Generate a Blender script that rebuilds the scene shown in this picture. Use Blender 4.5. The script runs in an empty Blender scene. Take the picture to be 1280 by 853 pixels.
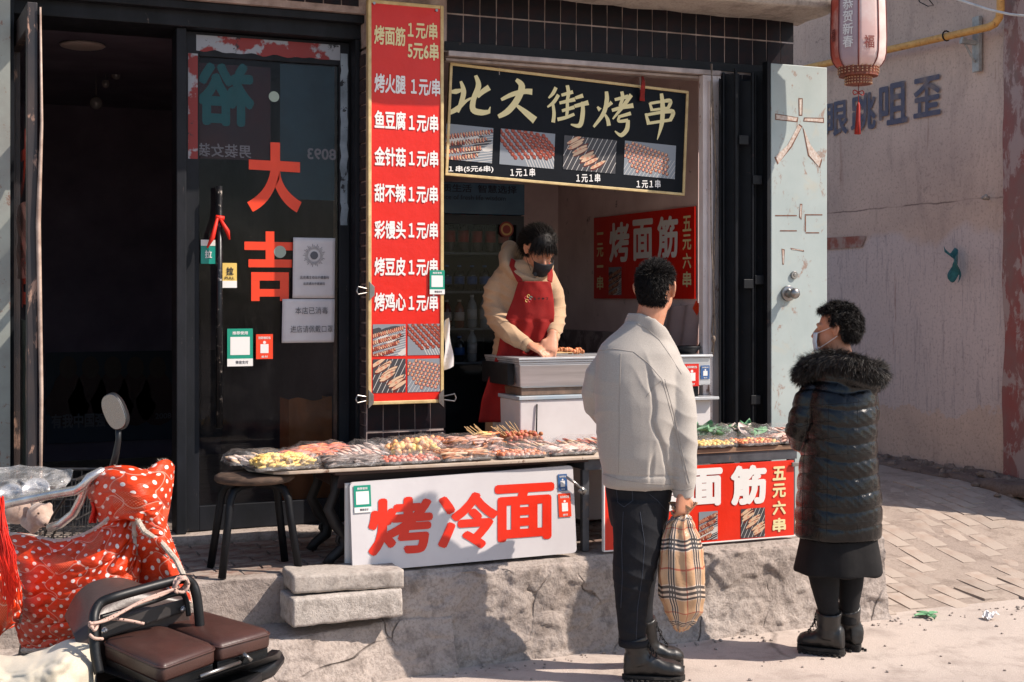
import bpy, bmesh, math, random
import numpy as np
from mathutils import Vector, Matrix, noise as mn
random.seed(7)
V = Vector
SC = bpy.context.scene
COL = SC.collection
# ---------------------------------------------------------------- camera, sky, sun
FPX, TH, HC, HZ = 1700.0, math.radians(23.0), 1.6, 370.0      # focal length in photo pixels, yaw, eye height, horizon row
cd = bpy.data.cameras.new('camera'); cam = bpy.data.objects.new('camera', cd); COL.objects.link(cam)
cam.location = (0, 0, HC); cam.rotation_euler = (math.radians(90), 0, -TH)
cd.sensor_width = 36; cd.lens = 36 * FPX / 1280; cd.shift_y = -(426.5 - HZ) / 1280
cd.clip_start = .05; cd.clip_end = 500
SC.camera = cam
SUN = V((.82, -.53, 1.0)).normalized()                        # towards the sun
w = bpy.data.worlds.new('World'); SC.world = w; w.use_nodes = True
nt = w.node_tree; bg = nt.nodes['Background']; sk = nt.nodes.new('ShaderNodeTexSky')
sk.sky_type = 'NISHITA'; sk.sun_disc = False
sk.sun_elevation = math.asin(SUN.z); sk.sun_rotation = math.atan2(SUN.x, SUN.y)
sk.air_density = 1.0; sk.dust_density = 1.0
nt.links.new(sk.outputs[0], bg.inputs[0]); bg.inputs[1].default_value = .12
ld = bpy.data.lights.new('sun', 'SUN'); ld.energy = 4.6; ld.angle = math.radians(.5); ld.color = (1, .885, .775)
sun = bpy.data.objects.new('sun', ld); COL.objects.link(sun)
sun.rotation_euler = SUN.to_track_quat('Z', 'Y').to_euler(); sun.location = (8, -6, 10)
vs = SC.view_settings; vs.view_transform = 'Standard'; vs.look = 'None'; vs.gamma = 1; vs.exposure = 0.62
SC.cycles.max_bounces = 8; SC.cycles.transparent_max_bounces = 16
SC.cycles.use_denoising = True

ST, CT = math.sin(TH), math.cos(TH)
def P(px, py, Y=None, X=None, z=None, d=None):
    """photo pixel -> world point on a given plane (the plane is the thing's own real place)"""
    a = (px - 640) / FPX; b = (HZ - py) / FPX
    if d is None:
        if Y is not None: d = Y / (CT - a * ST)
        elif X is not None: d = X / (a * CT + ST)
        else: d = (z - HC) / b
    return V(((a * CT + ST) * d, (CT - a * ST) * d, HC + b * d))
def W(xc, d, z=0): return V((xc * CT + d * ST, -xc * ST + d * CT, z))

# ---------------------------------------------------------------- materials
def lin(h):
    if isinstance(h, str):
        h = h.lstrip('#'); c = [int(h[i:i + 2], 16) / 255 for i in (0, 2, 4)]
        return tuple((x / 12.92 if x <= .04045 else ((x + .055) / 1.055) ** 2.4) for x in c) + (1,)
    return tuple(h)[:3] + (1,)
class N:
    def __init__(s, name):
        s.m = bpy.data.materials.new(name); s.m.use_nodes = True
        s.t = s.m.node_tree; s.b = s.t.nodes['Principled BSDF']; s.out = s.t.nodes['Material Output']
    def n(s, typ, ins=None, **kw):
        x = s.t.nodes.new(typ)
        for k, v in kw.items(): setattr(x, k, v)
        for k, v in (ins or {}).items():
            if isinstance(v, bpy.types.NodeSocket): s.t.links.new(v, x.inputs[k])
            else: x.inputs[k].default_value = v
        return x
    def lk(s, a, b): s.t.links.new(a, b)
    def co(s, kind='Object', scale=None):
        c = s.n('ShaderNodeTexCoord').outputs[kind]
        if scale is not None:
            c = s.n('ShaderNodeMapping', {0: c, 3: scale}).outputs[0]
        return c
    def noise(s, sc, det=4, rough=.6, co=None, dist=0):
        return s.n('ShaderNodeTexNoise', {'Vector': co or s.co(), 'Scale': sc, 'Detail': det, 'Roughness': rough, 'Distortion': dist}).outputs[0]
    def ramp(s, f, stops, interp='LINEAR'):
        r = s.n('ShaderNodeValToRGB', {0: f}); e = r.color_ramp.elements; r.color_ramp.interpolation = interp
        while len(e) < len(stops): e.new(.5)
        for i, (p, c) in enumerate(stops):
            e[i].position = p; e[i].color = lin(c) if not isinstance(c, (int, float)) else (c, c, c, 1)
        return r.outputs[0]
    def mix(s, f, a, b, mode='MIX'):
        x = s.n('ShaderNodeMix', data_type='RGBA', blend_type=mode)
        for k, v in ((0, f), (6, a), (7, b)):
            if isinstance(v, bpy.types.NodeSocket): s.lk(v, x.inputs[k])
            else: x.inputs[k].default_value = v if k == 0 else lin(v)
        return x.outputs[2]
    def math(s, op, a, b=None, c=None):
        ins = {0: a}
        if b is not None: ins[1] = b
        if c is not None: ins[2] = c
        return s.n('ShaderNodeMath', ins, operation=op).outputs[0]
    def bump(s, h, strength=.5, dist=.01, prev=None):
        ins = {'Height': h, 'Strength': strength, 'Distance': dist}
        if prev is not None: ins['Normal'] = prev
        return s.n('ShaderNodeBump', ins).outputs[0]
    def set(s, **kw):
        names = dict(col='Base Color', rough='Roughness', metal='Metallic', spec='Specular IOR Level', normal='Normal', alpha='Alpha', trans='Transmission Weight', sheen='Sheen Weight', coat='Coat Weight', sss='Subsurface Weight', ior='IOR', emit='Emission Color', es='Emission Strength')
        for k, v in kw.items():
            i = s.b.inputs[names[k]]
            if isinstance(v, bpy.types.NodeSocket): s.lk(v, i)
            else: i.default_value = lin(v) if k in ('col', 'emit') else v
        return s
MC = {}
def mat(name, col, col2=None, sc=6, rough=.7, metal=0, bump=.15, bsc=60, bd=.003, lo=.35, hi=.65, spec=.4, spots=None, ssc=12, slo=.62, shi=.7, rnd=0, stretch=None, dist=0, sheen=0, coat=0, sss=0, rvar=.1, det=5):
    """generic worn surface: two tones mixed by noise, optional spots of wear, fine relief"""
    if name in MC: return MC[name]
    a = N(name); co = a.co('Object', stretch) if stretch else a.co()
    c = lin(col)
    if col2 is not None:
        f = a.ramp(a.noise(sc, det, .62, co, dist), [(lo, 0.0), (hi, 1.0)])
        c = a.mix(f, col, col2)
    if spots:
        f = a.ramp(a.noise(ssc, 6, .7, co, .3), [(slo, 0.0), (shi, 1.0)])
        c = a.mix(f, c, spots) if col2 is not None else a.mix(f, col, spots)
    if rnd:
        r = a.n('ShaderNodeObjectInfo').outputs['Random']
        hsv = a.n('ShaderNodeHueSaturation', {'Value': a.math('MULTIPLY_ADD', r, rnd, 1 - rnd / 2)})
        if isinstance(c, bpy.types.NodeSocket): a.lk(c, hsv.inputs['Color'])
        else: hsv.inputs['Color'].default_value = c
        c = hsv.outputs[0]
    kw = dict(col=c, metal=metal, spec=spec)
    if isinstance(c, tuple): kw['col'] = c
    if rvar:
        kw['rough'] = a.math('ADD', a.math('MULTIPLY', a.noise(sc * 3, 3), rvar * 2), rough - rvar)
    else: kw['rough'] = rough
    if bump:
        h = a.noise(bsc, 6, .65, co)
        kw['normal'] = a.bump(h, bump, bd)
    if sheen: kw['sheen'] = sheen
    if coat: kw['coat'] = coat
    if sss: kw['sss'] = sss
    a.set(**kw)
    if sss: a.b.inputs['Subsurface Radius'].default_value = (.02, .008, .004)
    MC[name] = a.m
    return a.m
def glassy(name, tint, alpha, rough=.05, bump=0, bsc=20, spec=.8):
    if name in MC: return MC[name]
    a = N(name); a.set(col=tint, rough=rough, spec=spec, alpha=alpha)
    if bump: a.set(normal=a.bump(a.noise(bsc, 4), bump, .01))
    MC[name] = a.m; return a.m

# ---------------------------------------------------------------- mesh helpers
FRAME = {}                                                    # object -> world matrix used when its mesh was built
def tag(o, label=None, cat=None, group=None, kind=None):
    if label: o['label'] = label
    if cat: o['category'] = cat
    if group: o['group'] = group
    if kind: o['kind'] = kind
    return o
def thing(name, label, cat, loc, rz=0, group=None):
    o = bpy.data.objects.new(name, None); COL.objects.link(o); o.empty_display_size = .1
    o.location = loc; o.rotation_euler = (0, 0, rz)
    FRAME[o.name] = Matrix.Translation(V(loc)) @ Matrix.Rotation(rz, 4, 'Z')
    return tag(o, label, cat, group)
class MB:
    def __init__(s): s.v = []; s.f = []; s.mi = []; s.cm = 0; s.uv = None; s.M = None
    def add(s, vs, fs):
        b = len(s.v)
        if s.M is not None: vs = [s.M @ V(v) for v in vs]
        s.v.extend([tuple(v) for v in vs]); s.f.extend([tuple(b + i for i in f) for f in fs]); s.mi.extend([s.cm] * len(fs)); return s
    def box(s, a, b, R=None):
        """box between corners a and b; R rotates about its centre"""
        a, b = V(a), V(b)
        vs = [V((x, y, z)) for x in (a.x, b.x) for y in (a.y, b.y) for z in (a.z, b.z)]
        if R is not None:
            c = (a + b) / 2; vs = [c + R @ (v - c) for v in vs]
        return s.add(vs, [(0, 1, 3, 2), (4, 6, 7, 5), (0, 4, 5, 1), (2, 3, 7, 6), (0, 2, 6, 4), (1, 5, 7, 3)])
    def hexa(s, p):   # 4 bottom, 4 top, ccw
        return s.add(p, [(3, 2, 1, 0), (4, 5, 6, 7), (0, 1, 5, 4), (1, 2, 6, 5), (2, 3, 7, 6), (3, 0, 4, 7)])
    def ring(s, c, ax, r, n=16, r2=None, up=None, ph=0, p=2.0):
        ax = V(ax).normalized(); up = V(up) if up is not None else (V((0, 0, 1)) if abs(ax.z) < .9 else V((0, 1, 0)))
        u = up.cross(ax).normalized(); v = ax.cross(u)
        r2 = r if r2 is None else r2; out = []
        for i in range(n):
            t = 2 * math.pi * i / n + ph; ct, st_ = math.cos(t), math.sin(t)
            if p != 2.0:
                ct = math.copysign(abs(ct) ** (2 / p), ct); st_ = math.copysign(abs(st_) ** (2 / p), st_)
            out.append(V(c) + u * (r * ct) + v * (r2 * st_))
        return out
    def loft(s, rings, cap=True):
        n = len(rings[0]); vs = [p for r in rings for p in r]; fs = []
        for k in range(len(rings) - 1):
            for i in range(n):
                j = (i + 1) % n; fs.append((k * n + i, k * n + j, (k + 1) * n + j, (k + 1) * n + i))
        if cap: fs.append(tuple(range(n - 1, -1, -1))); fs.append(tuple((len(rings) - 1) * n + i for i in range(n)))
        return s.add(vs, fs)
    def tube(s, pts, r, n=8, up=None, r2=None, p=2.0, cap=True):
        pts = [V(p_) for p_ in pts]; m = len(pts)
        rs = r if isinstance(r, (list, tuple)) else [r] * m
        r2s = r2 if isinstance(r2, (list, tuple)) else ([r2] * m if r2 is not None else rs)
        out = []; u = None
        for i in range(m):
            ax = (pts[min(i + 1, m - 1)] - pts[max(i - 1, 0)]).normalized()
            if up is not None: uu = V(up)
            elif u is None: uu = V((0, 0, 1)) if abs(ax.z) < .9 else V((0, 1, 0))
            else: uu = u
            x = uu.cross(ax)
            if x.length < 1e-5: x = V((1, 0, 0)).cross(ax)
            x.normalize(); y = ax.cross(x); u = y
            ring = []
            for k in range(n):
                t = 2 * math.pi * k / n; ct, st_ = math.cos(t), math.sin(t)
                if p != 2.0:
                    ct = math.copysign(abs(ct) ** (2 / p), ct); st_ = math.copysign(abs(st_) ** (2 / p), st_)
                ring.append(pts[i] + x * (rs[i] * ct) + y * (r2s[i] * st_))
            out.append(ring)
        return s.loft(out, cap)
    def cyl(s, a, b, r, n=16): return s.tube([a, b], r, n)
    def ell(s, c, r, n=16, m=10, R=None):
        c = V(c); r = (r, r, r) if isinstance(r, (int, float)) else r
        rings = []
        for i in range(1, m):
            t = math.pi * i / m; q = []
            for k in range(n):
                a = 2 * math.pi * k / n
                p = V((r[0] * math.sin(t) * math.cos(a), r[1] * math.sin(t) * math.sin(a), -r[2] * math.cos(t)))
                q.append(c + (R @ p if R is not None else p))
            rings.append(q)
        vs = [p for q in rings for p in q]; fs = []
        for k in range(m - 2):
            for i in range(n):
                j = (i + 1) % n; fs.append((k * n + i, k * n + j, (k + 1) * n + j, (k + 1) * n + i))
        lo = V((0, 0, -r[2])); hi = V((0, 0, r[2]))
        vs += [c + (R @ lo if R is not None else lo), c + (R @ hi if R is not None else hi)]
        L = len(vs) - 2
        for i in range(n):
            j = (i + 1) % n; fs.append((j, i, L)); fs.append(((m - 2) * n + i, (m - 2) * n + j, L + 1))
        return s.add(vs, fs)
    def prism(s, pts, off):
        """closed outline extruded by vector off"""
        n = len(pts); off = V(off); vs = [V(p) for p in pts] + [V(p) + off for p in pts]
        fs = [tuple(range(n - 1, -1, -1)), tuple(range(n, 2 * n))]
        for i in range(n): fs.append((i, (i + 1) % n, n + (i + 1) % n, n + i))
        return s.add(vs, fs)
    def grid(s, f, nu, nv, uv=False):
        vs = [f(i / nu, j / nv) for j in range(nv + 1) for i in range(nu + 1)]
        fs = [(j * (nu + 1) + i, j * (nu + 1) + i + 1, (j + 1) * (nu + 1) + i + 1, (j + 1) * (nu + 1) + i) for j in range(nv) for i in range(nu)]
        if uv:
            s.uv = s.uv or []
            s.uv += [(i / nu, j / nv) for j in range(nv + 1) for i in range(nu + 1)]
        return s.add(vs, fs)
    def build(s, name, m, parent=None, smooth=False, bevel=0, seg=2, label=None, cat=None, group=None, kind=None, solid=0, fixn=True):
        mt = s.mesh(name, parent, fixn)
        for x in (m if isinstance(m, (list, tuple)) else [m]): mt[0].materials.append(x)
        return link(name, mt, parent, smooth, bevel, seg, label, cat, group, kind, solid)
    def mesh(s, name, parent, fixn=True):
        me = bpy.data.meshes.new(name)
        if parent is not None: M = FRAME[parent.name]
        else:
            a = np.array(s.v); M = Matrix.Translation(V(((a[:, 0].min() + a[:, 0].max()) / 2, (a[:, 1].min() + a[:, 1].max()) / 2, a[:, 2].min())))
        Mi = M.inverted(); A = np.array(s.v, dtype=float); R = np.array(Mi.to_3x3()); T = np.array(Mi.translation)
        A = A @ R.T + T
        me.from_pydata(A.tolist(), [], s.f)
        if fixn:
            bm = bmesh.new(); bm.from_mesh(me); bmesh.ops.recalc_face_normals(bm, faces=bm.faces); bm.to_mesh(me); bm.free()
        if len(set(s.mi)) > 1: me.polygons.foreach_set('material_index', s.mi)
        if s.uv:
            l = me.uv_layers.new(name='UVMap')
            for lp in me.loops: l.data[lp.index].uv = s.uv[lp.vertex_index]
        me.update()
        return me, M
def link(name, mt, parent, smooth=False, bevel=0, seg=2, label=None, cat=None, group=None, kind=None, solid=0):
    me, M = mt
    o = bpy.data.objects.new(name, me); COL.objects.link(o)
    if parent is not None: o.parent = parent
    else: o.matrix_world = M
    FRAME[o.name] = M
    if smooth: me.polygons.foreach_set('use_smooth', [True] * len(me.polygons))
    if solid:
        k = o.modifiers.new('solid', 'SOLIDIFY'); k.thickness = solid; k.offset = 0
    if bevel:
        b = o.modifiers.new('bevel', 'BEVEL'); b.width = bevel; b.segments = seg; b.limit_method = 'ANGLE'; b.angle_limit = math.radians(40)
    return tag(o, label, cat, group, kind)
def inst(name, src, M, parent):
    """another piece sharing src's mesh; M world matrix of the piece"""
    o = bpy.data.objects.new(name, src); COL.objects.link(o)
    if parent is not None:
        o.parent = parent; o.matrix_basis = FRAME[parent.name].inverted() @ M
    else: o.matrix_world = M
    FRAME[o.name] = M
    return o
def copy_tree(o, parent=None):
    c = o.copy(); COL.objects.link(c)
    if parent is not None: c.parent = parent
    FRAME[c.name] = FRAME[o.name]
    for ch in list(o.children): copy_tree(ch, c)
    return c
def unit_mesh(name, mats, fn):
    mb = MB(); fn(mb); me = bpy.data.meshes.new(name); me.from_pydata(mb.v, [], mb.f)
    for m in (mats if isinstance(mats, list) else [mats]): me.materials.append(m)
    bm = bmesh.new(); bm.from_mesh(me); bmesh.ops.recalc_face_normals(bm, faces=bm.faces); bm.to_mesh(me); bm.free(); return me
def rough_box(mb, a, b, amp=.004, seg=.05, seed=0, fr=9):
    """box of subdivided faces with uneven surface"""
    a, b = V(a), V(b); n = [max(2, min(60, int(abs(b[i] - a[i]) / seg))) for i in range(3)]
    bm = bmesh.new(); idx = {}
    def vert(i, j, k):
        key = (i, j, k)
        if key not in idx:
            p = V((a.x + (b.x - a.x) * i / n[0], a.y + (b.y - a.y) * j / n[1], a.z + (b.z - a.z) * k / n[2]))
            q = mn.noise_vector(p * fr + V((seed, 0, 0))) * amp + mn.noise_vector(p * fr * 4) * amp * .4
            e = sum(1 for t, m_ in zip(key, n) if t in (0, m_))
            if e >= 2: q += ((a + b) / 2 - p).normalized() * amp * (1.2 + 1.5 * mn.noise(p * 30))
            idx[key] = len(mb_v); mb_v.append(p + q)
        return idx[key]
    mb_v = []; fs = []
    for i in range(n[0]):
        for j in range(n[1]):
            for k in (0, n[2]): fs.append((vert(i, j, k), vert(i + 1, j, k), vert(i + 1, j + 1, k), vert(i, j + 1, k)))
    for i in range(n[0]):
        for k in range(n[2]):
            for j in (0, n[1]): fs.append((vert(i, j, k), vert(i + 1, j, k), vert(i + 1, j, k + 1), vert(i, j, k + 1)))
    for j in range(n[1]):
        for k in range(n[2]):
            for i in (0, n[0]): fs.append((vert(i, j, k), vert(i, j + 1, k), vert(i, j + 1, k + 1), vert(i, j, k + 1)))
    bm.free(); mb.add(mb_v, fs); return mb
# ---------------------------------------------------------------- lettering and flat print
EZ = V((0, 0, 1)); EX = V((1, 0, 0)); EY = V((0, 1, 0))
_tc = {}
def glyphs(body, bold=0.0, space=1.0, line=1.0):
    bold = 0.0; body = body.replace('1', '\uff11'); k = (body, bold, space, line)
    if k not in _tc:
        c = bpy.data.curves.new('t', 'FONT'); c.body = body; c.resolution_u = 3; c.offset = bold; c.space_character = space; c.space_line = line; c.align_x = 'CENTER'
        o = bpy.data.objects.new('t', c); COL.objects.link(o)
        dg = bpy.context.evaluated_depsgraph_get(); dg.update(); me = bpy.data.meshes.new_from_object(o.evaluated_get(dg))
        vs = [v.co.copy() for v in me.vertices]; fs = [tuple(p.vertices) for p in me.polygons]
        bpy.data.objects.remove(o); bpy.data.curves.remove(c); bpy.data.meshes.remove(me)
        _tc[k] = (vs, fs)
    return _tc[k]
def letters(mb, body, o, u, v, w, h, bold=.02, nrm=None, th=.001, space=1.0, line=1.0, warp=None):
    """glyph outlines fitted into a w x h box whose lower left corner is o, u right, v up"""
    vs, fs = glyphs(body, bold, space, line)
    if not vs: return mb
    x0 = min(p.x for p in vs); x1 = max(p.x for p in vs); y0 = min(p.y for p in vs); y1 = max(p.y for p in vs)
    o, u, v = V(o), V(u), V(v); nrm = V(nrm) if nrm is not None else u.cross(v).normalized()
    # heavier strokes: copies of the outline shifted a little all round, each a hair above the last
    r = bold * .8
    for k in range(9 if bold > .015 else 1):
        dx, dy = ((0, 0) if k == 0 else (r * math.cos(k * math.pi / 4), r * math.sin(k * math.pi / 4)))
        out = []
        for p in vs:
            a = (p.x - x0 + r + dx) / max(x1 - x0 + 2 * r, 1e-6); b = (p.y - y0 + r + dy) / max(y1 - y0 + 2 * r, 1e-6)
            if warp: a, b = warp(a, b)
            out.append(o + u * (a * w) + v * (b * h) + nrm * (th + k * 4e-5))
        mb.add(out, fs)
    return mb
def quad(mb, o, u, v, w, h, nrm, th=.001):
    o, u, v, nrm = V(o), V(u), V(v), V(nrm)
    return mb.prism([o, o + u * w, o + u * w + v * h, o + v * h], nrm * th)
def brush(mb, pts, ws, nrm, off):
    """flat stroke of changing width; pts world points"""
    # smooth by Catmull-Rom
    P_, W_ = [], []
    n = len(pts)
    for i in range(n - 1):
        p0, p1, p2, p3 = pts[max(i - 1, 0)], pts[i], pts[i + 1], pts[min(i + 2, n - 1)]
        st = 6 if n > 2 else 1
        for k in range(st):
            t = k / st
            P_.append(.5 * ((2 * p1) + (p2 - p0) * t + (2 * p0 - 5 * p1 + 4 * p2 - p3) * t * t + (3 * p1 - p0 - 3 * p2 + p3) * t ** 3)); W_.append(ws[i] * (1 - t) + ws[i + 1] * t)
    P_.append(pts[-1]); W_.append(ws[-1])
    nrm = V(nrm); L, R = [], []
    for i, p in enumerate(P_):
        d = (P_[min(i + 1, len(P_) - 1)] - P_[max(i - 1, 0)]).normalized(); s = nrm.cross(d)
        L.append(p + s * W_[i] + nrm * off); R.append(p - s * W_[i] + nrm * off)
    m = len(P_)
    return mb.add(L + R, [(i, i + 1, m + i + 1, m + i) for i in range(m - 1)])
NF = V((0, -1, 0))                                            # normal of the facade
def print_px(mb, body, x0, y0, x1, y1, Y, bold=.02, th=.002, **kw):
    """lettering on a plane parallel to the facade, its box read off the photograph (rows at the box's middle)"""
    xm = (x0 + x1) / 2; a = P(x0, y0, Y=Y); b = P(x1, y0, Y=Y)
    zl = P(xm, y1, Y=Y).z; zh = P(xm, y0, Y=Y).z
    return letters(mb, body, (a.x, Y, zl), EX, EZ, b.x - a.x, zh - zl, bold, NF, th, **kw)
# ================================================================ setting materials
def concrete_mat(name, c1, c2, c3, bump=.5, crack=True):
    a = N(name); co = a.co()
    n1 = a.noise(1.7, 6, .6, co); n2 = a.noise(9, 8, .7, co, .4); n3 = a.noise(70, 5, .7, co)
    c = a.mix(a.ramp(n1, [(.35, 0.0), (.65, 1.0)]), c1, c2)
    c = a.mix(a.math('MULTIPLY', a.ramp(n2, [(.5, 0.0), (.66, 1.0)]), .65), c, c3)
    c = a.mix(a.math('MULTIPLY', a.ramp(n3, [(.42, 1.0), (.5, 0.0)]), .3), c, c3)
    h = a.math('ADD', a.math('MULTIPLY', n2, .8), a.math('MULTIPLY', n3, .35))
    if crack:
        v = a.n('ShaderNodeTexVoronoi', {'Vector': a.mix(.08, co, a.n('ShaderNodeTexNoise', {'Vector': co, 'Scale': 6.0}).outputs[1]), 'Scale': 2.3}, feature='DISTANCE_TO_EDGE').outputs[0]
        k = a.math('MULTIPLY', a.ramp(v, [(0, 1.0), (.012, 0.0)]), a.ramp(a.noise(3, 3, .6, co), [(.5, 0.0), (.6, 1.0)]))
        c = a.mix(a.math('MULTIPLY', k, .7), c, c3); h = a.math('SUBTRACT', h, a.math('MULTIPLY', k, .6))
    a.set(col=c, rough=.9, spec=.2, normal=a.bump(h, bump, .012)); return a.m
M_ground = concrete_mat('street_concrete', '#b3a194', '#bdac9f', '#93837a', .5)
def street_mat():
    a = N('dusty_street_concrete'); co = a.co(); n1 = a.noise(.55, 7, .6, co, .5); n2 = a.noise(4, 8, .7, co, .3); n3 = a.noise(160, 4, .7, co); n4 = a.noise(22, 6, .75, co)
    c = a.mix(a.ramp(n1, [(.38, 0.0), (.6, 1.0)]), '#968a82', '#b9aca2')
    c = a.mix(a.math('MULTIPLY', a.ramp(n2, [(.5, 0.0), (.68, 1.0)]), .6), c, '#877a72')
    c = a.mix(a.math('MULTIPLY', a.ramp(n3, [(.36, 1.0), (.44, 0.0)]), .5), c, '#6d625c'); c = a.mix(a.math('MULTIPLY', a.ramp(n4, [(.62, 0.0), (.7, 1.0)]), .35), c, '#d6cabf')
    v = a.n('ShaderNodeTexVoronoi', {'Vector': a.mix(.12, co, a.n('ShaderNodeTexNoise', {'Vector': co, 'Scale': 2.0, 'Detail': 6.0}).outputs[1]), 'Scale': .55}, feature='DISTANCE_TO_EDGE').outputs[0]
    k = a.math('MULTIPLY', a.ramp(v, [(0, 1.0), (.003, 0.0)]), a.ramp(a.noise(.8, 2, .5, co), [(.52, 0.0), (.6, 1.0)])); c = a.mix(a.math('MULTIPLY', k, .5), c, '#4f463f')
    a.set(col=c, rough=.92, spec=.2, normal=a.bump(a.math('SUBTRACT', a.math('ADD', a.math('MULTIPLY', n4, .7), a.math('MULTIPLY', n3, .35)), a.math('MULTIPLY', k, .5)), .6, .01)); return a.m
M_ground = street_mat()
M_ledge = concrete_mat('rough_render', '#9a8e86', '#b3a79e', '#5a504a', 1.3)
M_slab = concrete_mat('cast_slab', '#a39a92', '#b3aaa1', '#6d645e', .6, False)
M_side = None
def side_wall_mat():
    a = N('stained_plaster'); co = a.co()
    sx = a.n('ShaderNodeSeparateXYZ', {0: co})
    n1 = a.noise(.9, 7, .65, co, .3); n2 = a.noise(5, 8, .7, a.co('Object', (1, 1, .25)), .6); n3 = a.noise(45, 5, .7, co)
    c = a.mix(a.ramp(n1, [(.35, 0.0), (.62, 1.0)]), '#d2b7a6', '#b9a295')
    c = a.mix(a.math('MULTIPLY', a.ramp(n2, [(.52, 0.0), (.7, 1.0)]), .4), c, '#86736d')
    # repainted paler patch low on the wall
    z = sx.outputs[2]; y = sx.outputs[1]; wob = a.math('MULTIPLY', a.noise(2.6, 5, .7, co), .5)
    f = a.math('MULTIPLY', a.ramp(a.math('ADD', z, wob), [(.98, 0.0), (1.0, 1.0)]), a.ramp(a.math('MULTIPLY', a.math('ADD', z, a.math('MULTIPLY', a.noise(1.2, 3, .5, co), .6)), .4), [(.93, 1.0), (.95, 0.0)]))
    c = a.mix(a.math('MULTIPLY', f, .55), c, '#c8bdbd')
    st = a.ramp(a.noise(8, 4, .8, a.co('Object', (1, 4, .35))), [(.55, 0.0), (.62, 1.0)])
    c = a.mix(a.math('MULTIPLY', a.math('MULTIPLY', st, f), .4), c, '#857a7d')
    c = a.mix(a.math('MULTIPLY', a.ramp(n3, [(.38, 1.0), (.46, 0.0)]), .3), c, '#6b5853')
    ln = a.math('ABSOLUTE', a.math('SUBTRACT', a.math('ADD', z, a.math('MULTIPLY', a.noise(3, 4, .6, co), .05)), 2.33))
    c = a.mix(a.math('MULTIPLY', a.ramp(ln, [(.002, 1.0), (.008, 0.0)]), a.ramp(a.noise(2.2, 3, .5, co), [(.45, .2), (.55, .8)])), c, '#5c4a44')
    ru = a.ramp(a.noise(2.4, 4, .75, a.co('Object', (1, 3.2, .28)), .2), [(.63, 0.0), (.72, 1.0)]); c = a.mix(a.math('MULTIPLY', ru, .5), c, '#7d4a38')
    sm = a.math('MULTIPLY', a.ramp(a.noise(7, 5, .8, co, 1.2), [(.60, 0.0), (.66, 1.0)]), a.ramp(a.noise(.9, 2, .5, co), [(.5, 0.0), (.62, 1.0)])); c = a.mix(a.math('MULTIPLY', sm, .6), c, '#5d5352')
    a.set(col=c, rough=.92, spec=.15, normal=a.bump(a.math('ADD', n2, a.math('MULTIPLY', n3, .4)), .5, .01)); return a.m
M_side = side_wall_mat()
M_tile = mat('dark_glazed_tile', '#0a0c13', '#1b0e12', 14, .45, spec=.15, bump=.25, bsc=40, spots='#332e31', ssc=22, slo=.62, shi=.75, rnd=.7, lo=.4, hi=.6)
M_joint = mat('tile_joint', '#7d6c66', '#b39f96', 10, .95, bump=.5, bsc=50)
M_brick = mat('worn_brick', '#9a8678', '#8a7669', 5, .92, bump=.9, bsc=45, spots='#a39589', ssc=3, slo=.36, shi=.50, rnd=.2)
M_redbrick = mat('dusty_red_paver', '#755a51', '#8a7468', 9, .9, bump=.5, bsc=50, spots='#94877d', ssc=11, slo=.42, shi=.58, rnd=.3)
M_black = mat('black_painted_steel', '#0a0b0e', '#121419', 12, .55, bump=.15, bsc=50, spec=.25, spots='#3b2d28', ssc=26, slo=.64, shi=.72)
M_dkframe = mat('weathered_dark_frame', '#0d1015', '#1a1c22', 8, .6, spec=.25, bump=.3, bsc=40, spots='#6b5f5b', ssc=30, slo=.66, shi=.74, stretch=(1, 1, .4))
M_darkwall = mat('dark_room_plaster', '#6d6270', '#554c5a', 2, .9, bump=.2)
M_pink = mat('pinkish_whitewash', '#ead6d1', '#d6bfba', 2.5, .9, bump=.25, spots='#85706c', ssc=7, slo=.62, shi=.7)
M_rail = mat('dusty_aluminium', '#a89a94', '#877b77', 12, .5, metal=.3, bump=.2)
M_wood = mat('weathered_wood', '#9d8069', '#7b5f4b', 5, .75, bump=.5, bsc=30, stretch=(1, 1, .12))

# ================================================================ ground
def ground_h(x, y): return 0.0
mb = MB(); mb.add([(-40, -40, 0), (60, -40, 0), (60, 60, 0), (-40, 60, 0)], [(0, 1, 2, 3)])
mb.build('street', M_ground, kind='structure')
# paved ramp of the alley: long bricks laid away from the street
def ramp_z(x, y):
    t = min(1, max(0, (y - 5.54) / 2.0)); z = .31 * (t * t * (3 - 2 * t) * .5 + t * .5)
    return z + .012 * mn.noise(V((x * 2.1, y * 1.7, 3)))
rmb = MB()
rmb.grid(lambda u, v: V((4.2 + 3.6 * u, 5.50 + 4.6 * v, ramp_z(4.2 + 3.6 * u, 5.50 + 4.6 * v) - (.05 if v == 0 else 0.0))), 50, 60)
M_ramp = concrete_mat('dusty_ramp_bed', '#93857b', '#a39589', '#73655b', .6, False)
ramp = rmb.build('paved_ramp', M_ramp, kind='structure', smooth=True)
def bfn(m):
    rough_box(m, (-.056, -.116, -.05), (.056, .116, 0), .003, .08, 4, 14)
bmeshes = []
for s in range(4):
    mb = MB(); rough_box(mb, (-.0545, -.117, -.05), (.0545, .117, 0), .0035, .06, s * 5, 14)
    me = bpy.data.meshes.new('brick'); me.from_pydata(mb.v, [], mb.f); me.materials.append(M_brick)
    bm = bmesh.new(); bm.from_mesh(me); bmesh.ops.recalc_face_normals(bm, faces=bm.faces); bm.to_mesh(me); bm.free(); bmeshes.append(me)
nb = 0
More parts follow.
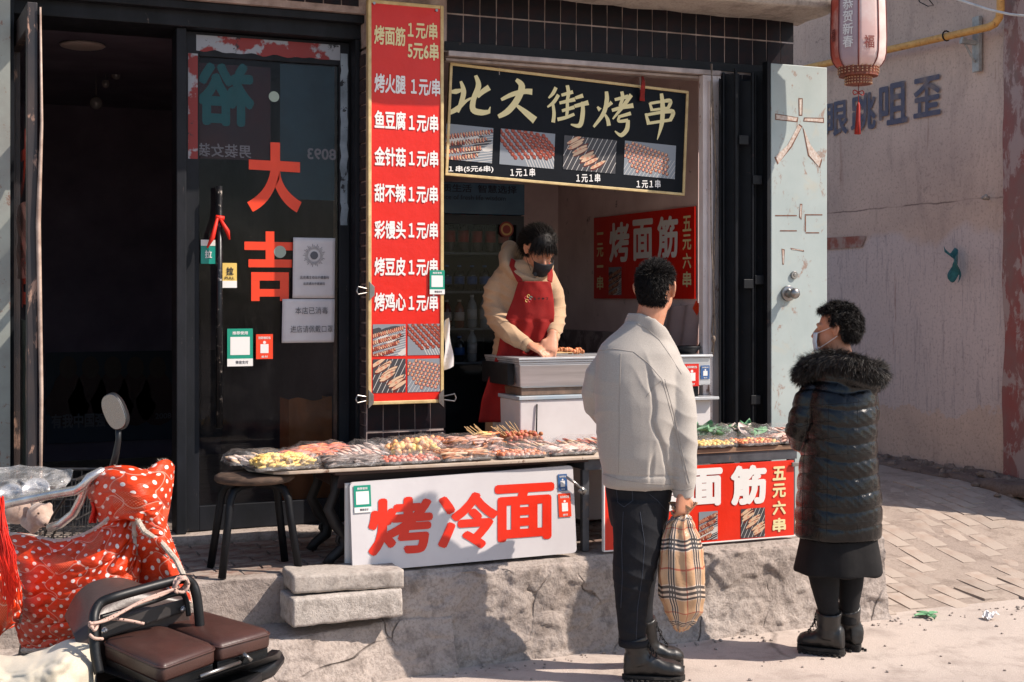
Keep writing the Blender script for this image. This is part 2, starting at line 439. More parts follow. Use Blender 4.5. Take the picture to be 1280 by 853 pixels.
for i in range(22):
    x = 4.39 + i * .1185
    off = [0, .12, .05, .17][i % 4]
    for j in range(9):
        y = 5.64 + off + j * .246
        if y > 7.55 or nb > 196 or random.random() < .04: continue
        dz = .001 + random.uniform(-.004, .005)
        if j == 0: dz += .006
        z = ramp_z(x, y) + dz
        sl = math.atan2(ramp_z(x, y + .1) - ramp_z(x, y - .1), .2)
        M = Matrix.Translation((x + random.uniform(-.006, .006), y, z)) @ Matrix.Rotation(random.uniform(-.035, .035), 4, 'Z') @ Matrix.Rotation(sl + random.uniform(-.012, .012), 4, 'X') @ Matrix.Rotation(random.uniform(-.025, .025), 4, 'Y')
        inst('brick', random.choice(bmeshes), M, ramp); nb += 1

# ================================================================ porch with its rough ledge
def ledge_rough(x, z):
    n = mn.noise(V((x * 2.1, z * 2.6, 0))) * .007 + mn.noise(V((x * 7, z * 8, 5))) * .005 + mn.noise(V((x * 19, z * 23, 9))) * .006 + mn.noise(V((x * 46, z * 50, 2))) * .005
    r = mn.noise(V((x * 5.2 + 2, z * 7, 20)) + mn.noise_vector(V((x * 9, z * 9, 7))) * .5); n += .0045 * max(-1, min(1, r * 30))     # slaps of render with broken edges
    r2 = mn.noise(V((x * 11, z * 13, 40))); n -= .007 * max(0, r2 - .30) * 4
    return n
pm = MB()
def front(u, v):          # v: 0 at the ground .. 1 at the back of the top
    x = 1.72 + (4.36 - 1.72) * u
    path = [(5.47, -.03), (5.49, .03), (5.52, .20), (5.53, .385), (5.55, .418), (5.70, .425), (6.0, .428)]
    t = v * (len(path) - 1); k = min(int(t), len(path) - 2); t -= k
    y = path[k][0] * (1 - t) + path[k + 1][0] * t; z = path[k][1] * (1 - t) + path[k + 1][1] * t
    r = ledge_rough(x, z + (y - 5.5) * .8)
    if z > .40: return V((x, y, z + r * .15))
    e = .03 if u < .02 else 0
    return V((x, y - .01 + r + e, z))
pm.grid(front, 230, 110)
def left_face(u, v):      # upper face left of the blocks
    x = -1.5 + 3.26 * u; z = .20 + (.432 - .20) * min(1, v * 1.6); y = 5.60 + max(0, v * 1.6 - 1) * .6
    r = ledge_rough(x + 7, z)
    if v * 1.6 >= 1: return V((x, y, .432 + r * .1))
    return V((x, y + r * .5, z))
pm.grid(left_face, 160, 40)
def step_face(u, v):      # lower step
    x = -1.5 + 3.55 * u
    if v < .55: t = v / .55; y = 5.29 + .09 * t; z = -.02 + .24 * t
    else: t = (v - .55) / .45; y = 5.38 + .24 * t; z = .222 + .015 * t
    kk = min(1, max(0, (x - 1.15) / .75)); y += .12 * kk * kk * (3 - 2 * kk)
    r = ledge_rough(x + 11, z * 1.2 + y)
    return V((x, y + (r * .7 if v < .55 else 0), z + (r * .25 if v > .5 else 0)))
pm.grid(step_face, 170, 50)
pm.add([(4.36, 5.5, -.02), (4.36, 8, -.02), (4.36, 8, .42), (4.36, 5.56, .42)], [(0, 1, 2, 3)])
porch = pm.build('porch', M_ledge, kind='structure', smooth=True)
pf = MB(); pf.box((-1.5, 5.9, .30), (4.32, 10.5, .424)); pf.build('porch_floor_bed', M_ramp, porch)
th_ = MB(); rough_box(th_, (-1.5, 6.42, .42), (1.92, 6.95, .478), .004, .05, 3)
th_.build('threshold', M_ledge, porch, smooth=True)
pav = []
for s in range(3):
    mb = MB(); rough_box(mb, (-.095, -.045, -.03), (.095, .045, 0), .0015, .045, 40 + s, 20)
    me = bpy.data.meshes.new('paver'); me.from_pydata(mb.v, [], mb.f); me.materials.append(M_redbrick)
    bm = bmesh.new(); bm.from_mesh(me); bmesh.ops.recalc_face_normals(bm, faces=bm.faces); bm.to_mesh(me); bm.free(); pav.append(me)
for i in range(17):
    for j in range(8):
        x = .1 + i * .198 + (.1 if j % 2 else 0); y = 5.72 + j * .096
        if y > 6.40: continue
        M = Matrix.Translation((x, y, .438 + random.uniform(-.003, .003))) @ Matrix.Rotation(random.uniform(-.02, .02), 4, 'Z') @ Matrix.Rotation(random.uniform(-.012, .012), 4, 'X')
        inst('paver', random.choice(pav), M, porch)
# loose concrete blocks used as a step
mb = MB(); rough_box(mb, (0, 0, 0), (.47, .20, .112), .0028, .011, 3, 22)
b1 = mb.build('concrete_block', concrete_mat('pitted_block', '#aca49c', '#b9b0a8', '#6f6760', 1.1, False), None, True, label='rough pitted concrete block lying under the other one on the low step', cat='block', group='loose blocks used as a step')
b1.matrix_world = Matrix.Translation(P(366, 787, Y=5.36)) @ Matrix.Rotation(.04, 4, 'Z') @ Matrix.Translation((.235, .1, .004)) 
mb = MB(); rough_box(mb, (0, 0, 0), (.47, .22, .072), .0035, .011, 8, 16)
b2 = mb.build('concrete_slab', M_slab, None, True, label='flat chipped concrete slab lying on top of the pitted block', cat='block', group='loose blocks used as a step')
b2.matrix_world = Matrix.Translation((b1.matrix_world.translation + V((.02, .045, .118)))) @ Matrix.Rotation(-.03, 4, 'Z') @ Matrix.Rotation(.02, 4, 'Y')

# ================================================================ shop building
F = 6.35
shop = thing('shop_building', 'one storey snack shop with dark tiled fascia and a concrete canopy', 'building', (2.3, 6.4, .42))
mb = MB(); mb.box((1.93, 6.36, .42), (2.33, 6.95, 2.80)); mb.build('pier', M_joint, shop)
mb = MB(); mb.box((-1.6, 6.362, 2.97), (1.93, 6.95, 3.12)); mb.box((1.932, 6.362, 2.815), (4.33, 6.6, 3.12)); mb.build('fascia', M_joint, shop)
mb = MB(); mb.box((3.90, 6.362, .42), (4.33, 6.44, 2.812)); mb.build('end_wall', M_joint, shop)
mb = MB(); mb.box((-1.6, 6.25, .42), (.30, 6.7, 2.965)); mb.build('left_pillar', mat('greenish_old_paint', '#a9b0a8', '#94958e', 3, .8, bump=.3, spots='#8a6a5c', ssc=16, slo=.58, shi=.64), shop)
mb = MB(); mb.box((.302, 6.30, .44), (.318, 6.72, 2.96)); mb.build('pillar_edge', M_dkframe, shop)
# canopy slab with rough soffit
mb = MB(); rough_box(mb, (-2, 5.98, 3.12), (4.46, 6.40, 3.30), .014, .05, 5, 6); mb.build('canopy', M_slab, shop, True)
mb = MB(); mb.box((-2, 6.41, 3.13), (4.33, 10.4, 3.28)); mb.build('roof', M_slab, shop)
# rooms
mb = MB(); mb.box((1.95, 6.96, .43), (2.05, 10.2, 3.12)); mb.box((-1.7, 6.6, .43), (-1.6, 10.2, 3.12)); mb.box((-1.6, 10.1, .43), (1.95, 10.2, 3.12)); mb.build('inner_wall', M_darkwall, shop)
mb = MB(); mb.box((2.05, 8.6, .43), (4.0, 8.7, 3.12)); mb.build('back_wall', M_pink, shop)
mb = MB(); mb.box((4.0, 6.71, .43), (4.1, 8.7, 3.12)); mb.build('side_wall', M_pink, shop)
mb = MB(); mb.box((2.05, 6.61, 2.95), (4.0, 8.6, 3.0)); mb.build('ceiling', M_pink, shop)
mb = MB(); mb.box((-1.6, 7.0, 2.95), (1.95, 10.1, 3.0)); mb.build('ceiling', M_darkwall, shop)
mb = MB(); mb.box((4.1, 6.71, -.02), (4.33, 10.4, 3.12)); mb.build('alley_wall', M_side, shop)
mb = MB(); mb.box((2.06, 8.5, .43), (3.99, 8.598, 1.35)); mb.box((3.93, 6.9, .43), (3.998, 8.49, 1.37)); mb.build('dado', mat('scuffed_grey_dado', '#8b7f80', '#6f6466', 3, .8, spots='#a89b99', ssc=4, slo=.5, shi=.55), shop)
# tiles: fascia, pier and end wall
def tile_fn(m): m.box((-.0412, -.004, -.0672), (.0412, .004, .0672))
tm = unit_mesh('tile', M_tile, tile_fn)
def tile(x, z, wd=1, hz=1):
    M = Matrix.Translation((x, 6.3605 + random.uniform(-.002, .002), z)) @ Matrix.Diagonal((wd, 1, hz, 1)) @ Matrix.Rotation(random.uniform(-.012, .012), 4, 'Y')
    o = inst('tile', tm, M, shop)
for i in range(23): # above the window, three rows
    for z in (3.078, 2.935): tile(2.39 + i * .0895, z)
for i in range(20): tile(.45 + i * .0895 - .3, 3.07)
for i in range(5):
    for k in range(8): tile(1.975 + i * .0815, 1.01 - k * .146 + (0 if k < 4 else 0), .93) if k < 4 else None
for k in range(12):
    z = 2.72 - k * .19
    for i in range(5): tile(3.945 + i * .0815, z, .93, 1.32)
# window head rail and right jamb
mb = MB(); mb.box((2.335, 6.352, 2.822), (4.33, 6.3615, 2.866)); mb.build('head_strip', M_black, shop)
mb = MB(); mb.box((2.335, 6.30, 2.785), (3.90, 6.36, 2.812)); mb.box((2.335, 6.34, 2.768), (3.90, 6.42, 2.783)); mb.build('window_rail', M_rail, shop, bevel=.003)
mb = MB(); jx = P(874, 300, Y=6.34).x; mb.box((jx, 6.30, .44), (3.897, 6.345, 2.783)); mb.box((jx + .03, 6.28, .44), (jx + .05, 6.299, 2.75)); mb.build('window_jamb', mat('chipped_white_jamb', '#d2c8c4', '#bdb1ad', 8, .7, bump=.4, spots='#7a5c50', ssc=22, slo=.62, shi=.68, stretch=(1, 1, .4)), shop, bevel=.003)
# door header and posts
mb = MB(); mb.box((.30, 6.45, 2.86), (1.93, 6.80, 2.965)); mb.box((.30, 6.39, 2.93), (1.93, 6.449, 2.968)); mb.build('door_head', M_dkframe, shop, bevel=.004)
mb = MB(); mb.box((1.043, 6.48, .48), (1.089, 6.62, 2.859)); mb.build('door_post', M_dkframe, shop, bevel=.004)
mb = MB(); mb.box((1.90, 6.44, .48), (1.924, 6.60, 2.859)); mb.build('door_post', M_dkframe, shop, bevel=.004)
# brick return of the pier beside the door (joints show)
rm = unit_mesh('brick', mat('sooty_brick', '#2a2426', '#3b2f2e', 9, .85, bump=.5, rnd=.5), lambda m: m.box((-.006, -.085, -.027), (.004, .085, .027)))
for k in range(37):
    for j in range(1): inst('brick', rm, Matrix.Translation((1.927, 6.45, .50 + k * .0625)), shop)

# ================================================================ side building
side = thing('neighbouring_building', 'tall plastered side wall in shade with faded painted characters', 'building', (7.2, 8.5, 0))
mb = MB(); mb.grid(lambda u, v: V((7.0 + .012 * mn.noise(V((u * 9, v * 9, 2))), 6.2 + 14 * u, 6.6 * v)), 90, 60)
mb.add([(7.0, 6.2, 0), (14, 6.2, 0), (14, 6.2, 6.6), (7.0, 6.2, 6.6), (14, 20.2, 0), (14, 20.2, 6.6), (7, 20.2, 6.6), (7, 20.2, 0)], [(0, 1, 2, 3), (1, 4, 5, 2), (3, 2, 5, 6)])
mb.build('wall', M_side, side)
redp = mat('flaking_red_paint', '#8f4f49', '#7d6660', 3.2, .9, bump=.5, bsc=30, spots='#a08a84', ssc=7, slo=.5, shi=.56, stretch=(1, 1, .5))
a0 = P(1256, 300, X=6.97).y; 
mb = MB(); mb.grid(lambda u, v: V((6.955, a0 - (a0 - 6.22) * u + .03 * mn.noise(V((2, v * 14, 1))) * (1 - u), .2 + 6.2 * v)), 10, 60); 
mb.grid(lambda u, v: V((6.955 + .045 * u, a0 + .03 * mn.noise(V((2, v * 14, 1))), .2 + 6.2 * v)), 1, 60); mb.build('pilaster', redp, side, True)
mb = MB(); ya = P(1034, 325, X=6.99).y; yb = P(1078, 322, X=6.99).y
mb.add([(6.985, ya + .8, 1.98), (6.985, yb, 2.0), (6.985, yb - .05, 2.09), (6.985, ya + .8, 2.10)], [(0, 1, 2, 3)])
mb.build('red_stripe', mat('thin_red_wash', '#94584a', '#a58a7e', 9, .95, lo=.4, hi=.55), side)
# painted characters on the wall (flat print), running towards the viewer
mb = MB(); NS = V((-1, 0, 0)); UY = V((0, -1, 0))
def side_text(ch, x0, x1, ytop, ybot, bold=.03):
    A = P(x0, ytop, X=6.99); B = P(x1, ytop, X=6.99); xm = (x0 + x1) / 2
    z1 = P(xm, ytop, X=6.99).z; z0 = P(xm, ybot, X=6.99).z
    letters(mb, ch, (6.987, A.y, z0), UY, EZ, A.y - B.y, z1 - z0, bold, NS, .0)
side_text('眼', 1032, 1060, 127, 170); side_text('跳', 1064, 1095, 117, 164); side_text('咀', 1099, 1135, 104, 156); side_text('歪', 1142, 1176, 96, 146)
mb.build('painted_characters', mat('faded_blue_paint', '#5b5b6a', '#85756f', 9, .95, lo=.48, hi=.72, bump=.05), side)
# yellow gas pipe on a bracket
ypipe = mat('peeling_yellow_paint', '#d6a35c', '#c08a4a', 20, .6, bump=.3, spots='#5a4334', ssc=40, slo=.62, shi=.68)
gp = thing('gas_pipe', 'yellow gas pipe bending upward on the shaded plaster wall', 'pipe', P(1130, 58, X=6.85))
pts = [P(960, 96, X=6.85), P(1000, 87, X=6.85), P(1130, 58, X=6.85), P(1236, 34, X=6.85)]
e = pts[-1]; pts += [e + V((0, -.06, .012)), e + V((0, -.10, .045)), e + V((0, -.115, .10)), e + V((0, -.118, .9))]
mb = MB(); mb.tube(pts, .028, 12); mb.build('pipe', ypipe, gp, True)
q = P(1205, 42, X=6.85)
galv = mat('galvanised_steel', '#a9a8a4', '#8d8a86', 15, .6, metal=.2)
mb = MB(); mb.box((6.955, q.y - .035, q.z - .27), (6.985, q.y + .035, q.z + .13)); mb.build('wall_plate', galv, gp, bevel=.003)
mb = MB(); mb.box((6.82, q.y - .015, q.z - .075), (6.954, q.y + .015, q.z - .045)); mb.box((6.83, q.y - .012, q.z - .044), (6.87, q.y + .012, q.z - .03)); mb.tube([(6.95, q.y, q.z - .2), (6.86, q.y, q.z - .08)], .008, 6); mb.build('arm', galv, gp)
r_ = P(1183, 45, X=6.85); mb = MB(); mb.tube([r_ + V((0, .0, .0)) + V((math.cos(t) * .036, 0, math.sin(t) * .036)) for t in np.linspace(0, 6.28, 13)], .006, 6); mb.build('clamp', M_black, gp, True)
# white cable crossing the corner and its thin loop
def cable(name, lab, px, X, r, m):
    mb = MB(); mb.tube([P(x, y, X=X) for x, y in px], r, 6); o = mb.build(name, m, None, True, label=lab, cat='cable'); return o
cable('cable', 'white cable sagging across the top right corner in front of the wall', [(1150, -25), (1180, -6), (1205, 2), (1235, 12), (1262, 18), (1300, 22), (1360, 24)], 6.3, .009, mat('white_plastic', '#d8d2cc', '#b9b2aa', 10, .45))
cable('cable', 'thin black wire loop hanging high on the shaded wall', [(1143, -10), (1150, 3), (1160, 8), (1167, 7), (1160, -2), (1150, -12)], 6.95, .004, M_black)
# hanging cloth scrap
cl = P(1190, 330, X=6.93)
mb = MB()
def scrap(u, v):
    return cl + V((-.02 - .03 * math.sin(v * 9 + u * 4), .055 - .16 * (u * .5 + v * .65) - .03 * math.sin(v * 5), .10 - .21 * v + .03 * math.sin(u * 7 + v * 4)))
mb.grid(scrap, 10, 14)
sc_ = mb.build('cloth_scrap', mat('teal_rag', '#2b6b70', '#1c4a50', 20, .9, sheen=.3), None, True, solid=.004, label='teal rag hanging from a nail on the plaster wall', cat='rag')
# hook stub
hk = P(1236, 248, X=6.97); mb = MB(); mb.tube([hk, hk + V((-.05, 0, .0)), hk + V((-.06, -.04, .01))], .015, 8); mb.build('wall_stub', M_slab, side, True)
# pale grilled structure beyond the alley, seen above the door leaf
fb = thing('far_balustrade', 'pale balustrade far behind the roof corner above the steel door', 'balustrade', P(990, 75, Y=16))
mb = MB(); c0 = P(984, 82, Y=16); c1 = P(1003, 56, Y=16)
mb.box((c0.x - 2.5, 16, c1.z - .12), (c1.x, 16.4, c1.z)); mb.box((c0.x - 2.5, 16.05, 0), (c1.x, 16.35, c0.z)); mb.build('coping', M_slab, fb)
for k in range(6):
    mb = MB(); x = c1.x - .05 - k * .22; mb.box((x - .09, 16.1, c0.z), (x, 16.3, c1.z - .12)); mb.build('baluster', M_slab, fb)
# rubble at the wall foot, stuff
mb = MB(); rr = random.Random(5)
for k in range(420):
    y = 6.6 + rr.random() ** .8 * 4.4; x = 6.96 - abs(rr.gauss(0, .16)) - .02
    s = rr.uniform(.01, .05) * (1 - min(.6, (7 - x))); R = Matrix.Rotation(rr.random() * 6, 3, 'Z') @ Matrix.Rotation(rr.random() * 3, 3, 'X')
    c = V((x, y, ramp_z(x, y) + s * .5)); 
    mb.ell(c, (s * 1.3, s, s * .6), 6, 4, R)
mb.build('rubble', concrete_mat('dusty_rubble', '#75665c', '#8a7a6f', '#453a35', .8, False), kind='stuff')
mb = MB(); rough_box(mb, (6.60, 6.6, .25), (6.985, 10.6, .335), .035, .05, 9, 6); mb.build('rubble_bank', concrete_mat('broken_render', '#7a6a60', '#6a5a52', '#453a35', 1, False), side, True)
# ================================================================ flat prints
M_red = mat('red_print', '#d3200f', '#c81c0e', 3, .36, bump=.35, bsc=3, bd=.02, spots='#a8281a', ssc=50, slo=.7, shi=.76)
M_red2 = mat('red_board_print', '#dd2c12', '#cf2810', 4, .38, bump=.3, bsc=4, bd=.015, spots='#b93a22', ssc=40, slo=.7, shi=.78)
M_cream = mat('pale_yellow_print', '#dccf9b', None, rough=.5, bump=0, rvar=0)
M_wprint = mat('white_print', '#dfdcd8', None, rough=.5, bump=0, rvar=0)
M_gold = mat('pale_gold_edge', '#cdb684', '#b59c6c', 20, .5, bump=.1)
M_orange = mat('orange_red_vinyl', '#e2401c', '#d83a19', 8, .4, bump=.03)
M_green = mat('green_print', '#138a72', None, rough=.35, bump=0, rvar=0)
M_bluep = mat('blue_print', '#3a5c8c', None, rough=.35, bump=0, rvar=0)
M_ink = mat('black_ink', '#26262a', None, rough=.6, bump=0, rvar=0)
M_greyink = mat('grey_ink', '#55555a', None, rough=.6, bump=0, rvar=0)
M_paper = mat('printer_paper', '#c9c4c4', '#bcb6b7', 5, .6, bump=.12, bsc=9, bd=.01)
M_meat = [mat('printed_meat_dark', '#5c2018', None, rough=.45, bump=0, rvar=0), mat('printed_meat_mid', '#93402c', None, rough=.45, bump=0, rvar=0), mat('printed_meat_light', '#c5866a', None, rough=.45, bump=0, rvar=0), mat('printed_meat_pale', '#c9aa8c', None, rough=.45, bump=0, rvar=0), mat('printed_steel_grey', '#7d838a', None, rough=.45, bump=0, rvar=0), mat('printed_pale_stick', '#c4bfb8', None, rough=.45, bump=0, rvar=0), mat('printed_dark_grey', '#3b3a3e', None, rough=.45, bump=0, rvar=0), mat('printed_pink', '#cf8d7c', None, rough=.45, bump=0, rvar=0)]
def food_photo(parent, o, u, v, w, h, nrm, kind, seed=0, name='food_photo', border=True):
    """a small printed picture of skewers: flat shapes, all one sheet"""
    rnd = random.Random(seed * 13 + len(kind)); mb = MB(); o, u, v, nrm = V(o), V(u), V(v), V(nrm)
    asp = w / h
    def clip(poly):
        def cut(pl, f, g):
            out = []
            for i in range(len(pl)):
                a, b = pl[i], pl[(i + 1) % len(pl)]; fa, fb = f(a), f(b)
                if fa >= 0: out.append(a)
                if (fa >= 0) != (fb >= 0): t = fa / (fa - fb); out.append((a[0] + (b[0] - a[0]) * t, a[1] + (b[1] - a[1]) * t))
            return out
        for f in (lambda p: p[0], lambda p: asp - p[0], lambda p: p[1], lambda p: 1 - p[1]):
            poly = cut(poly, f, None)
            if len(poly) < 3: return None
        return poly
    lay = [0]
    def shape(poly, mi):
        poly = clip(poly)
        if not poly: return
        lay[0] += 1; mb.cm = mi; off = nrm * (.0012 + lay[0] * 3e-6)
        mb.add([o + u * (p[0] * h) + v * (p[1] * h) + off for p in poly], [tuple(range(len(poly)))])
    def blob(cx, cy, a, b, rot, mi, n=9):
        c_, s_ = math.cos(rot), math.sin(rot); pl = []
        for i in range(n):
            t = 6.283 * i / n; r = 1 + rnd.uniform(-.15, .15); x, y = a * r * math.cos(t), b * r * math.sin(t); pl.append((cx + x * c_ - y * s_, cy + x * s_ + y * c_))
        shape(pl, mi)
    def line(x0, y0, x1, y1, w_, mi):
        dx, dy = x1 - x0, y1 - y0; L = math.hypot(dx, dy); nx, ny = -dy / L * w_, dx / L * w_
        shape([(x0 + nx, y0 + ny), (x0 - nx, y0 - ny), (x1 - nx, y1 - ny), (x1 + nx, y1 + ny)], mi)
    shape([(0, 0), (asp, 0), (asp, 1), (0, 1)], 6 if kind == 'roll' else 4)
    if kind == 'ring':      # many rows of ringed gluten skewers
        for k in range(7): blob(asp * rnd.random(), rnd.random(), .3, .1, .4, 5 if k % 2 else 6)
        for k in range(16): y = -.1 + k * .075; line(asp * .35, y - .3, asp, y - .02 - .1, .008, 5)
        for r in range(9):
            for k in range(20):
                x = k * asp / 17 - .05; y = .92 - r * .105 - (1 - x / asp) * .28 + .06 * (r % 2)
                if y > .98 - .1 * (1 - x / asp) or x > asp * (.98 - r * .05): continue
                blob(x, y, .034, .06, .5, 0); blob(x + .006, y + .012, .022, .045, .5, rnd.choice([1, 2, 2, 3]))
    elif kind == 'kebab':
        for k in range(12): x = asp * .4 + k * .09; line(x, .45, x + .28, -.1, .01, 5)
        for r in range(9):
            x0 = -.2 + r * .19
            for k in range(11):
                x = x0 + k * .085; y = .98 - k * .085 - abs(r - 4) * .02
                if y < .08 + x * .12: continue
                blob(x, y, .075, .062, -.8, 0); blob(x + .008, y + .014, .058, .046, -.8, 1)
                if rnd.random() < .5: blob(x + rnd.uniform(-.03, .03), y + rnd.uniform(-.03, .03), .014, .011, 0, 7)
    elif kind == 'roll':
        for k in range(12): x = -.2 + k * .16; line(x, 0, x + .5, 1, .008, 5)
        for k in range(9):
            x = .15 + rnd.random() * .25 + k * asp * .055; y = .88 - k * .085
            blob(x, y, .30, .075, .5 + rnd.uniform(-.1, .3), 0); blob(x, y + .012, .28, .055, .5, 3)
            for j in range(3): blob(x - .15 + j * .14, y - .06 + j * .07, .05, .035, .5, rnd.choice([2, 3]))
    else:                    # cubes
        for k in range(16): x = -.1 + k * .12; line(x, .0, x + .35, .55, .006, 5)
        for r in range(8):
            for k in range(12):
                x = k * .125 + (r % 2) * .05 + .02; y = .95 - r * .11 - x * .22 + .05
                if y < .12 or y > .95 or x < .02 + max(0, (.5 - y)) * .9: continue
                q = .048
                shape([(x - q, y - q), (x + q * .4, y - q * 1.3), (x + q * 1.2, y - q * .4), (x + q * .9, y + q), (x - q * .4, y + q * 1.2), (x - q * 1.1, y + q * .4)], 0)
                shape([(x - q * .9, y - q * .6), (x + q * .5, y - q * .9), (x + q * .6, y + q * .6), (x - q * .7, y + q * .8)], rnd.choice([2, 7, 2])); shape([(x - q * .5, y + q * .3), (x + q * .6, y + q * .2), (x + q * .8, y + q * .8), (x - q * .2, y + q)], 3)
    return mb.build(name, M_meat, parent, fixn=False)
def photo_px(parent, x0, y0, x1, y1, Y, kind, seed=0, **k):
    xm = (x0 + x1) / 2; a = P(x0, y0, Y=Y); b = P(x1, y0, Y=Y); zl = P(xm, y1, Y=Y).z; zh = P(xm, y0, Y=Y).z
    return food_photo(parent, (a.x, Y, zl), EX, EZ, b.x - a.x, zh - zl, NF, kind, seed)
def sticker(parent, o, u, v, w, h, nrm, m, kind='pay', name='payment_sticker', label=None):
    """small vinyl label: coloured sheet, a plain white panel, a printed line (its square code is left out)"""
    mb = MB(); quad(mb, o, u, v, w, h, nrm, .0012); s = mb.build(name, m, parent, label=label, bevel=0)
    o, u, v, nrm = V(o), V(u), V(v), V(nrm); mb = MB()
    if kind == 'pay':
        quad(mb, o + nrm * .0013 + u * w * .12 + v * h * .30, u, v, w * .76, h * .48, nrm, .0006); quad(mb, o + nrm * .0013, u, v, w, h * .2, nrm, .0006)
        mb.build('white_panel', M_wprint, s)
        mb = MB(); letters(mb, '微信支付', o + nrm * .002 + u * w * .32 + v * h * .06, u, v, w * .5, h * .09, .03, nrm, .0004); mb.build('lettering', M_greyink, s)
        mb = MB(); letters(mb, '推荐使用', o + nrm * .0014 + u * w * .2 + v * h * .84, u, v, w * .6, h * .09, .03, nrm, .0004); mb.build('lettering', M_wprint, s)
    else:
        quad(mb, o + nrm * .0013 + u * w * .26 + v * h * .24, u, v, w * .48, h * .36, nrm, .0006); mb.build('white_panel', M_wprint, s)
        mb = MB(); letters(mb, '扫码领红包', o + nrm * .0014 + u * w * .14 + v * h * .8, u, v, w * .72, h * .11, .03, nrm, .0004); letters(mb, '支付', o + nrm * .0014 + u * w * .3 + v * h * .05, u, v, w * .4, h * .09, .03, nrm, .0004)
        ring = [o + nrm * .0016 + u * (w * .5 + .09 * w * math.cos(t)) + v * (h * .67 + .09 * w * math.sin(t)) for t in np.linspace(0, 5.9, 12)]
        mb.add(ring, [tuple(range(12))]); mb.build('lettering', M_wprint, s)
    return s
def sticker_px(parent, x0, y0, x1, y1, Y, m, kind, **k):
    xm = (x0 + x1) / 2; a = P(x0, y0, Y=Y); b = P(x1, y0, Y=Y); zl = P(xm, y1, Y=Y).z; zh = P(xm, y0, Y=Y).z
    return sticker(parent, (a.x, Y, zl), EX, EZ, b.x - a.x, zh - zl, NF, m, kind, **k)

# ================================================================ tall red price board
YB = 6.295
pl = P(459.5, 507, Y=YB); pr = P(554, 503, Y=YB); zt = P(500, 3, Y=YB).z; zb = (pl.z + pr.z) / 2
board = thing('price_board', 'tall narrow red price board with white dish names clipped to the tiled pier', 'sign', ((pl.x + pr.x) / 2, YB, zb))
mb = MB(); mb.box((pl.x + .012, YB - .004, zb + .012), (pr.x - .012, YB + .02, zt - .012)); mb.build('panel', M_red, board)
mb = MB(); fr_ = .017
mb.box((pl.x, YB - .010, zb), (pl.x + fr_, YB + .024, zt)); mb.box((pr.x - fr_, YB - .010, zb), (pr.x, YB + .024, zt)); mb.box((pl.x + fr_, YB - .009, zb), (pr.x - fr_, YB + .023, zb + fr_)); mb.box((pl.x + fr_, YB - .009, zt - fr_), (pr.x - fr_, YB + .023, zt))
mb.build('frame', M_gold, board, bevel=.003)
YL = YB - .005
def line_part(parent, items, m, Y, name='lettering', bold=.035):
    for (t, x0, y0, x1, y1) in items:
        mb = MB(); print_px(mb, t, x0, y0, x1, y1, Y, bold); mb.build(name, m, parent, fixn=False)
line_part(board, [('烤面筋', 467.6, 33, 506.5, 57), ('1元/串', 509.6, 28, 546.5, 49), ('5元6串', 509.6, 53, 548, 75)], M_cream, YL)
for (t, y0, y1, x0, y2, y3) in (('烤火腿', 93, 117, 513.5, 98, 120), ('鱼豆腐', 139, 162, 511, 143, 165), ('金针菇', 184, 208, 511, 188, 209), ('甜不辣', 230, 253, 510.6, 232, 254), ('彩馒头', 276, 299, 510.6, 277, 299), ('烤豆皮', 322, 345, 510.6, 323, 345), ('烤鸡心', 366, 389, 510.6, 368, 389)):
    line_part(board, [(t, 468, y0, 507, y1), ('1元/串', x0, y2, x0 + 36.5, y3)], M_wprint, YL)
photo_px(board, 466, 405.5, 507, 445, YL, 'ring', 1); photo_px(board, 509.5, 405, 549.7, 444, YL, 'kebab', 2)
photo_px(board, 466, 449, 507, 491, YL, 'roll', 3); photo_px(board, 509.5, 448.6, 549.7, 490, YL, 'cube', 4)
sticker_px(board, 537, 338, 555.7, 368, YB - .012, M_green, 'pay')
M_steel = mat('bright_steel', '#9a9794', '#7f7c7a', 15, .3, metal=.9, bump=.05)
def clip(parent, px, py, Y, side):
    c = P(px, py, Y=Y); mb = MB()
    mb.prism([c + V((-.004 * side, -.012, -.045)), c + V((.022 * side, -.012, -.02)), c + V((.022 * side, -.012, .02)), c + V((-.004 * side, -.012, .045))], (0, .03, 0))
    for dz in (-.008, .01): mb.tube([c + V((-.01 * side, 0, dz)), c + V((-.06 * side, -.01, dz * 2)), c + V((-.068 * side, -.01, 0))], .004, 6)
    mb.build('clip', M_steel, parent, bevel=.001)
clip(board, 462, 364, YB - .005, 1); clip(board, 461, 499, YB - .005, 1); clip(board, 553, 498, YB - .005, -1)
mb = MB()
for x, y in ((468, 4), (546, 13)): c = P(x, y, Y=YB - .012); mb.cyl(c, c + V((0, .012, 0)), .007, 10)
mb.build('screw', M_steel, board)
# sheet of white plastic hanging behind the board edge
mb = MB(); c = P(556, 402, Y=6.36)
mb.grid(lambda u, v: c + V((-.02 + u * (.02 + .03 * v), .012 * math.sin(v * 9 + u * 4) - .05, -.24 * v + .02 * u)), 6, 14)
mb.build('plastic_bag', mat('white_bag', '#cfc9c6', None, rough=.5), None, True, label='white plastic bag hanging beside the lower right of the tall price board', cat='bag')

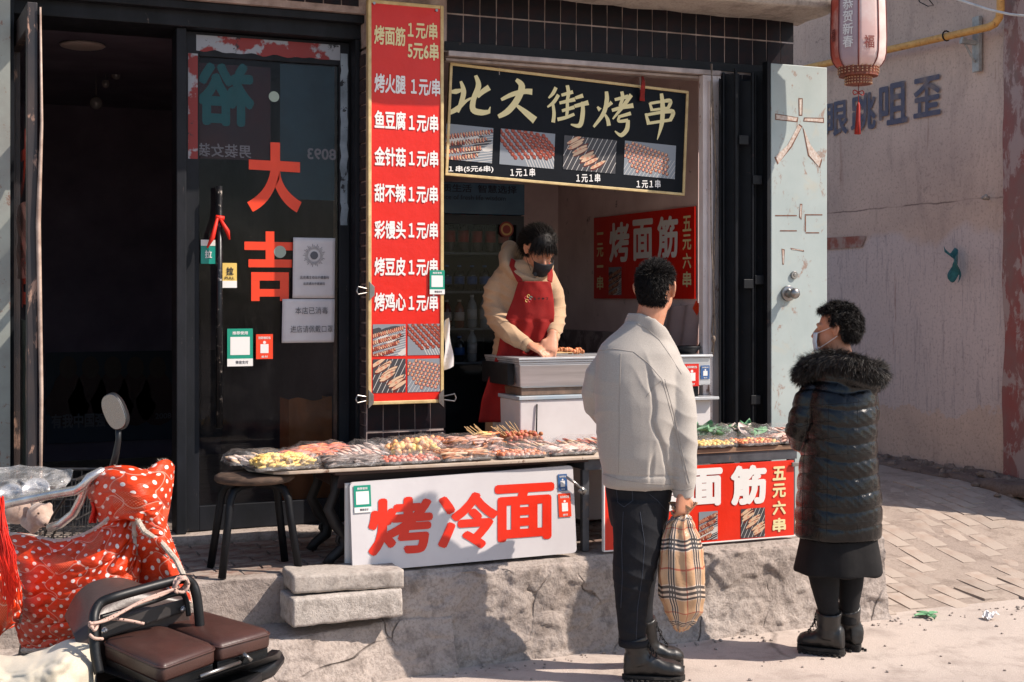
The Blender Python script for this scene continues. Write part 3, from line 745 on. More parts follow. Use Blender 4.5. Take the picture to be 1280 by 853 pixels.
# ================================================================ black hanging sign
YS = 6.40
bl = P(556, 219.5, Y=YS); tl = P(559, 79, Y=YS); tr = P(864, 114, Y=YS); br = P(855, 245, Y=YS)
u_ = (br - bl); u_ = V((u_.x, 0, u_.z)).normalized(); v_ = V((-u_.z, 0, u_.x)); W_ = (br - bl).length; H_ = ((tl - bl).length + (tr - br).length) / 2
bs = thing('hanging_sign', 'black hanging snack sign with gold brush characters in the shop window', 'sign', tuple(bl + u_ * W_ / 2))
mb = MB(); quad(mb, bl + EY * .012, u_, v_, W_, H_, NF, .014)
mb.build('panel', mat('black_vinyl', '#070b12', '#0a0f17', 6, .55, spec=.15, bump=.2, bsc=3, bd=.01), bs)
mb = MB()
for (a, b, c, d) in ((0, 0, W_, .014), (0, H_ - .014, W_, .014), (0, .014, .014, H_ - .028), (W_ - .014, .014, .014, H_ - .028)): quad(mb, bl + u_ * a + v_ * b + EY * .016, u_, v_, c, d, NF, .026)
mb.build('frame', M_gold, bs, bevel=.002)
def zp(x, y): return P(550 + x / 3.879, 60 + y / 3.879, Y=YS - .003)
CH = {
 '北': [([(100, 162), (114, 210), (104, 262), (84, 312)], [6, 13, 12, 8]), ([(46, 214), (76, 212), (108, 204)], [5, 12, 6]), ([(44, 316), (82, 296), (126, 258), (160, 240)], [10, 12, 7, 3]), ([(172, 134), (186, 184), (162, 250), (160, 300), (200, 314), (240, 310)], [8, 14, 13, 15, 14, 8]), ([(234, 316), (243, 286)], [9, 2]), ([(182, 240), (205, 214), (238, 192)], [6, 12, 14])],
 '大': [([(296, 252), (350, 226), (410, 212), (447, 214)], [7, 11, 12, 15]), ([(368, 154), (396, 186), (376, 248), (330, 306), (282, 334)], [8, 17, 16, 15, 9]), ([(372, 280), (412, 312), (460, 352)], [7, 14, 19])],
 '街': [([(562, 192), (548, 220), (526, 244)], [9, 9, 4]), ([(574, 228), (552, 262), (520, 288)], [9, 9, 4]), ([(546, 270), (552, 316), (548, 362)], [7, 9, 10]), ([(588, 230), (644, 214)], [7, 9]), ([(616, 182), (622, 220), (614, 262)], [9, 10, 7]), ([(578, 268), (654, 250)], [7, 10]), ([(590, 306), (650, 288)], [7, 9]), ([(616, 264), (616, 300), (612, 336)], [8, 9, 7]), ([(568, 348), (610, 338), (650, 322)], [9, 8, 7]), ([(654, 244), (692, 232)], [7, 10]), ([(650, 284), (718, 266)], [8, 12]), ([(690, 262), (690, 320), (676, 376), (632, 372)], [8, 12, 12, 3])],
 '烤': [([(762, 286), (776, 302)], [5, 11]), ([(806, 212), (808, 256), (792, 318), (744, 384)], [9, 12, 11, 6]), ([(832, 264), (806, 292)], [10, 4]), ([(798, 322), (812, 348), (818, 378)], [5, 10, 11]), ([(846, 252), (912, 236)], [7, 10]), ([(880, 212), (884, 244), (870, 284)], [9, 10, 7]), ([(832, 304), (880, 290), (936, 280)], [8, 9, 12]), ([(926, 228), (888, 282), (836, 346)], [11, 10, 4]), ([(862, 336), (924, 318)], [7, 9]), ([(870, 332), (864, 356), (910, 352)], [7, 7, 9]), ([(910, 350), (904, 396), (876, 424), (846, 404)], [10, 12, 10, 3])],
 '串': [([(1016, 266), (1028, 306)], [6, 9]), ([(1018, 270), (1066, 262), (1116, 258), (1104, 296)], [7, 7, 11, 8]), ([(1026, 302), (1104, 292)], [6, 7]), ([(996, 318), (1012, 372)], [6, 11]), ([(1000, 326), (1066, 314), (1128, 310), (1114, 354)], [7, 8, 12, 9]), ([(1012, 366), (1116, 350)], [7, 8]), ([(1072, 222), (1078, 282), (1074, 366), (1052, 446)], [9, 13, 12, 2])]}
for ch, sts in CH.items():
    mb = MB()
    for k, (pts, ws) in enumerate(sts): brush(mb, [zp(*p) for p in pts], [x_ / 3.879 * 7.1 / FPX for x_ in ws], NF, .0015 + k * .0003)
    mb.build('brush_character', M_cream, bs, fixn=False)
for (x0, y0, x1, y1, k) in ((28, 366, 256, 562, 'ring'), (292, 392, 556, 588, 'kebab'), (600, 424, 854, 612, 'roll'), (894, 450, 1142, 638, 'cube')):
    A = zp(x0, (y0 + y1) / 2); B = zp(x1, (y0 + y1) / 2); xm = (x0 + x1) / 2; lo = zp(xm, y1 - 12); hi = zp(xm, y0 + 12)
    w_ = (B.x - A.x); h_ = hi.z - lo.z; c = (lo + hi) / 2
    food_photo(bs, c - u_ * w_ / 2 - v_ * h_ / 2, u_, v_, w_, h_, NF, k, 7)
for (t, x0, x1, y0, y1) in (('1串(5元6串)', 40, 258, 572, 606), ('1元1串', 340, 460, 584, 624), ('1元1串', 660, 776, 610, 652), ('1元1串', 952, 1068, 640, 680)):
    A = zp(x0, (y0 + y1) / 2); B = zp(x1, (y0 + y1) / 2); xm = (x0 + x1) / 2; h_ = zp(xm, y0).z - zp(xm, y1).z
    mb = MB(); letters(mb, t, V((A.x, A.y, zp(x0, (y0 + y1) / 2).z - h_ / 2)), (B - A).normalized(), EZ, (B - A).length, h_, .025, NF, .002); mb.build('lettering', M_wprint, bs, fixn=False)
mb = MB()
for x in (624, 800): c = P(x, 94 if x < 700 else 112, Y=YS); mb.tube([V((c.x, YS, c.z)), V((c.x, YS, 2.79))], .003, 6)
mb.build('hook', M_rail, bs)
# red ribbon tied on the second hook
c = P(803, 112, Y=YS - .03); mb = MB()
mb.grid(lambda u, v: c + V((.012 * (u - .5) + .02 * v * (u - .3), -.01 * math.sin(v * 5), .07 - .13 * v)), 4, 8); mb.grid(lambda u, v: c + V((.018 * (u - .5) - .012 * v, -.012, .05 - .07 * v)), 4, 6)
mb.build('ribbon', mat('red_cloth', '#8c1a14', '#5e120e', 20, .8), None, True, solid=.002, label='dark red ribbon tied over the top edge of the black hanging sign', cat='ribbon')

# ================================================================ inner red sign on the side wall of the stall
def side_box(x0, x1, y0, y1, X):
    A = P(x1, y0, X=X); B = P(x0, y0, X=X); xm = (x0 + x1) / 2
    return B, abs(B.y - A.y), P(xm, y1, X=X).z, P(xm, y0, X=X).z
XS = 3.985
A = P(743, 273, X=XS); B = P(869, 258, X=XS); z0 = (P(743, 375, X=XS).z + P(869, 372, X=XS).z) / 2; z1 = (A.z + B.z) / 2
isg = thing('inner_sign', 'red banner with white characters on the inner side wall of the stall', 'sign', (XS, (A.y + B.y) / 2, z0))
mb = MB(); mb.box((XS - .004, B.y, z0), (XS + .006, A.y, z1)); mb.build('panel', M_red, isg)
def side_print(t, x0, x1, y0, y1, m, X=XS - .006, par=isg, bold=.04):
    o, w_, a, b = side_box(x0, x1, y0, y1, X); mb = MB()
    cs_ = t.split('\n'); n = len(cs_); h = (b - a)
    for i, ch in enumerate(cs_):
        mb = MB(); hh = h / n * (.84 if n > 1 else 1); k = .18 if (ch == '一' and n > 1) else 1
        letters(mb, ch, (X, o.y, b - (i + 1) * h / n + (h / n - hh) / 2 + hh * (1 - k) / 2), UY, EZ, w_, hh * k, bold, NS, .002); mb.build('lettering', m, par, fixn=False)
side_print('烤', 762, 787, 278, 328, M_wprint); side_print('面', 791, 816.5, 274, 326, M_wprint); side_print('筋', 822, 848, 270, 323, M_wprint)
side_print('一\n元\n一\n串', 746.4, 754.5, 282, 364, M_cream, bold=.03); side_print('五\n元\n六\n串', 853.7, 864.5, 268, 361, M_cream, bold=.03)
for x0, x1 in ((761, 777), (795, 812)):
    o, w_, a, b = side_box(x0, x1, 334, 369, XS - .006); food_photo(isg, (XS - .006, o.y, a), UY, EZ, w_, b - a, NS, 'ring', 3)
# pale sheet pinned below it
mb = MB(); A = P(822, 378, X=3.93); B = P(874, 378, X=3.93); zz = P(850, 445, X=3.93).z
mb.grid(lambda u, v: V((3.92 - .012 * math.sin(u * 17 + v * 3), A.y + (B.y - A.y) * u, A.z - .02 * math.sin(u * 3.1) - (A.z - zz) * v)), 24, 10)
mb.build('hanging_sheet', mat('dirty_pink_sheet', '#b49c98', '#a08986', 4, .7), None, True, label='dirty pale sheet hanging under the red banner inside the stall', cat='sheet')
mb = MB(); c = P(871, 385, X=3.90); mb.box(c + V((-.003, -.03, -.03)), c + V((0, .03, .03)), Matrix.Rotation(.7, 3, 'X')); mb.build('red_paper', M_orange, None, label='small red paper diamond on the pale sheet below the banner', cat='paper')

# ================================================================ white noodle board leaning on the table
YW = 5.555
wb = thing('noodle_board', 'white board with three big red characters leaning under the snack table', 'sign', (2.1, YW, .44))
c00 = P(441, 716, Y=YW); c10 = P(721, 691, Y=YW); c11 = P(716, 582, Y=YW + .03); c01 = P(437, 604, Y=YW + .03)
def wbq(a, b): return (c00 * (1 - a) + c10 * a) * (1 - b) + (c01 * (1 - a) + c11 * a) * b
mb = MB(); outline = []
for (cx, cy) in ((0, 0), (1, 0), (1, 1), (0, 1)):
    for k in range(5):
        t = math.pi / 2 * k / 4; rx, ry = .018, .045
        ox = (1 - math.cos(t if cx == cy else math.pi / 2 - t)) ; oy = (1 - math.sin(t if cx == cy else math.pi / 2 - t))
        a_ = rx * (1 - math.cos(t)) if (cx, cy) in ((1, 0), (0, 1)) else rx * (1 - math.sin(t)); b_ = ry * (1 - math.sin(t)) if (cx, cy) in ((1, 0), (0, 1)) else ry * (1 - math.cos(t))
        outline.append(((cx + a_ * (1 if cx == 0 else -1)), (cy + b_ * (1 if cy == 0 else -1))))
outline.sort(key=lambda p: math.atan2((p[1] - .5), (p[0] - .5)))
mb.prism([wbq(a, b) for a, b in outline], (0, .02, 0)); mb.build('panel', mat('scuffed_white_board', '#ccc8c8', '#c2bdbe', 3, .45, bump=.08, bsc=60, spots='#8d8684', ssc=34, slo=.68, shi=.74), wb)
nW = (c10 - c00).cross(c01 - c00).normalized(); nW = nW if nW.y < 0 else -nW
def wpr(t, x0, y0, x1, y1, m, bold, mb):
    def inv(px, py):                                     # photo pixel on the board's plane
        b0 = P(px, py, Y=YW); r = (b0 - V((0, 0, HC)))
        t_ = (c00 - V((0, 0, HC))).dot(nW) / r.dot(nW); return V((0, 0, HC)) + r * t_
    ym = (y0 + y1) / 2; xm = (x0 + x1) / 2; sl = -.075
    L_ = inv(x0, y1 - sl * 0 + (xm - x0) * .075); R_ = inv(x1, y1 - (x1 - xm) * .075); T_ = inv(x0, y0 + (xm - x0) * .075)
    uu = R_ - L_; vv = T_ - L_
    letters(mb, t, L_, uu.normalized(), vv.normalized(), uu.length, vv.length, bold, nW, .0025)
for t, bx in (('烤', (460, 621, 541, 693)), ('冷', (547, 615, 623, 687)), ('面', (618, 604, 693, 676))):
    mb = MB(); wpr(t, *bx, M_red2, .045, mb); mb.build('lettering', M_red2, wb, fixn=False)
mb = MB(); mb.box((c00.x - .015, YW + .06, .44), (c00.x + .35, YW + .075, .80)); mb.build('backing_board', M_wprint, wb)
uW = (c10 - c00).normalized(); vW = (c01 - c00).normalized()
sticker(wb, wbq(.015, .66) + nW * .003, uW, vW, .075, .115, nW, M_green, 'pay'); 
sticker(wb, wbq(.925, .72) + nW * .003, uW, vW, .045, .075, nW, M_bluep, 'pay2'); sticker(wb, wbq(.922, .42) + nW * .003, uW, vW, .062, .105, nW, M_orange, 'red')
# bulldog clip at its right top
c = wbq(.985, .80) + nW * .012; mb = MB(); mb.tube([c + V((-.03, -.01, .03)), c + V((.02, -.015, -.005)), c + V((.05, -.015, -.035))], .007, 6); mb.box(c + V((.03, -.02, -.05)), c + V((.065, -.008, -.02)), Matrix.Rotation(.6, 3, 'Y')); mb.build('clip', M_steel, wb, True)

# ================================================================ red board on the second table
YR = 5.555
a = P(754, 690, Y=YR); b = P(993, 672, Y=YR); zt2 = P(930, 578, Y=YR).z
rb = thing('gluten_board', 'bright red board with white characters fixed below the right hand table', 'sign', ((a.x + b.x) / 2, YR, a.z))
mb = MB(); mb.box((a.x + .006, YR - .004, a.z + .006), (b.x - .006, YR + .012, zt2 - .004)); mb.build('panel', M_red2, rb)
mb = MB(); mb.box((a.x, YR - .006, a.z), (b.x, YR + .014, a.z + .006)); mb.box((a.x, YR - .006, a.z + .006), (a.x + .006, YR + .014, zt2)); mb.build('edging', M_wprint, rb)
for t, bx in (('烤', (800, 590, 848, 640)), ('面', (857, 585.5, 903, 633)), ('筋', (913, 581.5, 958, 631))):
    mb = MB(); print_px(mb, t, *bx, YR - .005, .06); mb.build('lettering', M_wprint, rb, fixn=False)
for i, ch in enumerate('五元六串'): mb = MB(); print_px(mb, ch, 965.5, 583 + i * 21.5, 982, 600.5 + i * 21.5, YR - .005, .045); mb.build('lettering', M_cream, rb, fixn=False)
photo_px(rb, 873.5, 639.5, 897, 675, YR - .005, 'ring', 5); photo_px(rb, 926, 635.5, 956, 672, YR - .005, 'roll', 6)
c = P(993, 581, Y=YR - .01); mb = MB(); mb.box(c + V((-.02, -.01, -.008)), c + V((.035, .0, .012))); mb.build('clip', M_steel, rb, bevel=.003)

# ================================================================ glass doors
M_glass = None
def glass_mat():
    a = N('dusty_dark_glass'); co = a.co()
    n = a.ramp(a.noise(5, 8, .75, co, .5), [(.45, 0.0), (.75, 1.0)]); s = a.ramp(a.noise(90, 3, .7, co), [(.66, 0.0), (.72, 1.0)])
    d = a.math('ADD', a.math('MULTIPLY', n, .12), a.math('MULTIPLY', s, .5))
    a.set(col=a.mix(d, '#0a0c10', '#77706d'), rough=a.math('MULTIPLY_ADD', d, .5, .04), spec=.35, alpha=a.math('MULTIPLY_ADD', d, .6, .22)); return a.m
M_glass = glass_mat()
YD = 6.55
def rect_px(x0, y0, x1, y1, Y):
    xm = (x0 + x1) / 2; a = P(x0, y0, Y=Y); b = P(x1, y0, Y=Y); return a.x, b.x, P(xm, y1, Y=Y).z, P(xm, y0, Y=Y).z
dx0, dx1 = P(231, 300, Y=YD).x, 1.897
dr = thing('glass_door', 'closed dark glass shop door with two big orange characters and a long bar handle', 'door', ((dx0 + dx1) / 2, YD, .48))
gx0, gx1, gz0, gz1 = dx0 + .065, dx1 - .055, .60, 2.74
mb = MB(); mb.box((dx0, YD - .02, .482), (gx0, YD + .02, 2.855)); mb.box((gx1, YD - .02, .482), (dx1, YD + .02, 2.855)); mb.box((gx0, YD - .019, .482), (gx1, YD + .019, gz0)); mb.box((gx0, YD - .019, gz1), (gx1, YD + .019, 2.855))
mb.build('frame', M_dkframe, dr, bevel=.003)
mb = MB(); mb.box((gx0, YD - .006, gz0), (gx1, YD, gz1)); mb.build('pane', M_glass, dr)
YG = YD - .0075
mb = MB()
def poly_px(pts, Y=YG): mb.add([P(x, y, Y=Y) for x, y in pts], [tuple(range(len(pts)))])
def arc(p0, p1, p2, n=7): return [((1 - t) ** 2 * p0[0] + 2 * t * (1 - t) * p1[0] + t * t * p2[0], (1 - t) ** 2 * p0[1] + 2 * t * (1 - t) * p1[1] + t * t * p2[1]) for t in [i / n for i in range(n + 1)]]
poly_px([(338, 178), (350, 178.5), (350, 201.5), (375, 203), (375, 216), (350, 214.5), (338, 213.5), (311, 212), (311, 199.5), (338, 201)])
poly_px([(338, 213.5), (350, 214.5)] + [(349, 224)] + [(344, 234)] + arc((344, 234), (335, 256), (316, 265))+ [(309, 253)] + arc((309, 253), (334, 240), (338, 213.5))[1:-1], YG)
poly_px([(350, 214.5)] + arc((350, 214.5), (352, 238), (377, 253))[1:] + [(371, 266)] + arc((371, 266), (353, 256), (344, 234)), YG)
mb.build('door_character', M_orange, dr, fixn=False)
mb = MB()
for q in ((332, 289.5, 343, 302.6), (305.5, 302.6, 366, 313), (332, 313, 343, 324.5), (310.6, 324.5, 365, 334.5), (314, 340.5, 361, 351), (314, 351, 324.5, 376.5), (350, 351, 361, 376.5), (324.5, 361.5, 350, 371)):
    x0, x1, za, zb_ = rect_px(q[0], q[1], q[2], q[3], YG); mb.add([(x0, YG, za), (x1, YG, za), (x1, YG, zb_), (x0, YG, zb_)], [(0, 1, 2, 3)])
mb.build('door_character', M_orange, dr, fixn=False)
# papers and stickers
YP = YD - .0235
def paper(name, x0, y0, x1, y1, lines, seal=False, lab=None):
    X0, X1, Z0, Z1 = rect_px(x0, y0, x1, y1, YP); mb = MB()
    mb.grid(lambda u, v: V((X0 + (X1 - X0) * u + .004 * v, YP - .004 * abs(mn.noise(V((u * 3 + x0, v * 3, 1)))) , Z0 + (Z1 - Z0) * v)), 12, 14)
    pa = mb.build(name, M_paper, dr, True, solid=.0008, label=lab); mb = MB()
    for (t, a, b, c, d, bo) in lines: print_px(mb, t, a, b, c, d, YP - .006, bo)
    if seal:
        cx, cy = (x0 + x1) / 2 + 1, y0 + 22; c = P(cx, cy, Y=YP - .006)
        for k in range(40):
            t = 6.283 * k / 40; r0, r1 = .030, .045 + .006 * (k % 3); mb.add([c + V((math.cos(t + s) * r, 0, math.sin(t + s) * r)) for r, s in ((r0, -.03), (r1, -.02), (r1, .02), (r0, .03))], [(0, 1, 2, 3)])
        mb.add([c + V((math.cos(t) * .02, 0, math.sin(t) * .02)) for t in np.linspace(0, 5.9, 14)], [tuple(range(14))])
    mb.build('lettering', M_greyink, pa, fixn=False)
paper('notice', 365.5, 297.5, 418, 373, [('此店通主动出示健康码', 375, 345, 411, 349, .02), ('此店通出示健康码', 379, 353, 406, 356.5, .02)], True, 'white notice with a round seal')
paper('notice', 352, 374, 417.5, 428.5, [('本店已消毒', 369, 384, 410, 393, .01), ('进店请佩戴口罩', 363, 407, 416, 416, .01)], False, 'white notice about disinfection and masks')
sticker_px(dr, 284, 411, 316, 458, YP, M_green, 'pay'); sticker_px(dr, 320, 418, 341, 449, YP, M_orange, 'red')
M_teals = mat('teal_vinyl', '#1a8f80', None, rough=.4, bump=0, rvar=0); M_yel = mat('yellow_vinyl', '#d8b863', None, rough=.4, bump=0, rvar=0)
for (x0, y0, x1, y1, m, t1, ink) in ((251, 300, 269, 330, M_teals, '拉', M_wprint), (278, 329, 296, 360, M_yel, '拉', M_ink)):
    X0, X1, Z0, Z1 = rect_px(x0, y0, x1, y1, YP); mb = MB(); mb.box((X0, YP - .0015, Z0), (X1, YP, Z1)); s = mb.build('pull_sticker', m, dr)
    mb = MB(); print_px(mb, t1, x0 + 5, y0 + 5 + (8 if m is M_teals else 0), x1 - 4, y0 + 15 + (8 if m is M_teals else 0), YP - .002, .04)
    if m is M_yel: print_px(mb, 'PULL', x0 + 3, y0 + 17, x1 - 3, y0 + 20.5, YP - .002, .03)
    mb.build('lettering', ink, s, fixn=False)
    mb = MB(); h = (Z1 - Z0); mb.box((X0, YP - .003, Z0 if m is M_yel else Z1 - h * .25), (X1, YP - .0015, Z0 + h * .28 if m is M_yel else Z1)); mb.build('white_band', M_wprint, s)
# long bar handle
hx = P(274, 300, Y=YD - .07).x; hz0, hz1 = P(274, 535, Y=YD - .07).z, P(273, 233, Y=YD - .07).z
mb = MB(); mb.tube([(hx, YD - .07, hz0), (hx, YD - .07, hz1)], .016, 12); hb = mb.build('bar_handle', mat('worn_black_chrome', '#17181b', '#1f2024', 9, .35, metal=.4, bump=.2, spots='#a39a92', ssc=40, slo=.6, shi=.66), dr, True)
mb = MB()
for z in (hz0 + .09, hz1 - .09): mb.cyl((hx, YD - .06, z), (hx, YD - .02, z), .010, 8)
mb.build('bracket', M_black, hb)
mb = MB(); zz = P(274, 285, Y=YD).z
mb.tube([(hx - .01, YD - .09, zz + .05), (hx - .035, YD - .09, zz - .05), (hx - .06, YD - .09, zz - .10)], [.006, .012, .004], 6); mb.tube([(hx - .0, YD - .09, zz + .04), (hx + .035, YD - .09, zz - .02), (hx + .045, YD - .09, zz - .06)], [.006, .012, .004], 6); mb.cyl((hx - .02, YD - .085, zz + .045), (hx + .02, YD - .085, zz + .04), .012, 8)
mb.build('red_ribbon', mat('red_ribbon', '#d2230f', None, rough=.6), dr, True)
# remains of posters on the frame and lettering seen in reverse through the glass
mb = MB(); 
mb.grid(lambda u, v: V((dx0 + .05 + (dx1 - dx0 - .1) * u, YD - .0215, 2.765 + .075 * v + .012 * mn.noise(V((u * 12, v * 3, 4))) * (1 - v))), 40, 4)
mb.build('poster_scrap', mat('torn_red_poster', '#7c211e', '#8c8f96', 5, .5, lo=.5, hi=.54, spots='#1b1d22', ssc=9, slo=.6, shi=.63), dr, fixn=False)
mb = MB(); mb.grid(lambda u, v: V((dx0 + .012 + .045 * u, YD - .0212, 2.25 + .5 * v)), 4, 20); mb.build('poster_scrap', MC['torn_red_poster'], dr, fixn=False)
mb = MB(); mb.grid(lambda u, v: V((dx1 - .048 + .036 * u + .008 * mn.noise(V((v * 16, 0, 4))), YD - .0214, 1.95 + .85 * v)), 4, 30); mb.build('poster_scrap', mat('torn_pale_poster', '#8e9aa4', '#5d6870', 6, .5, spots='#1b1d22', ssc=14, slo=.56, shi=.6), dr, fixn=False)
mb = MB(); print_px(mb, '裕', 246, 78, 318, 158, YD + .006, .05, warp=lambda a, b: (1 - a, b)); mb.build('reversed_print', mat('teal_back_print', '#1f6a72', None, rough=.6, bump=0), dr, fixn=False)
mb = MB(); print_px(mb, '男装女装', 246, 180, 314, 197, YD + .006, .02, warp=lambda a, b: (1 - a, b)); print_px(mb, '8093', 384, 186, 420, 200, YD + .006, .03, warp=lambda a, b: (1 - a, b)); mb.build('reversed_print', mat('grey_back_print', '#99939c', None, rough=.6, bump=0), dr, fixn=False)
mb = MB(); X0, X1, Z0, Z1 = rect_px(249, 82, 338, 200, YD + .01); mb.box((X0, YD + .008, Z0), (X1, YD + .009, Z1)); mb.build('reflection_sheet', mat('dark_red_back', '#4a2028', '#34222e', 3, .7), dr)  # street reflections put in as two coloured sheets behind the pane
X0, X1, Z0, Z1 = rect_px(350, 82, 418, 250, YD + .01); mb = MB(); mb.box((X0, YD + .008, Z0), (X1, YD + .009, Z1)); mb.build('reflection_sheet', mat('dark_blue_back', '#34505f', '#283e4c', 3, .7), dr)
# small round stickers
mb = MB()
for x, y, r in ((342.5, 121, .026), (350, 315, .03)): c = P(x, y, Y=YG - .0005); mb.add([c + V((math.cos(t) * r, .0 , math.sin(t) * r)) for t in np.linspace(0, 6.0, 18)], [tuple(range(18))])
mb.build('round_sticker', mat('pale_green_vinyl', '#93a093', None, rough=.5, bump=0), dr, fixn=False)
# left leaf standing open towards the street
XL = .385
ld_ = thing('open_glass_door', 'narrow looking glass door leaf standing open at the left pillar', 'door', (XL, 6.3, .48))
ya, yb = 6.58, 5.88
mb = MB(); mb.box((XL - .02, yb, .46), (XL + .02, yb + .055, 2.80)); mb.box((XL - .02, ya - .05, .46), (XL + .02, ya, 2.80)); mb.box((XL - .019, yb + .055, .46), (XL + .019, ya - .05, .6)); mb.box((XL - .019, yb + .055, 2.7), (XL + .019, ya - .05, 2.80))
mb.build('frame', mat('frayed_dark_frame', '#1e2026', '#3a302e', 7, .5, bump=.3, spots='#a3816f', ssc=9, slo=.56, shi=.62, stretch=(1, 1, .35)), ld_, bevel=.003)
mb = MB(); mb.box((XL - .003, yb + .055, .6), (XL + .003, ya - .05, 2.7)); mb.build('pane', M_glass, ld_)
mb = MB()
def leafz(py): return P(30, py, X=XL).z
letters(mb, '大', (XL + .006, ya - .18, leafz(255)), V((0, -1, 0)), EZ, .40, leafz(178) - leafz(255), .06, EX, .001)
letters(mb, '吉', (XL + .006, ya - .18, leafz(384)), V((0, -1, 0)), EZ, .40, leafz(296) - leafz(384), .06, EX, .001)
mb.build('door_character', M_orange, ld_, fixn=False)
mb = MB(); mb.grid(lambda u, v: V((XL + .004 + .004 * math.sin(v * 14 + u * 9), ya - .08 - (ya - yb - .16) * u, leafz(350) + (leafz(262) - leafz(350)) * v)), 10, 10); mb.build('pink_sheet', glassy('pink_film', '#c98a7c', .75, .35, .3), ld_, True)
mb = MB(); mb.box((XL + .004, yb + .12, leafz(585)), (XL + .006, ya - .2, leafz(398))); mb.build('green_sheet', mat('grey_green_poster', '#4d564a', '#3f4a40', 4, .6), ld_)
mb = MB(); mb.tube([(XL + .03, yb - .01, 2.78), (XL + .035, yb - .012, 2.3), (XL + .022, yb - .01, 1.9), (XL + .034, yb - .008, 1.2), (XL + .03, yb, .5)], [.004, .006, .010, .008, .005], 6); mb.build('peeling_tape', mat('peeling_film', '#b9a394', '#8c7568', 14, .5), ld_, True)

ld_.location.x = .347; ld_.rotation_euler.z = .048
# ================================================================ steel door leaf at the corner, folding gate
M_pale = None
def pale_door():
    a = N('chalky_green_paint'); co = a.co()
    n = a.noise(2.2, 6, .6, co); r1 = a.noise(11, 8, .76, a.co('Object', (1, 1, .6)), .4); 
    c = a.mix(a.ramp(n, [(.35, 0.0), (.65, 1.0)]), '#a5aeab', '#96a19f')
    c = a.mix(a.math('MULTIPLY', a.ramp(r1, [(.57, 0.0), (.63, 1.0)]), .85), c, '#8a6f60')
    c = a.mix(a.math('MULTIPLY', a.ramp(a.noise(5, 5, .6, co, 1), [(.55, 0.0), (.7, 1.0)]), .35), c, '#b4a78e')
    a.set(col=c, rough=.55, spec=.4, normal=a.bump(r1, .25, .004)); return a.m
M_pale = pale_door()
YX = 6.18
x0 = P(964, 300, Y=YX).x; x1 = P(1034, 300, Y=YX).x; zt3 = P(1000, 82, Y=YX).z
sd = thing('steel_door', 'pale green steel door leaf with peeled characters and a round knob', 'door', ((x0 + x1) / 2, YX, .44))
mb = MB(); mb.box((x0, YX, .44), (x1, YX + .035, zt3)); mb.build('leaf', M_pale, sd, bevel=.004)
mb = MB(); mb.box((x0 - .022, YX + .003, .44), (x0 - .001, YX + .05, zt3 + .01)); mb.build('edge_strip', M_black, sd)
M_scar = mat('bare_rusty_primer', '#c5bdb4', '#a88d7c', 60, .7, bump=.3); M_rust = mat('rust_edge', '#5c3a2c', '#7a5646', 40, .85)
def scar(outline, Y=YX - .001):
    c = (sum(p[0] for p in outline) / len(outline), sum(p[1] for p in outline) / len(outline))
    m1 = MB(); m1.add([P(x, y, Y=Y) for x, y in outline], [tuple(range(len(outline)))]); m1.build('peeled_stroke', M_rust, sd, fixn=False)
    m1 = MB(); pts = []
    for x, y in outline:
        dx, dy = x - c[0], y - c[1]; pts.append((c[0] + (dx - math.copysign(min(1.3, abs(dx) * .5), dx)), c[1] + (dy - math.copysign(min(1.3, abs(dy) * .5), dy))))
    m1.add([P(x, y, Y=Y - .0008) for x, y in pts], [tuple(range(len(pts)))]); m1.build('peeled_stroke', M_scar, sd, fixn=False)
for o_ in ([(998, 123), (1003.5, 123), (1003, 145), (998.5, 145)], [(969, 142), (998, 147), (997, 153), (969, 150)], [(1005, 147), (1030, 147.5), (1030, 154), (1004, 152)], [(999, 155), (1003, 158), (990, 184), (972, 206), (968, 197), (984, 182)], [(1003, 158), (1012, 180), (1028, 200), (1025, 210), (1010, 195)], [(1000, 255), (1003, 255), (1002, 275), (999, 272)], [(977, 311), (981, 312), (980, 331), (978, 331)], [(988, 310), (1005, 313), (1005, 315), (989, 312)]): scar(o_)
m1 = MB()
for q in ((969, 269, 996, 270.5), (1006, 268, 1028, 269.5), (1006, 270, 1007.5, 290), (975, 288, 996, 289.5), (1007, 290.5, 1024, 292)): m1.add([P(q[0], q[1], Y=YX - .001), P(q[2], q[1], Y=YX - .001), P(q[2], q[3], Y=YX - .001), P(q[0], q[3], Y=YX - .001)], [(0, 1, 2, 3)])
m1.build('peeled_outline', M_rust, sd, fixn=False)
kc = P(984, 367, Y=YX); mb = MB(); mb.cyl(kc, kc + V((0, -.018, 0)), .042, 24); mb.tube([kc + V((0, -.018, 0)), kc + V((0, -.03, 0)), kc + V((0, -.05, 0))], [.026, .018, .020], 20); mb.ell(kc + V((0, -.07, 0)), (.030, .024, .030), 20, 12); mb.build('knob', M_steel, sd, True, bevel=.002)
kc = P(992, 344, Y=YX); mb = MB(); mb.cyl(kc, kc + V((0, -.012, 0)), .021, 20); mb.cyl(kc, kc + V((0, -.016, 0)), .009, 12); mb.build('keyhole', M_steel, sd, bevel=.002)
mb = MB(); z = P(1000, 560, Y=YX).z; 
fg = thing('folding_gate', 'dark folding steel gate pushed together beside the window jamb', 'gate', (4.0, 6.27, .44))
gx = [P(x, 300, Y=6.26).x for x in (897, 908, 916, 926, 937, 948, 958)]
for i, x in enumerate(gx[:-1]):
    mb = MB(); wdt = gx[i + 1] - x; s = 1 if i % 2 else -1
    mb.prism([V((x, 6.27 + .03 * s, .45)), V((x + wdt, 6.27 - .03 * s, .45)), V((x + wdt + .004, 6.285 - .03 * s, .45)), V((x + .004, 6.285 + .03 * s, .45))], (0, 0, 2.31 + .03 * (i % 3))); 
    mb.tube([(x + wdt, 6.26 - .03 * s, .45), (x + wdt, 6.26 - .03 * s, 2.80)], .009, 8)
    mb.build('fold', M_black, fg)
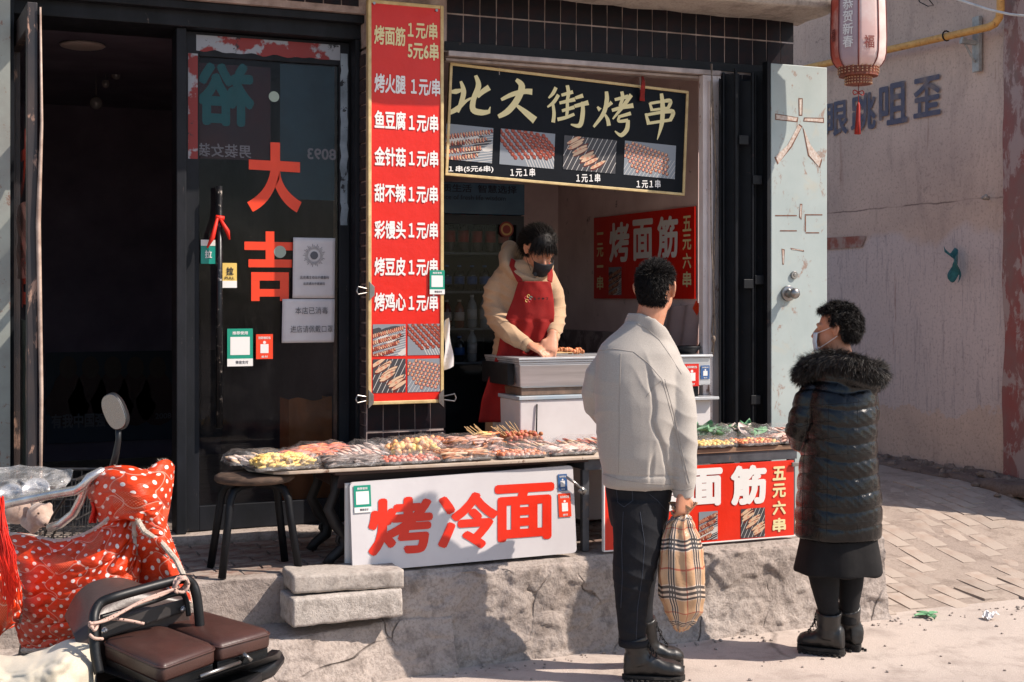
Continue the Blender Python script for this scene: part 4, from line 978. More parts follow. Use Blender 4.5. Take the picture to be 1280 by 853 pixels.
for (px_, py_) in ((930, 175), (947, 225), (936, 355), (950, 350), (945, 500)):
    c = P(px_, py_, Y=6.215); mb = MB(); mb.box(c + V((-.03, 0, -.025)), c + V((.03, .012, .025))); mb.build('hinge', M_black, fg, bevel=.003)
mb = MB(); mb.box((x0 - .16, 6.32, .44), (x1 - .02, 6.335, 2.78)); mb.build('back_panel', M_black, fg)
# rope hanging at the jamb
mb = MB(); rp = [P(x, y, Y=6.27) for x, y in ((889, 80), (892, 150), (896, 230), (893, 300), (892, 390), (890, 415), (893, 425), (890, 440))]; mb.tube(rp, .005, 6); rp = [P(x, y, Y=6.26) for x, y in ((890, 80), (888, 160), (889, 300), (893, 380), (894, 420), (891, 445))]; mb.tube(rp, .004, 6); mb.ell(P(892, 424, Y=6.26), (.012, .012, .02), 8, 6)
mb.build('rope', mat('dirty_cord', '#8f7f70', '#5e5148', 40, .9), None, True, label='knotted dirty cord hanging down beside the white window jamb', cat='rope')

# ================================================================ paper lantern
LY = 5.86
lc = P(1073, 60, Y=LY); sL = lc.z
lan = thing('lantern', 'faded red and white paper lantern with a red tassel under the canopy corner', 'lantern', tuple(P(1073, 108, Y=LY)))
M_lp = [mat('faded_lantern_paper', '#c9a6a0', '#d3c2bd', 5, .6, bump=.1, lo=.4, hi=.6), mat('red_lantern_paper', '#b24a38', '#c98f84', 6, .6, bump=.1, lo=.45, hi=.6), mat('greyish_lantern_paper', '#a08c92', '#b09aa0', 5, .6, bump=.1)]
R0 = 32.5 / FPX * (lc - V((0, 0, HC))).length * .97
prof = [(86, .72), (82, .84), (76, .95), (68, 1.0), (50, 1.02), (20, 1.0), (0, .98), (-6, .9), (-14, .7)]
zs = [P(1073, y, Y=LY).z for y, r in prof]
nseg = 8
_view = math.atan2(-lc.y, -lc.x)
def lmat(k):
    r = (2 * math.pi * (k + .68) / 8 - _view + math.pi) % (2 * math.pi) - math.pi
    return M_lp[2] if -.40 < r < .39 else (M_lp[1] if r <= -.40 and r > -1.3 else M_lp[0])
for k in range(nseg):
    t0 = 2 * math.pi * (k + .18) / nseg; t1 = 2 * math.pi * (k + 1.18) / nseg
    mb = MB()
    mb.grid(lambda u, v: (lambda i, f: V((lc.x, lc.y, 0)) + V((math.cos(t0 + (t1 - t0) * u), math.sin(t0 + (t1 - t0) * u), 0)) * R0 * (prof[i][1] * (1 - f) + prof[i + 1][1] * f) * (1 - .05 * math.sin(u * math.pi)) + V((0, 0, zs[i] * (1 - f) + zs[i + 1] * f)))(min(int(v * 8), 7), v * 8 - min(int(v * 8), 7)), 6, 24)
    mb.build('paper_panel', lmat(k), lan, True, solid=.001)
mb = MB()
for k in range(nseg):
    t = 2 * math.pi * (k + .18) / nseg
    mb.tube([V((lc.x + math.cos(t) * R0 * r * 1.01, lc.y + math.sin(t) * R0 * r * 1.01, z)) for (y, r), z in zip(prof, zs)], .0035, 5)
mb.build('rib', mat('dark_red_wire', '#6b2a26', None, rough=.5), lan)
cz = P(1073, 108, Y=LY).z
def lz(y): return P(1073, y, Y=LY).z
mb = MB()
for (y0, y1, r0, r1) in ((82, 94, .74, .70), (94, 96, .73, .73), (96, 106, .5, .48)):
    mb.tube([V((lc.x, lc.y, lz(y0))), V((lc.x, lc.y, lz(y1)))], [R0 * r0, R0 * r1], 24)
lb = mb.build('base_collar', mat('gold_red_braid', '#8a4a34', '#5c2f24', 60, .6, bump=.4, bsc=90), lan)
mb = MB()
for y in (85, 88.5, 92, 98, 101.5, 105):
    r = .75 if y < 95 else .5
    for k in range(28): t = 2 * math.pi * k / 28; mb.ell(V((lc.x + math.cos(t) * R0 * r, lc.y + math.sin(t) * R0 * r, lz(y))), .0045, 5, 4)
mb.build('braid', mat('dull_gold', '#b08a6c', None, rough=.5), lan, kind='stuff')
mb = MB(); mb.tube([V((lc.x, lc.y, lz(106))), V((lc.x, lc.y, lz(128)))], .0022, 5)
for s in (-1, 1): mb.tube([V((lc.x, lc.y, lz(116))) + V((s * .035 * math.sin(t), 0, .012 * math.sin(2 * t))) for t in np.linspace(0, 3.14, 9)], .003, 5)
mb.tube([V((lc.x, lc.y, lz(128))), V((lc.x, lc.y, lz(132))), V((lc.x - .003, lc.y, lz(150))), V((lc.x - .006, lc.y, lz(168)))], [.004, .009, .012, .017], 10)
mb.build('tassel', mat('red_tassel', '#a8281c', '#6e1712', 90, .7, stretch=(1, 1, .1)), lan, True)
mb = MB(); k_ = V((lc.x, lc.y, 0)); t_ = -math.pi / 2 - .32
def lan_print(ch, ang, ya, yb, w_, m, bold=.02):
    n_ = V((math.cos(ang), math.sin(ang), 0)); u2 = V((-n_.y, n_.x, 0)) ; 
    letters(mb, ch, V((lc.x, lc.y, lz(yb))) + n_ * (R0 * .992) - u2 * w_ / 2, u2, EZ, w_, lz(ya) - lz(yb), bold, n_, .0015)
an = 2 * math.pi * (5 + .68) / nseg
FACE = [2 * math.pi * (k + .68) / nseg for k in range(8)]
view = math.atan2(-lc.y, -lc.x)
FACE.sort(key=lambda a: abs((a - view + math.pi) % (2 * math.pi) - math.pi))
lan_print('恭\n贺\n新\n春', FACE[0], 3, 64, R0 * .42, M_wprint); mb.build('lettering', M_wprint, lan, fixn=False)
mb = MB(); lan_print('福', FACE[1], 50, 66, R0 * .4, M_red); lan_print('福', FACE[2], 38, 54, R0 * .35, M_red); mb.build('lettering', mat('dull_red_print', '#7d3a34', None, rough=.6, bump=0), lan, fixn=False)
mb = MB(); mb.tube([V((lc.x, lc.y, lz(-14))), V((lc.x - .03, lc.y + .02, 3.19)), V((lc.x - .09, lc.y + .06, 3.22))], .003, 5); mb.build('hanging_wire', M_black, lan)
# ================================================================ snack tables
TZ = .868
M_board = mat('edge_worn_board', '#a58d78', '#7c6250', 6, .75, bump=.4, bsc=40, stretch=(.3, 1, 1), spots='#d0c2b0', ssc=18, slo=.62, shi=.7)
M_darkwood = mat('dark_brown_wood', '#2b1815', '#3a211b', 7, .45, bump=.2, stretch=(.3, 1, 3))
M_iron = mat('cast_iron', '#1d1b1c', '#2a2524', 12, .55, bump=.35)
t1 = thing('snack_table', 'low dark wooden table with curvy legs covered in snack trays', 'table', (2.0, 5.9, .43))
mb = MB(); mb.box((1.60, 5.70, TZ - .10), (2.70, 6.12, TZ - .032)); mb.build('apron', M_darkwood, t1, bevel=.004)
mb = MB(); mb.box((1.56, 5.60, TZ - .030), (2.76, 6.20, TZ - .016)); mb.build('tabletop', M_darkwood, t1, bevel=.004)
for (lx, ly) in ((1.60, 5.72), (1.62, 6.08), (2.62, 5.74), (2.62, 6.08)):
    mb = MB(); s = -1
    pts = [(lx, ly, TZ - .04), (lx - .005, ly, TZ - .12), (lx - .035, ly, TZ - .19), (lx + .0, ly, TZ - .26), (lx + .045, ly, TZ - .31), (lx + .035, ly, TZ - .36), (lx - .02, ly, TZ - .40), (lx - .04, ly, .436)]
    mb.tube(pts, [.026, .022, .024, .026, .028, .026, .022, .026], 10, r2=[.022, .018, .02, .02, .02, .02, .018, .02])
    mb.tube([V((lx + .03, ly, TZ - .33)) + V((.034 * (1 - k / 16) * math.cos(k * .8), 0, .034 * (1 - k / 16) * math.sin(k * .8))) for k in range(14)], .009, 6)
    mb.build('leg', M_iron, t1, True)
bd = MB(); zb0 = TZ - .014
def top_pt(u, v):
    x = 1.235 + (2.84 - 1.235) * u; y = 5.45 + .80 * v
    return V((x, y, 0))
bd.prism([V((1.30, 5.61, zb0)), V((1.36, 5.585, zb0)), V((2.45, 5.56, zb0)), V((2.86, 5.56, zb0)), V((2.86, 6.17, zb0)), V((1.235, 6.24, zb0)), V((1.225, 5.75, zb0))], (0, 0, .014))
bd.build('counter_board', mat('pale_edge_board', '#a8937f', '#c1b3a4', 5, .7, bump=.4, spots='#6a4a38', ssc=20, slo=.6, shi=.66), None, False, .003, label='thin pale board lying across the stool and the dark low table', cat='board')
# round stool under its left end
sx, sy = P(329, 600, z=.84).x, 5.74
stl = thing('round_stool', 'round stool with bent black tube legs propping the left end of the board', 'stool', (sx, sy, .436))
seat_z = .836
mb = MB(); n = 40
ringz = []
for (r, z) in ((.155, seat_z - .022), (.168, seat_z - .012), (.166, seat_z + .004), (.150, seat_z + .012)):
    ringz.append([V((sx + math.cos(2 * math.pi * k / n) * r * (1 + .02 * mn.noise(V((k * .9, z * 50, 1)))), sy + math.sin(2 * math.pi * k / n) * r, z)) for k in range(n)])
mb.loft(ringz); mb.build('seat', mat('frayed_ply', '#5b473a', '#33271f', 18, .85, bump=.8, bsc=40, stretch=(1, 1, 4)), stl, True)
for k in range(4):
    t = math.radians((38, 142, 218, 322)[k]) ; c_, s_ = math.cos(t), math.sin(t)
    pts = [(sx + c_ * .02, sy + s_ * .02, seat_z - .035), (sx + c_ * .09, sy + s_ * .09, seat_z - .034), (sx + c_ * .135, sy + s_ * .135, seat_z - .05), (sx + c_ * .155, sy + s_ * .155, seat_z - .09), (sx + c_ * .165, sy + s_ * .165, seat_z - .16), (sx + c_ * .205, sy + s_ * .205, .437)]
    mb = MB(); mb.tube(pts, .0165, 10); mb.build('leg', M_black, stl, True)
# second table on the right: steel frame with a plank top
t2 = thing('steel_table', 'steel framed trestle table with plank top behind the two customers', 'table', (3.35, 5.9, .43))
M_steelgrey = mat('grey_painted_angle', '#5b5d62', '#45464b', 9, .5, metal=.3, bump=.2, spots='#7c6a60', ssc=20, slo=.6, shi=.68)
mb = MB(); mb.box((2.74, 5.605, TZ - .068), (3.90, 5.63, TZ - .022)); mb.box((2.74, 6.16, TZ - .068), (3.90, 6.185, TZ - .022)); mb.box((2.74, 5.626, TZ - .066), (2.765, 6.159, TZ - .022)); mb.box((3.875, 5.626, TZ - .066), (3.90, 6.159, TZ - .022)); mb.build('frame', M_steelgrey, t2)
for (lx, ly) in ((2.742, 5.628), (3.872, 5.628), (3.30, 5.628), (2.742, 6.13), (3.872, 6.13)):
    mb = MB(); mb.box((lx, ly, .425), (lx + .034, ly + .028, TZ - .069)); mb.build('leg', M_steelgrey, t2, bevel=.002)
for k in range(4):
    y = 5.598 + k * .150; mb = MB(); mb.box((2.86, y, TZ - .020), (3.96, y + .144, TZ + .002)); mb.build('plank', M_wood, t2, bevel=.002)
mb = MB(); mb.tube([(2.76, 5.63, .55), (2.76, 6.13, .55)], .012, 6); mb.tube([(2.70, 5.66, .58), (2.0, 6.1, .58)], .012, 6); mb.build('stretcher', M_black, t2)

# ================================================================ food trays
M_tray = mat('dull_tin_tray', '#8b8886', '#6f6c6b', 14, .35, metal=.6, bump=.1)
M_food = dict(
    yellow=mat('yellow_noodle', '#e0b552', '#ecd08a', 30, .5, bump=.4), orange=mat('orange_skewer', '#c9683c', '#dd9468', 26, .5, bump=.3),
    pink=mat('pink_meat', '#c99482', '#dcb3a2', 30, .45, bump=.3), red=mat('red_meat', '#b4503a', '#c97660', 30, .5, bump=.3),
    dark=mat('dark_sausage', '#5b4f4a', '#8a7a72', 20, .4, bump=.2), ball=mat('orange_ball', '#e3a06a', '#ebb985', 20, .4, bump=.1, rnd=.2),
    tan=mat('tan_tofu', '#c2a07e', '#d6b99a', 30, .55, bump=.3), white=mat('pale_squid', '#d8cac0', '#c7b2a7', 20, .45, bump=.2),
    green=mat('green_leaf', '#4c7f5c', '#7fae80', 14, .55, bump=.4), brown=mat('brown_kebab', '#9a5a38', '#b57a4e', 30, .5, bump=.3))
M_stick = mat('bamboo_stick', '#c9a878', None, rough=.7, bump=0)
def film_mat():
    a = N('cling_film'); co = a.co()
    h = a.noise(14, 6, .7, co, 1.5)
    a.set(col='#d8d4d2', rough=.14, spec=.5, alpha=a.ramp(a.noise(9, 5, .7, co, 1), [(.40, .03), (.56, .14), (.66, .45)]), normal=a.bump(h, .8, .02)); return a.m
M_film = film_mat()
seedc = [0]
def tray(x, y, w_, d_, kind, lab, zz=None, rz=0, ht=.03, film=True, cat='tray', name='food_tray', sticks=False, grp='trays of snacks on the tables'):
    seedc[0] += 1; rn = random.Random(seedc[0]); zz = TZ + .001 if zz is None else zz
    w_ *= 1.22 if film else 1; d_ *= 1.06
    t = thing(name, lab, cat, (x, y, zz), rz, grp); Mx = FRAME[t.name]
    mb = MB(); mb.M = Mx
    def rr(sx_, sy_, z, k=5):
        out = []; r = .018
        for (cx, cy, a0_) in ((1, 1, 0), (-1, 1, 1), (-1, -1, 2), (1, -1, 3)):
            for i in range(k): a = (a0_ + i / (k - 1)) * math.pi / 2; out.append(V((cx * (sx_ - r) + r * math.cos(a), cy * (sy_ - r) + r * math.sin(a), z)))
        return out
    a, b = w_ / 2, d_ / 2
    mb.loft([rr(a - .012, b - .012, 0), rr(a - .002, b - .002, .014), rr(a, b, .016), rr(a - .002, b - .002, .0165), rr(a - .012, b - .012, .006)], True)
    mb.build('tray', M_tray, t, True)
    mb = MB(); mb.M = Mx; c1, c2 = M_food[kind[0]], M_food[kind[-1]]
    kd = kind[1]
    if kd == 'rows':        # skewered pieces, in rows, ends of sticks showing
        nr = max(3, int(w_ / .026)); npc = max(3, int(d_ / .03))
        for r in range(nr):
            for k in range(npc):
                for lay in range(2 if ht > .035 else 1):
                    px = -a + .022 + (w_ - .044) * r / (nr - 1) + rn.uniform(-.004, .004); py = -b + .022 + (d_ - .044) * k / (npc - 1) + rn.uniform(-.003, .003)
                    mb.cm = 1 if rn.random() < .35 else 0
                    mb.ell((px, py, .012 + lay * .016 + rn.uniform(0, ht * .4)), (.012, .014, .011), 7, 5, Matrix.Rotation(rn.uniform(-.5, .5), 3, 'X'))
    elif kd == 'strips':
        for k in range(int(w_ * d_ * 3600)):
            px, py = rn.uniform(-a + .03, a - .03), rn.uniform(-b + .02, b - .02); ang = rn.gauss(.2, .35); L = rn.uniform(.03, .055); zc = .012 + rn.uniform(0, ht)
            mb.cm = 1 if rn.random() < .4 else 0; dv = V((math.cos(ang), math.sin(ang), rn.uniform(-.1, .1))) * L
            c = V((px, py, zc)); mb.tube([c - dv, c - dv * .2 + V((0, 0, .004)), c + dv * .4 + V((0, 0, .003)), c + dv], [.004, .0065, .006, .003], 6)
    elif kd == 'balls':
        for k in range(int(w_ * d_ * 2200)):
            px, py = rn.uniform(-a + .025, a - .025), rn.uniform(-b + .025, b - .025); hh = ht * max(0, 1 - (abs(px) / a) ** 3) * max(0, 1 - (abs(py) / b) ** 3)
            mb.cm = 1 if rn.random() < .25 else 0; mb.ell((px, py, .018 + rn.random() * hh), rn.uniform(.012, .016), 9, 6)
    elif kd == 'slabs':
        nr = max(3, int(w_ / .035)); 
        for r in range(nr):
            for k in range(max(2, int(d_ / .06))):
                px = -a + .028 + (w_ - .056) * r / (nr - 1); py = -b + .035 + (d_ - .07) * k / max(1, int(d_ / .06) - 1)
                mb.cm = 1 if rn.random() < .4 else 0; R = Matrix.Rotation(rn.uniform(-.3, .3), 3, 'Z') @ Matrix.Rotation(.35 + rn.uniform(-.1, .1), 3, 'Y')
                c = V((px, py, .02 + rn.uniform(0, ht * .5))); mb.ell(c, (.024, .03, .006), 10, 5, R)
    elif kd == 'leaves':
        for k in range(26):
            px, py = rn.uniform(-a + .04, a - .04), rn.uniform(-b + .03, b - .03); R = Matrix.Rotation(rn.random() * 6.3, 3, 'Z') @ Matrix.Rotation(rn.uniform(-.7, .7), 3, 'X'); c = V((px, py, .02 + rn.random() * ht)); L = rn.uniform(.04, .06)
            mb.cm = k % 2; mb.grid(lambda u, v: c + R @ V(((u - .5) * L * 1.2 * math.sin(math.pi * min(.98, max(.04, v))) , (v - .5) * L * 2.2, .012 * math.sin(u * 9 + k) * v + .02 * (u - .5) ** 2)), 5, 6)
    elif kd == 'noodle':
        for k in range(230):
            px, py = rn.uniform(-a + .03, a - .03), rn.uniform(-b + .03, b - .03); hh = ht * (1 - (abs(px) / a) ** 4) * (1 - (abs(py) / b) ** 4); c = V((px, py, .015 + rn.random() * hh)); r = rn.uniform(.010, .017); ph = rn.random() * 6
            mb.cm = k % 2; mb.tube([c + V((math.cos(ph + i * 1.3) * r, math.sin(ph + i * 1.3) * r * .8, .004 * math.sin(i * 2 + ph))) for i in range(6)], .0055, 6)
    fo = mb.build('food', [c1, c2], t, True, kind='stuff')
    if sticks:
        mb = MB(); mb.M = Mx
        for k in range(sticks):
            px = rn.uniform(-a * .8, a * .3); py = rn.uniform(-b * .5, b * .5); mb.tube([V((px, py, ht * .6)), V((px - .07 + rn.uniform(-.02, .02), py + rn.uniform(-.02, .02), ht + rn.uniform(.03, .06)))], .0018, 5)
        mb.build('stick', M_stick, t, kind='stuff')
    if film:
        mb = MB(); mb.M = Mx; sd_ = seedc[0]
        def fl(u, v):
            px, py = (u - .5) * (w_ + .012), (v - .5) * (d_ + .014); e = min(1, 6 * min(u, 1 - u, v, 1 - v))
            h = .019 + (ht + .010) * e ** .5 + .007 * mn.noise(V((u * 6 + sd_, v * 5, 0))) + .006 * abs(mn.noise(V((u * 14, v * 9, sd_)))) - (.012 if e < .01 else 0)
            return V((px, py, h))
        mb.grid(fl, 24, 18); mb.build('plastic_film', M_film, t, True)
    return t
def TX(px, y): return P(px, 0, Y=y).x
F1, F2, F3 = 5.685, 5.89, 6.08
tray(TX(350, F1) + .005, F1, .235, .20, ('yellow', 'noodle', 'yellow'), 'tin tray heaped with yellow curly noodles at the left front corner', ht=.045, rz=.08)
tray(TX(437, F1), F1 - .01, .215, .18, ('dark', 'strips', 'dark'), 'tray of dark grey strips under film beside the yellow noodles', ht=.022, rz=-.03)
tray(TX(505, F1) + .01, F1 - .01, .225, .18, ('red', 'rows', 'pink'), 'tray of small reddish pieces in the front row, third from the left', ht=.018)
tray(TX(572, F1) + .02, F1, .20, .19, ('brown', 'strips', 'tan'), 'tray of brownish strips in the front row right of the small red pieces', ht=.024, rz=.03)
tray(TX(640, F1) + .02, F1 - .005, .20, .18, ('orange', 'rows', 'pink'), 'tray of orange skewered pieces near the right end of the low table front', ht=.022)
tray(TX(706, F1) + .02, F1 + .01, .19, .18, ('pink', 'strips', 'white'), 'tray of pale pink strips at the right front corner of the board', ht=.018, rz=-.04)
tray(TX(318, F2), F2, .20, .19, ('white', 'slabs', 'tan'), 'tray of pale slices behind the yellow noodles at the left end', ht=.03)
tray(TX(382, F2), F2, .19, .19, ('orange', 'strips', 'red'), 'tray of orange red strips in the second row behind the noodles', ht=.03, rz=.04)
tray(TX(448, F2), F2, .21, .19, ('white', 'slabs', 'pink'), 'tray of pink and white slices under film left of the orange balls', ht=.026)
tray(TX(515, F2 + .02), F2 + .02, .22, .20, ('ball', 'balls', 'yellow'), 'tray heaped with orange balls in the middle of the low table', ht=.055)
tray(TX(590, F2 + .02), F2 + .02, .22, .20, ('pink', 'strips', 'brown'), 'bulging film covered tray of pink brown meat right of the orange balls', ht=.055, rz=-.08)
tray(TX(662, F2), F2, .20, .19, ('tan', 'slabs', 'pink'), 'tray of flat tan slices in the second row right of the bulging tray', ht=.03, rz=.05)
tray(TX(732, F2), F2 + .03, .20, .18, ('red', 'slabs', 'tan'), 'tray of reddish flat slices beside the man in the grey jacket', ht=.025)
tray(TX(402, F3), F3, .20, .18, ('red', 'strips', 'orange'), 'tray of red strips at the back left under the glass door', ht=.03)
tray(TX(470, F3), F3, .20, .18, ('white', 'slabs', 'white'), 'tray of white slices at the back below the tall price board', ht=.03)
tray(TX(540, F3), F3 + .02, .20, .18, ('orange', 'balls', 'ball'), 'tray of orange lumps at the back below the price board corner', ht=.04)
tray(TX(610, F3 + .04), F3 + .06, .13, .13, ('yellow', 'strips', 'orange'), 'small plate of yellow skewers with sticks pointing up', zz=TZ + .012, ht=.04, film=False, cat='plate', name='skewer_plate', sticks=7, grp='plates of standing skewers')
tray(TX(652, F3 + .04), F3 + .05, .20, .15, ('brown', 'rows', 'red'), 'oval plate of brown glazed skewers with sticks pointing up', zz=TZ + .012, ht=.045, film=False, cat='plate', name='skewer_plate', sticks=10, grp='plates of standing skewers')
TZ2 = TZ + .004
tray(TX(785, 5.70), 5.70, .20, .18, ('tan', 'slabs', 'pink'), 'tray of tan slices on the steel table mostly behind the man', zz=TZ2, ht=.03)
tray(TX(884, 5.68), 5.67, .18, .17, ('yellow', 'rows', 'yellow'), 'tray of yellow skewers on the steel table at the man\'s elbow', zz=TZ2, ht=.02)
tray(TX(940, 5.67), 5.67, .20, .17, ('orange', 'rows', 'yellow'), 'tray of orange and yellow skewers in the middle front of the steel table', zz=TZ2, ht=.02)
tray(TX(992, 5.67), 5.68, .18, .18, ('pink', 'strips', 'white'), 'tray of pink and white strips on the steel table next to the fur hood woman', zz=TZ2, ht=.022)
tray(TX(880, 5.92), 5.92, .22, .20, ('green', 'leaves', 'green'), 'tray of green lettuce leaves under film on the steel table', zz=TZ2, ht=.05)
tray(TX(935, 5.92), 5.93, .20, .20, ('green', 'leaves', 'white'), 'tray of pale cabbage leaves at the back of the steel table', zz=TZ2, ht=.04)
tray(TX(990, 5.90), 5.92, .20, .20, ('pink', 'slabs', 'white'), 'tray of pinkish slices at the back right of the steel table', zz=TZ2, ht=.035)

# ================================================================ grill station
M_sst = mat('brushed_stainless', '#c6c8cb', '#aeb0b3', 10, .34, metal=.45, bump=.15, bsc=30, stretch=(.2, 1, 3), spots='#5c534e', ssc=18, slo=.66, shi=.74)
M_cab = mat('white_cabinet', '#cfcbca', '#c2bdbc', 3, .4, bump=.05)
gy0, gy1 = 6.20, 6.62
X0 = P(650, 480, Y=gy0).x; X1 = X0 + .62
cb = thing('white_cabinet', 'white cabinet carrying the stainless grill in front of the seller', 'cabinet', (X0 + .3, 6.4, .43))
zc = P(680, 500, Y=gy0).z
mb = MB(); mb.box((X0, gy0, .46), (X1, gy1, zc)); mb.build('body', M_cab, cb, bevel=.006)
mb = MB(); mb.box((X0 - .008, gy0 - .008, zc + .001), (X1 + .008, gy1 + .008, zc + .02)); mb.build('top', mat('bluish_worktop', '#8da0ad', '#a8adb0', 6, .4), cb, bevel=.003)
mb = MB(); mb.tube([(X0 + .09, gy0 - .006, zc - .02), (X0 + .085, gy0 - .01, zc - .15), (X0 + .11, gy0 - .008, zc - .3)], .004, 6); mb.build('cord', M_black, cb, True)
gr = thing('grill', 'stainless steel grill with dripping tray on the white cabinet', 'grill', (X0 + .3, 6.4, zc + .02))
g0, g1 = P(680, 484, Y=gy0).z, P(680, 447, Y=gy0).z
mb = MB(); mb.box((X0 + .02, gy0 + .03, zc + .021), (X1 - .02, gy1 - .02, zc + .06)); mb.build('drip_tray', mat('greasy_tray', '#7d6555', '#55483f', 12, .5), gr, bevel=.003)
mb = MB(); mb.hexa([(X0 + .01, gy0 + .02, g0), (X1, gy0 + .02, g0), (X1, gy1, g0), (X0 + .01, gy1, g0), (X0 - .01, gy0 - .02, g1 - .035), (X1 + .01, gy0 - .02, g1 - .035), (X1 + .01, gy1, g1 - .035), (X0 - .01, gy1, g1 - .035)]); mb.build('body', M_sst, gr, bevel=.004)
for k in range(3):
    mb = MB(); mb.box((X0 - .012 - .004 * k, gy0 - .022 + .006 * (2 - k) - .01, g1 - .034 + k * .012), (X1 + .012, gy1 + .005, g1 - .024 + k * .012)); mb.build('step', M_sst, gr, bevel=.0015)
mb = MB(); mb.box((X0 - .05, gy0 + .04, g0 + .01), (X0 - .014, gy1 - .03, g1 - .03)); mb.build('end_box', M_black, gr, bevel=.004)
mb = MB(); mb.box((X0 + .02, gy0 + .02, zc + .061), (X1 - .02, gy0 + .04, g0 - .001)); mb.build('support', M_sst, gr)
# skewers being turned on the grill top
sk = thing('skewer_bundle', 'row of brown skewers on the grill under the seller\'s hands', 'skewers', tuple(P(696, 442, Y=6.42)))
sz = g1 + .006; mb = MB(); rn = random.Random(2); A = P(672, 441, Y=6.40); B = P(724, 441, Y=6.40)
for k in range(46):
    t = k / 45; mb.cm = k % 2; mb.ell((A.x + (B.x - A.x) * t, 6.36 + rn.uniform(-.012, .012) + .03 * math.sin(t * 3), sz + .010 + rn.uniform(0, .016)), (.010, .016, .012), 8, 5, Matrix.Rotation(rn.uniform(-.6, .6), 3, 'Z'))
mb.build('meat', [M_food['orange'], M_food['brown']], sk, True, kind='stuff')
for k in range(5): mb = MB(); mb.tube([(A.x - .02 + k * .012, 6.37 + k * .003, sz + .006 + k * .003), (B.x - .03, 6.36 + k * .004, sz + .008)], .0018, 5); mb.build('stick', M_stick, sk)
# second stove on the right with a pan
zs_ = P(870, 497, Y=6.18).z
sx0, sx1 = P(852, 480, Y=6.22).x, P(888, 480, Y=6.22).x
sv = thing('side_stove', 'small stainless stove with red payment label beside the window jamb', 'stove', ((sx0 + sx1) / 2, 6.3, .43))
za, zb_ = P(870, 482, Y=6.22).z, P(870, 447, Y=6.22).z
mb = MB(); mb.box((sx0 - .35, 6.22, za), (sx1, 6.6, zb_)); mb.build('body', M_sst, sv, bevel=.004)
mb = MB(); mb.box((sx0 - .36, 6.205, zb_ + .001), (sx1 + .008, 6.61, zb_ + .014)); mb.build('top', M_sst, sv, bevel=.003)
for lx in (sx1 - .09, sx0 - .3): mb = MB(); mb.box((lx, 6.26, zs_ + .001), (lx + .04, 6.3, za - .001)); mb.build('leg', M_black, sv)
zs_ = P(870, 497, Y=6.18).z
mb = MB(); mb.box((sx0 - .36, 6.18, zs_ - .015), (sx1 + .03, 6.62, zs_)); mb.build('shelf', M_sst, sv, bevel=.002)
mb = MB(); mb.box((sx0 - .34, 6.22, .44), (sx1 + .0, 6.60, zs_ - .016)); mb.build('lower_cabinet', M_cab, sv, bevel=.004)
sticker_px(sv, 856, 455, 873.5, 483, 6.217, M_red, 'red'); sticker_px(sv, 876, 457, 887, 474, 6.217, M_bluep, 'pay2')
pn = thing('frying_pan', 'black frying pan with upright handle on the side stove', 'pan', tuple(P(858, 443, Y=6.35)))
c = V((P(857, 443, Y=6.35).x, 6.35, zb_ + .016)); mb = MB()
mb.loft([mb.ring(c + V((0, 0, z)), (0, 0, 1), r, 28) for r, z in ((.055, 0), (.075, .025), (.082, .04), (.079, .04), (.070, .024), (.05, .006))]); mb.build('bowl', M_black, pn, True)
mb = MB(); mb.tube([c + V((.076, -.01, .035)), c + V((.09, -.02, .07)), c + V((.088, -.02, .10))], [.006, .008, .006], 8); mb.build('handle', M_black, pn, True)

# ================================================================ drinks fridge
fx0, fx1, fy = 2.60, P(655, 300, Y=7.6).x, 7.6
fr = thing('drinks_fridge', 'tall glass fronted drinks fridge in the dark stall behind the seller', 'fridge', ((fx0 + fx1) / 2, 7.9, .43))
ftop = P(600, 229, Y=fy).z; fhd = P(600, 268, Y=fy).z
M_fr = mat('grey_fridge_shell', '#262c33', '#1d2228', 4, .5)
mb = MB(); mb.box((fx0, fy + .04, .44), (fx0 + .04, fy + .6, ftop)); mb.box((fx1 - .04, fy + .04, .44), (fx1, fy + .6, ftop)); mb.box((fx0 + .04, fy + .56, .44), (fx1 - .04, fy + .6, ftop)); mb.box((fx0 + .04, fy + .04, .44), (fx1 - .04, fy + .56, .56)); mb.box((fx0 + .04, fy + .04, fhd + .02), (fx1 - .04, fy + .56, ftop)); mb.build('shell', M_fr, fr)
mb = MB(); mb.box((fx0, fy - .01, fhd), (fx1, fy + .038, ftop)); hp = mb.build('header', mat('blue_header', '#2d4a62', '#3d5b70', 3, .4), fr, bevel=.004)
mb = MB(); print_px(mb, '品质生活  智慧选择', 540, 231, 646, 241, fy - .012, .02); print_px(mb, 'Choice of fresh life wisdom', 540, 244, 632, 250, fy - .012, .0); mb.build('lettering', mat('navy_ink', '#101c2e', None, rough=.5, bump=0), hp, fixn=False)
mb = MB(); mb.box((fx0, fy, .50), (fx0 + .05, fy + .035, fhd - .005)); mb.box((fx1 - .05, fy, .50), (fx1, fy + .035, fhd - .005)); mb.box((fx0 + .05, fy, fhd - .06), (fx1 - .05, fy + .035, fhd - .005)); mb.box((fx0 + .05, fy, .50), (fx1 - .05, fy + .035, .56)); mb.build('door_frame', M_fr, fr)
mb = MB(); mb.box((fx0 + .05, fy + .012, .56), (fx1 - .05, fy + .018, fhd - .06)); mb.build('door_glass', glassy('fridge_glass', '#0c1014', .22, .05, spec=.3), fr)
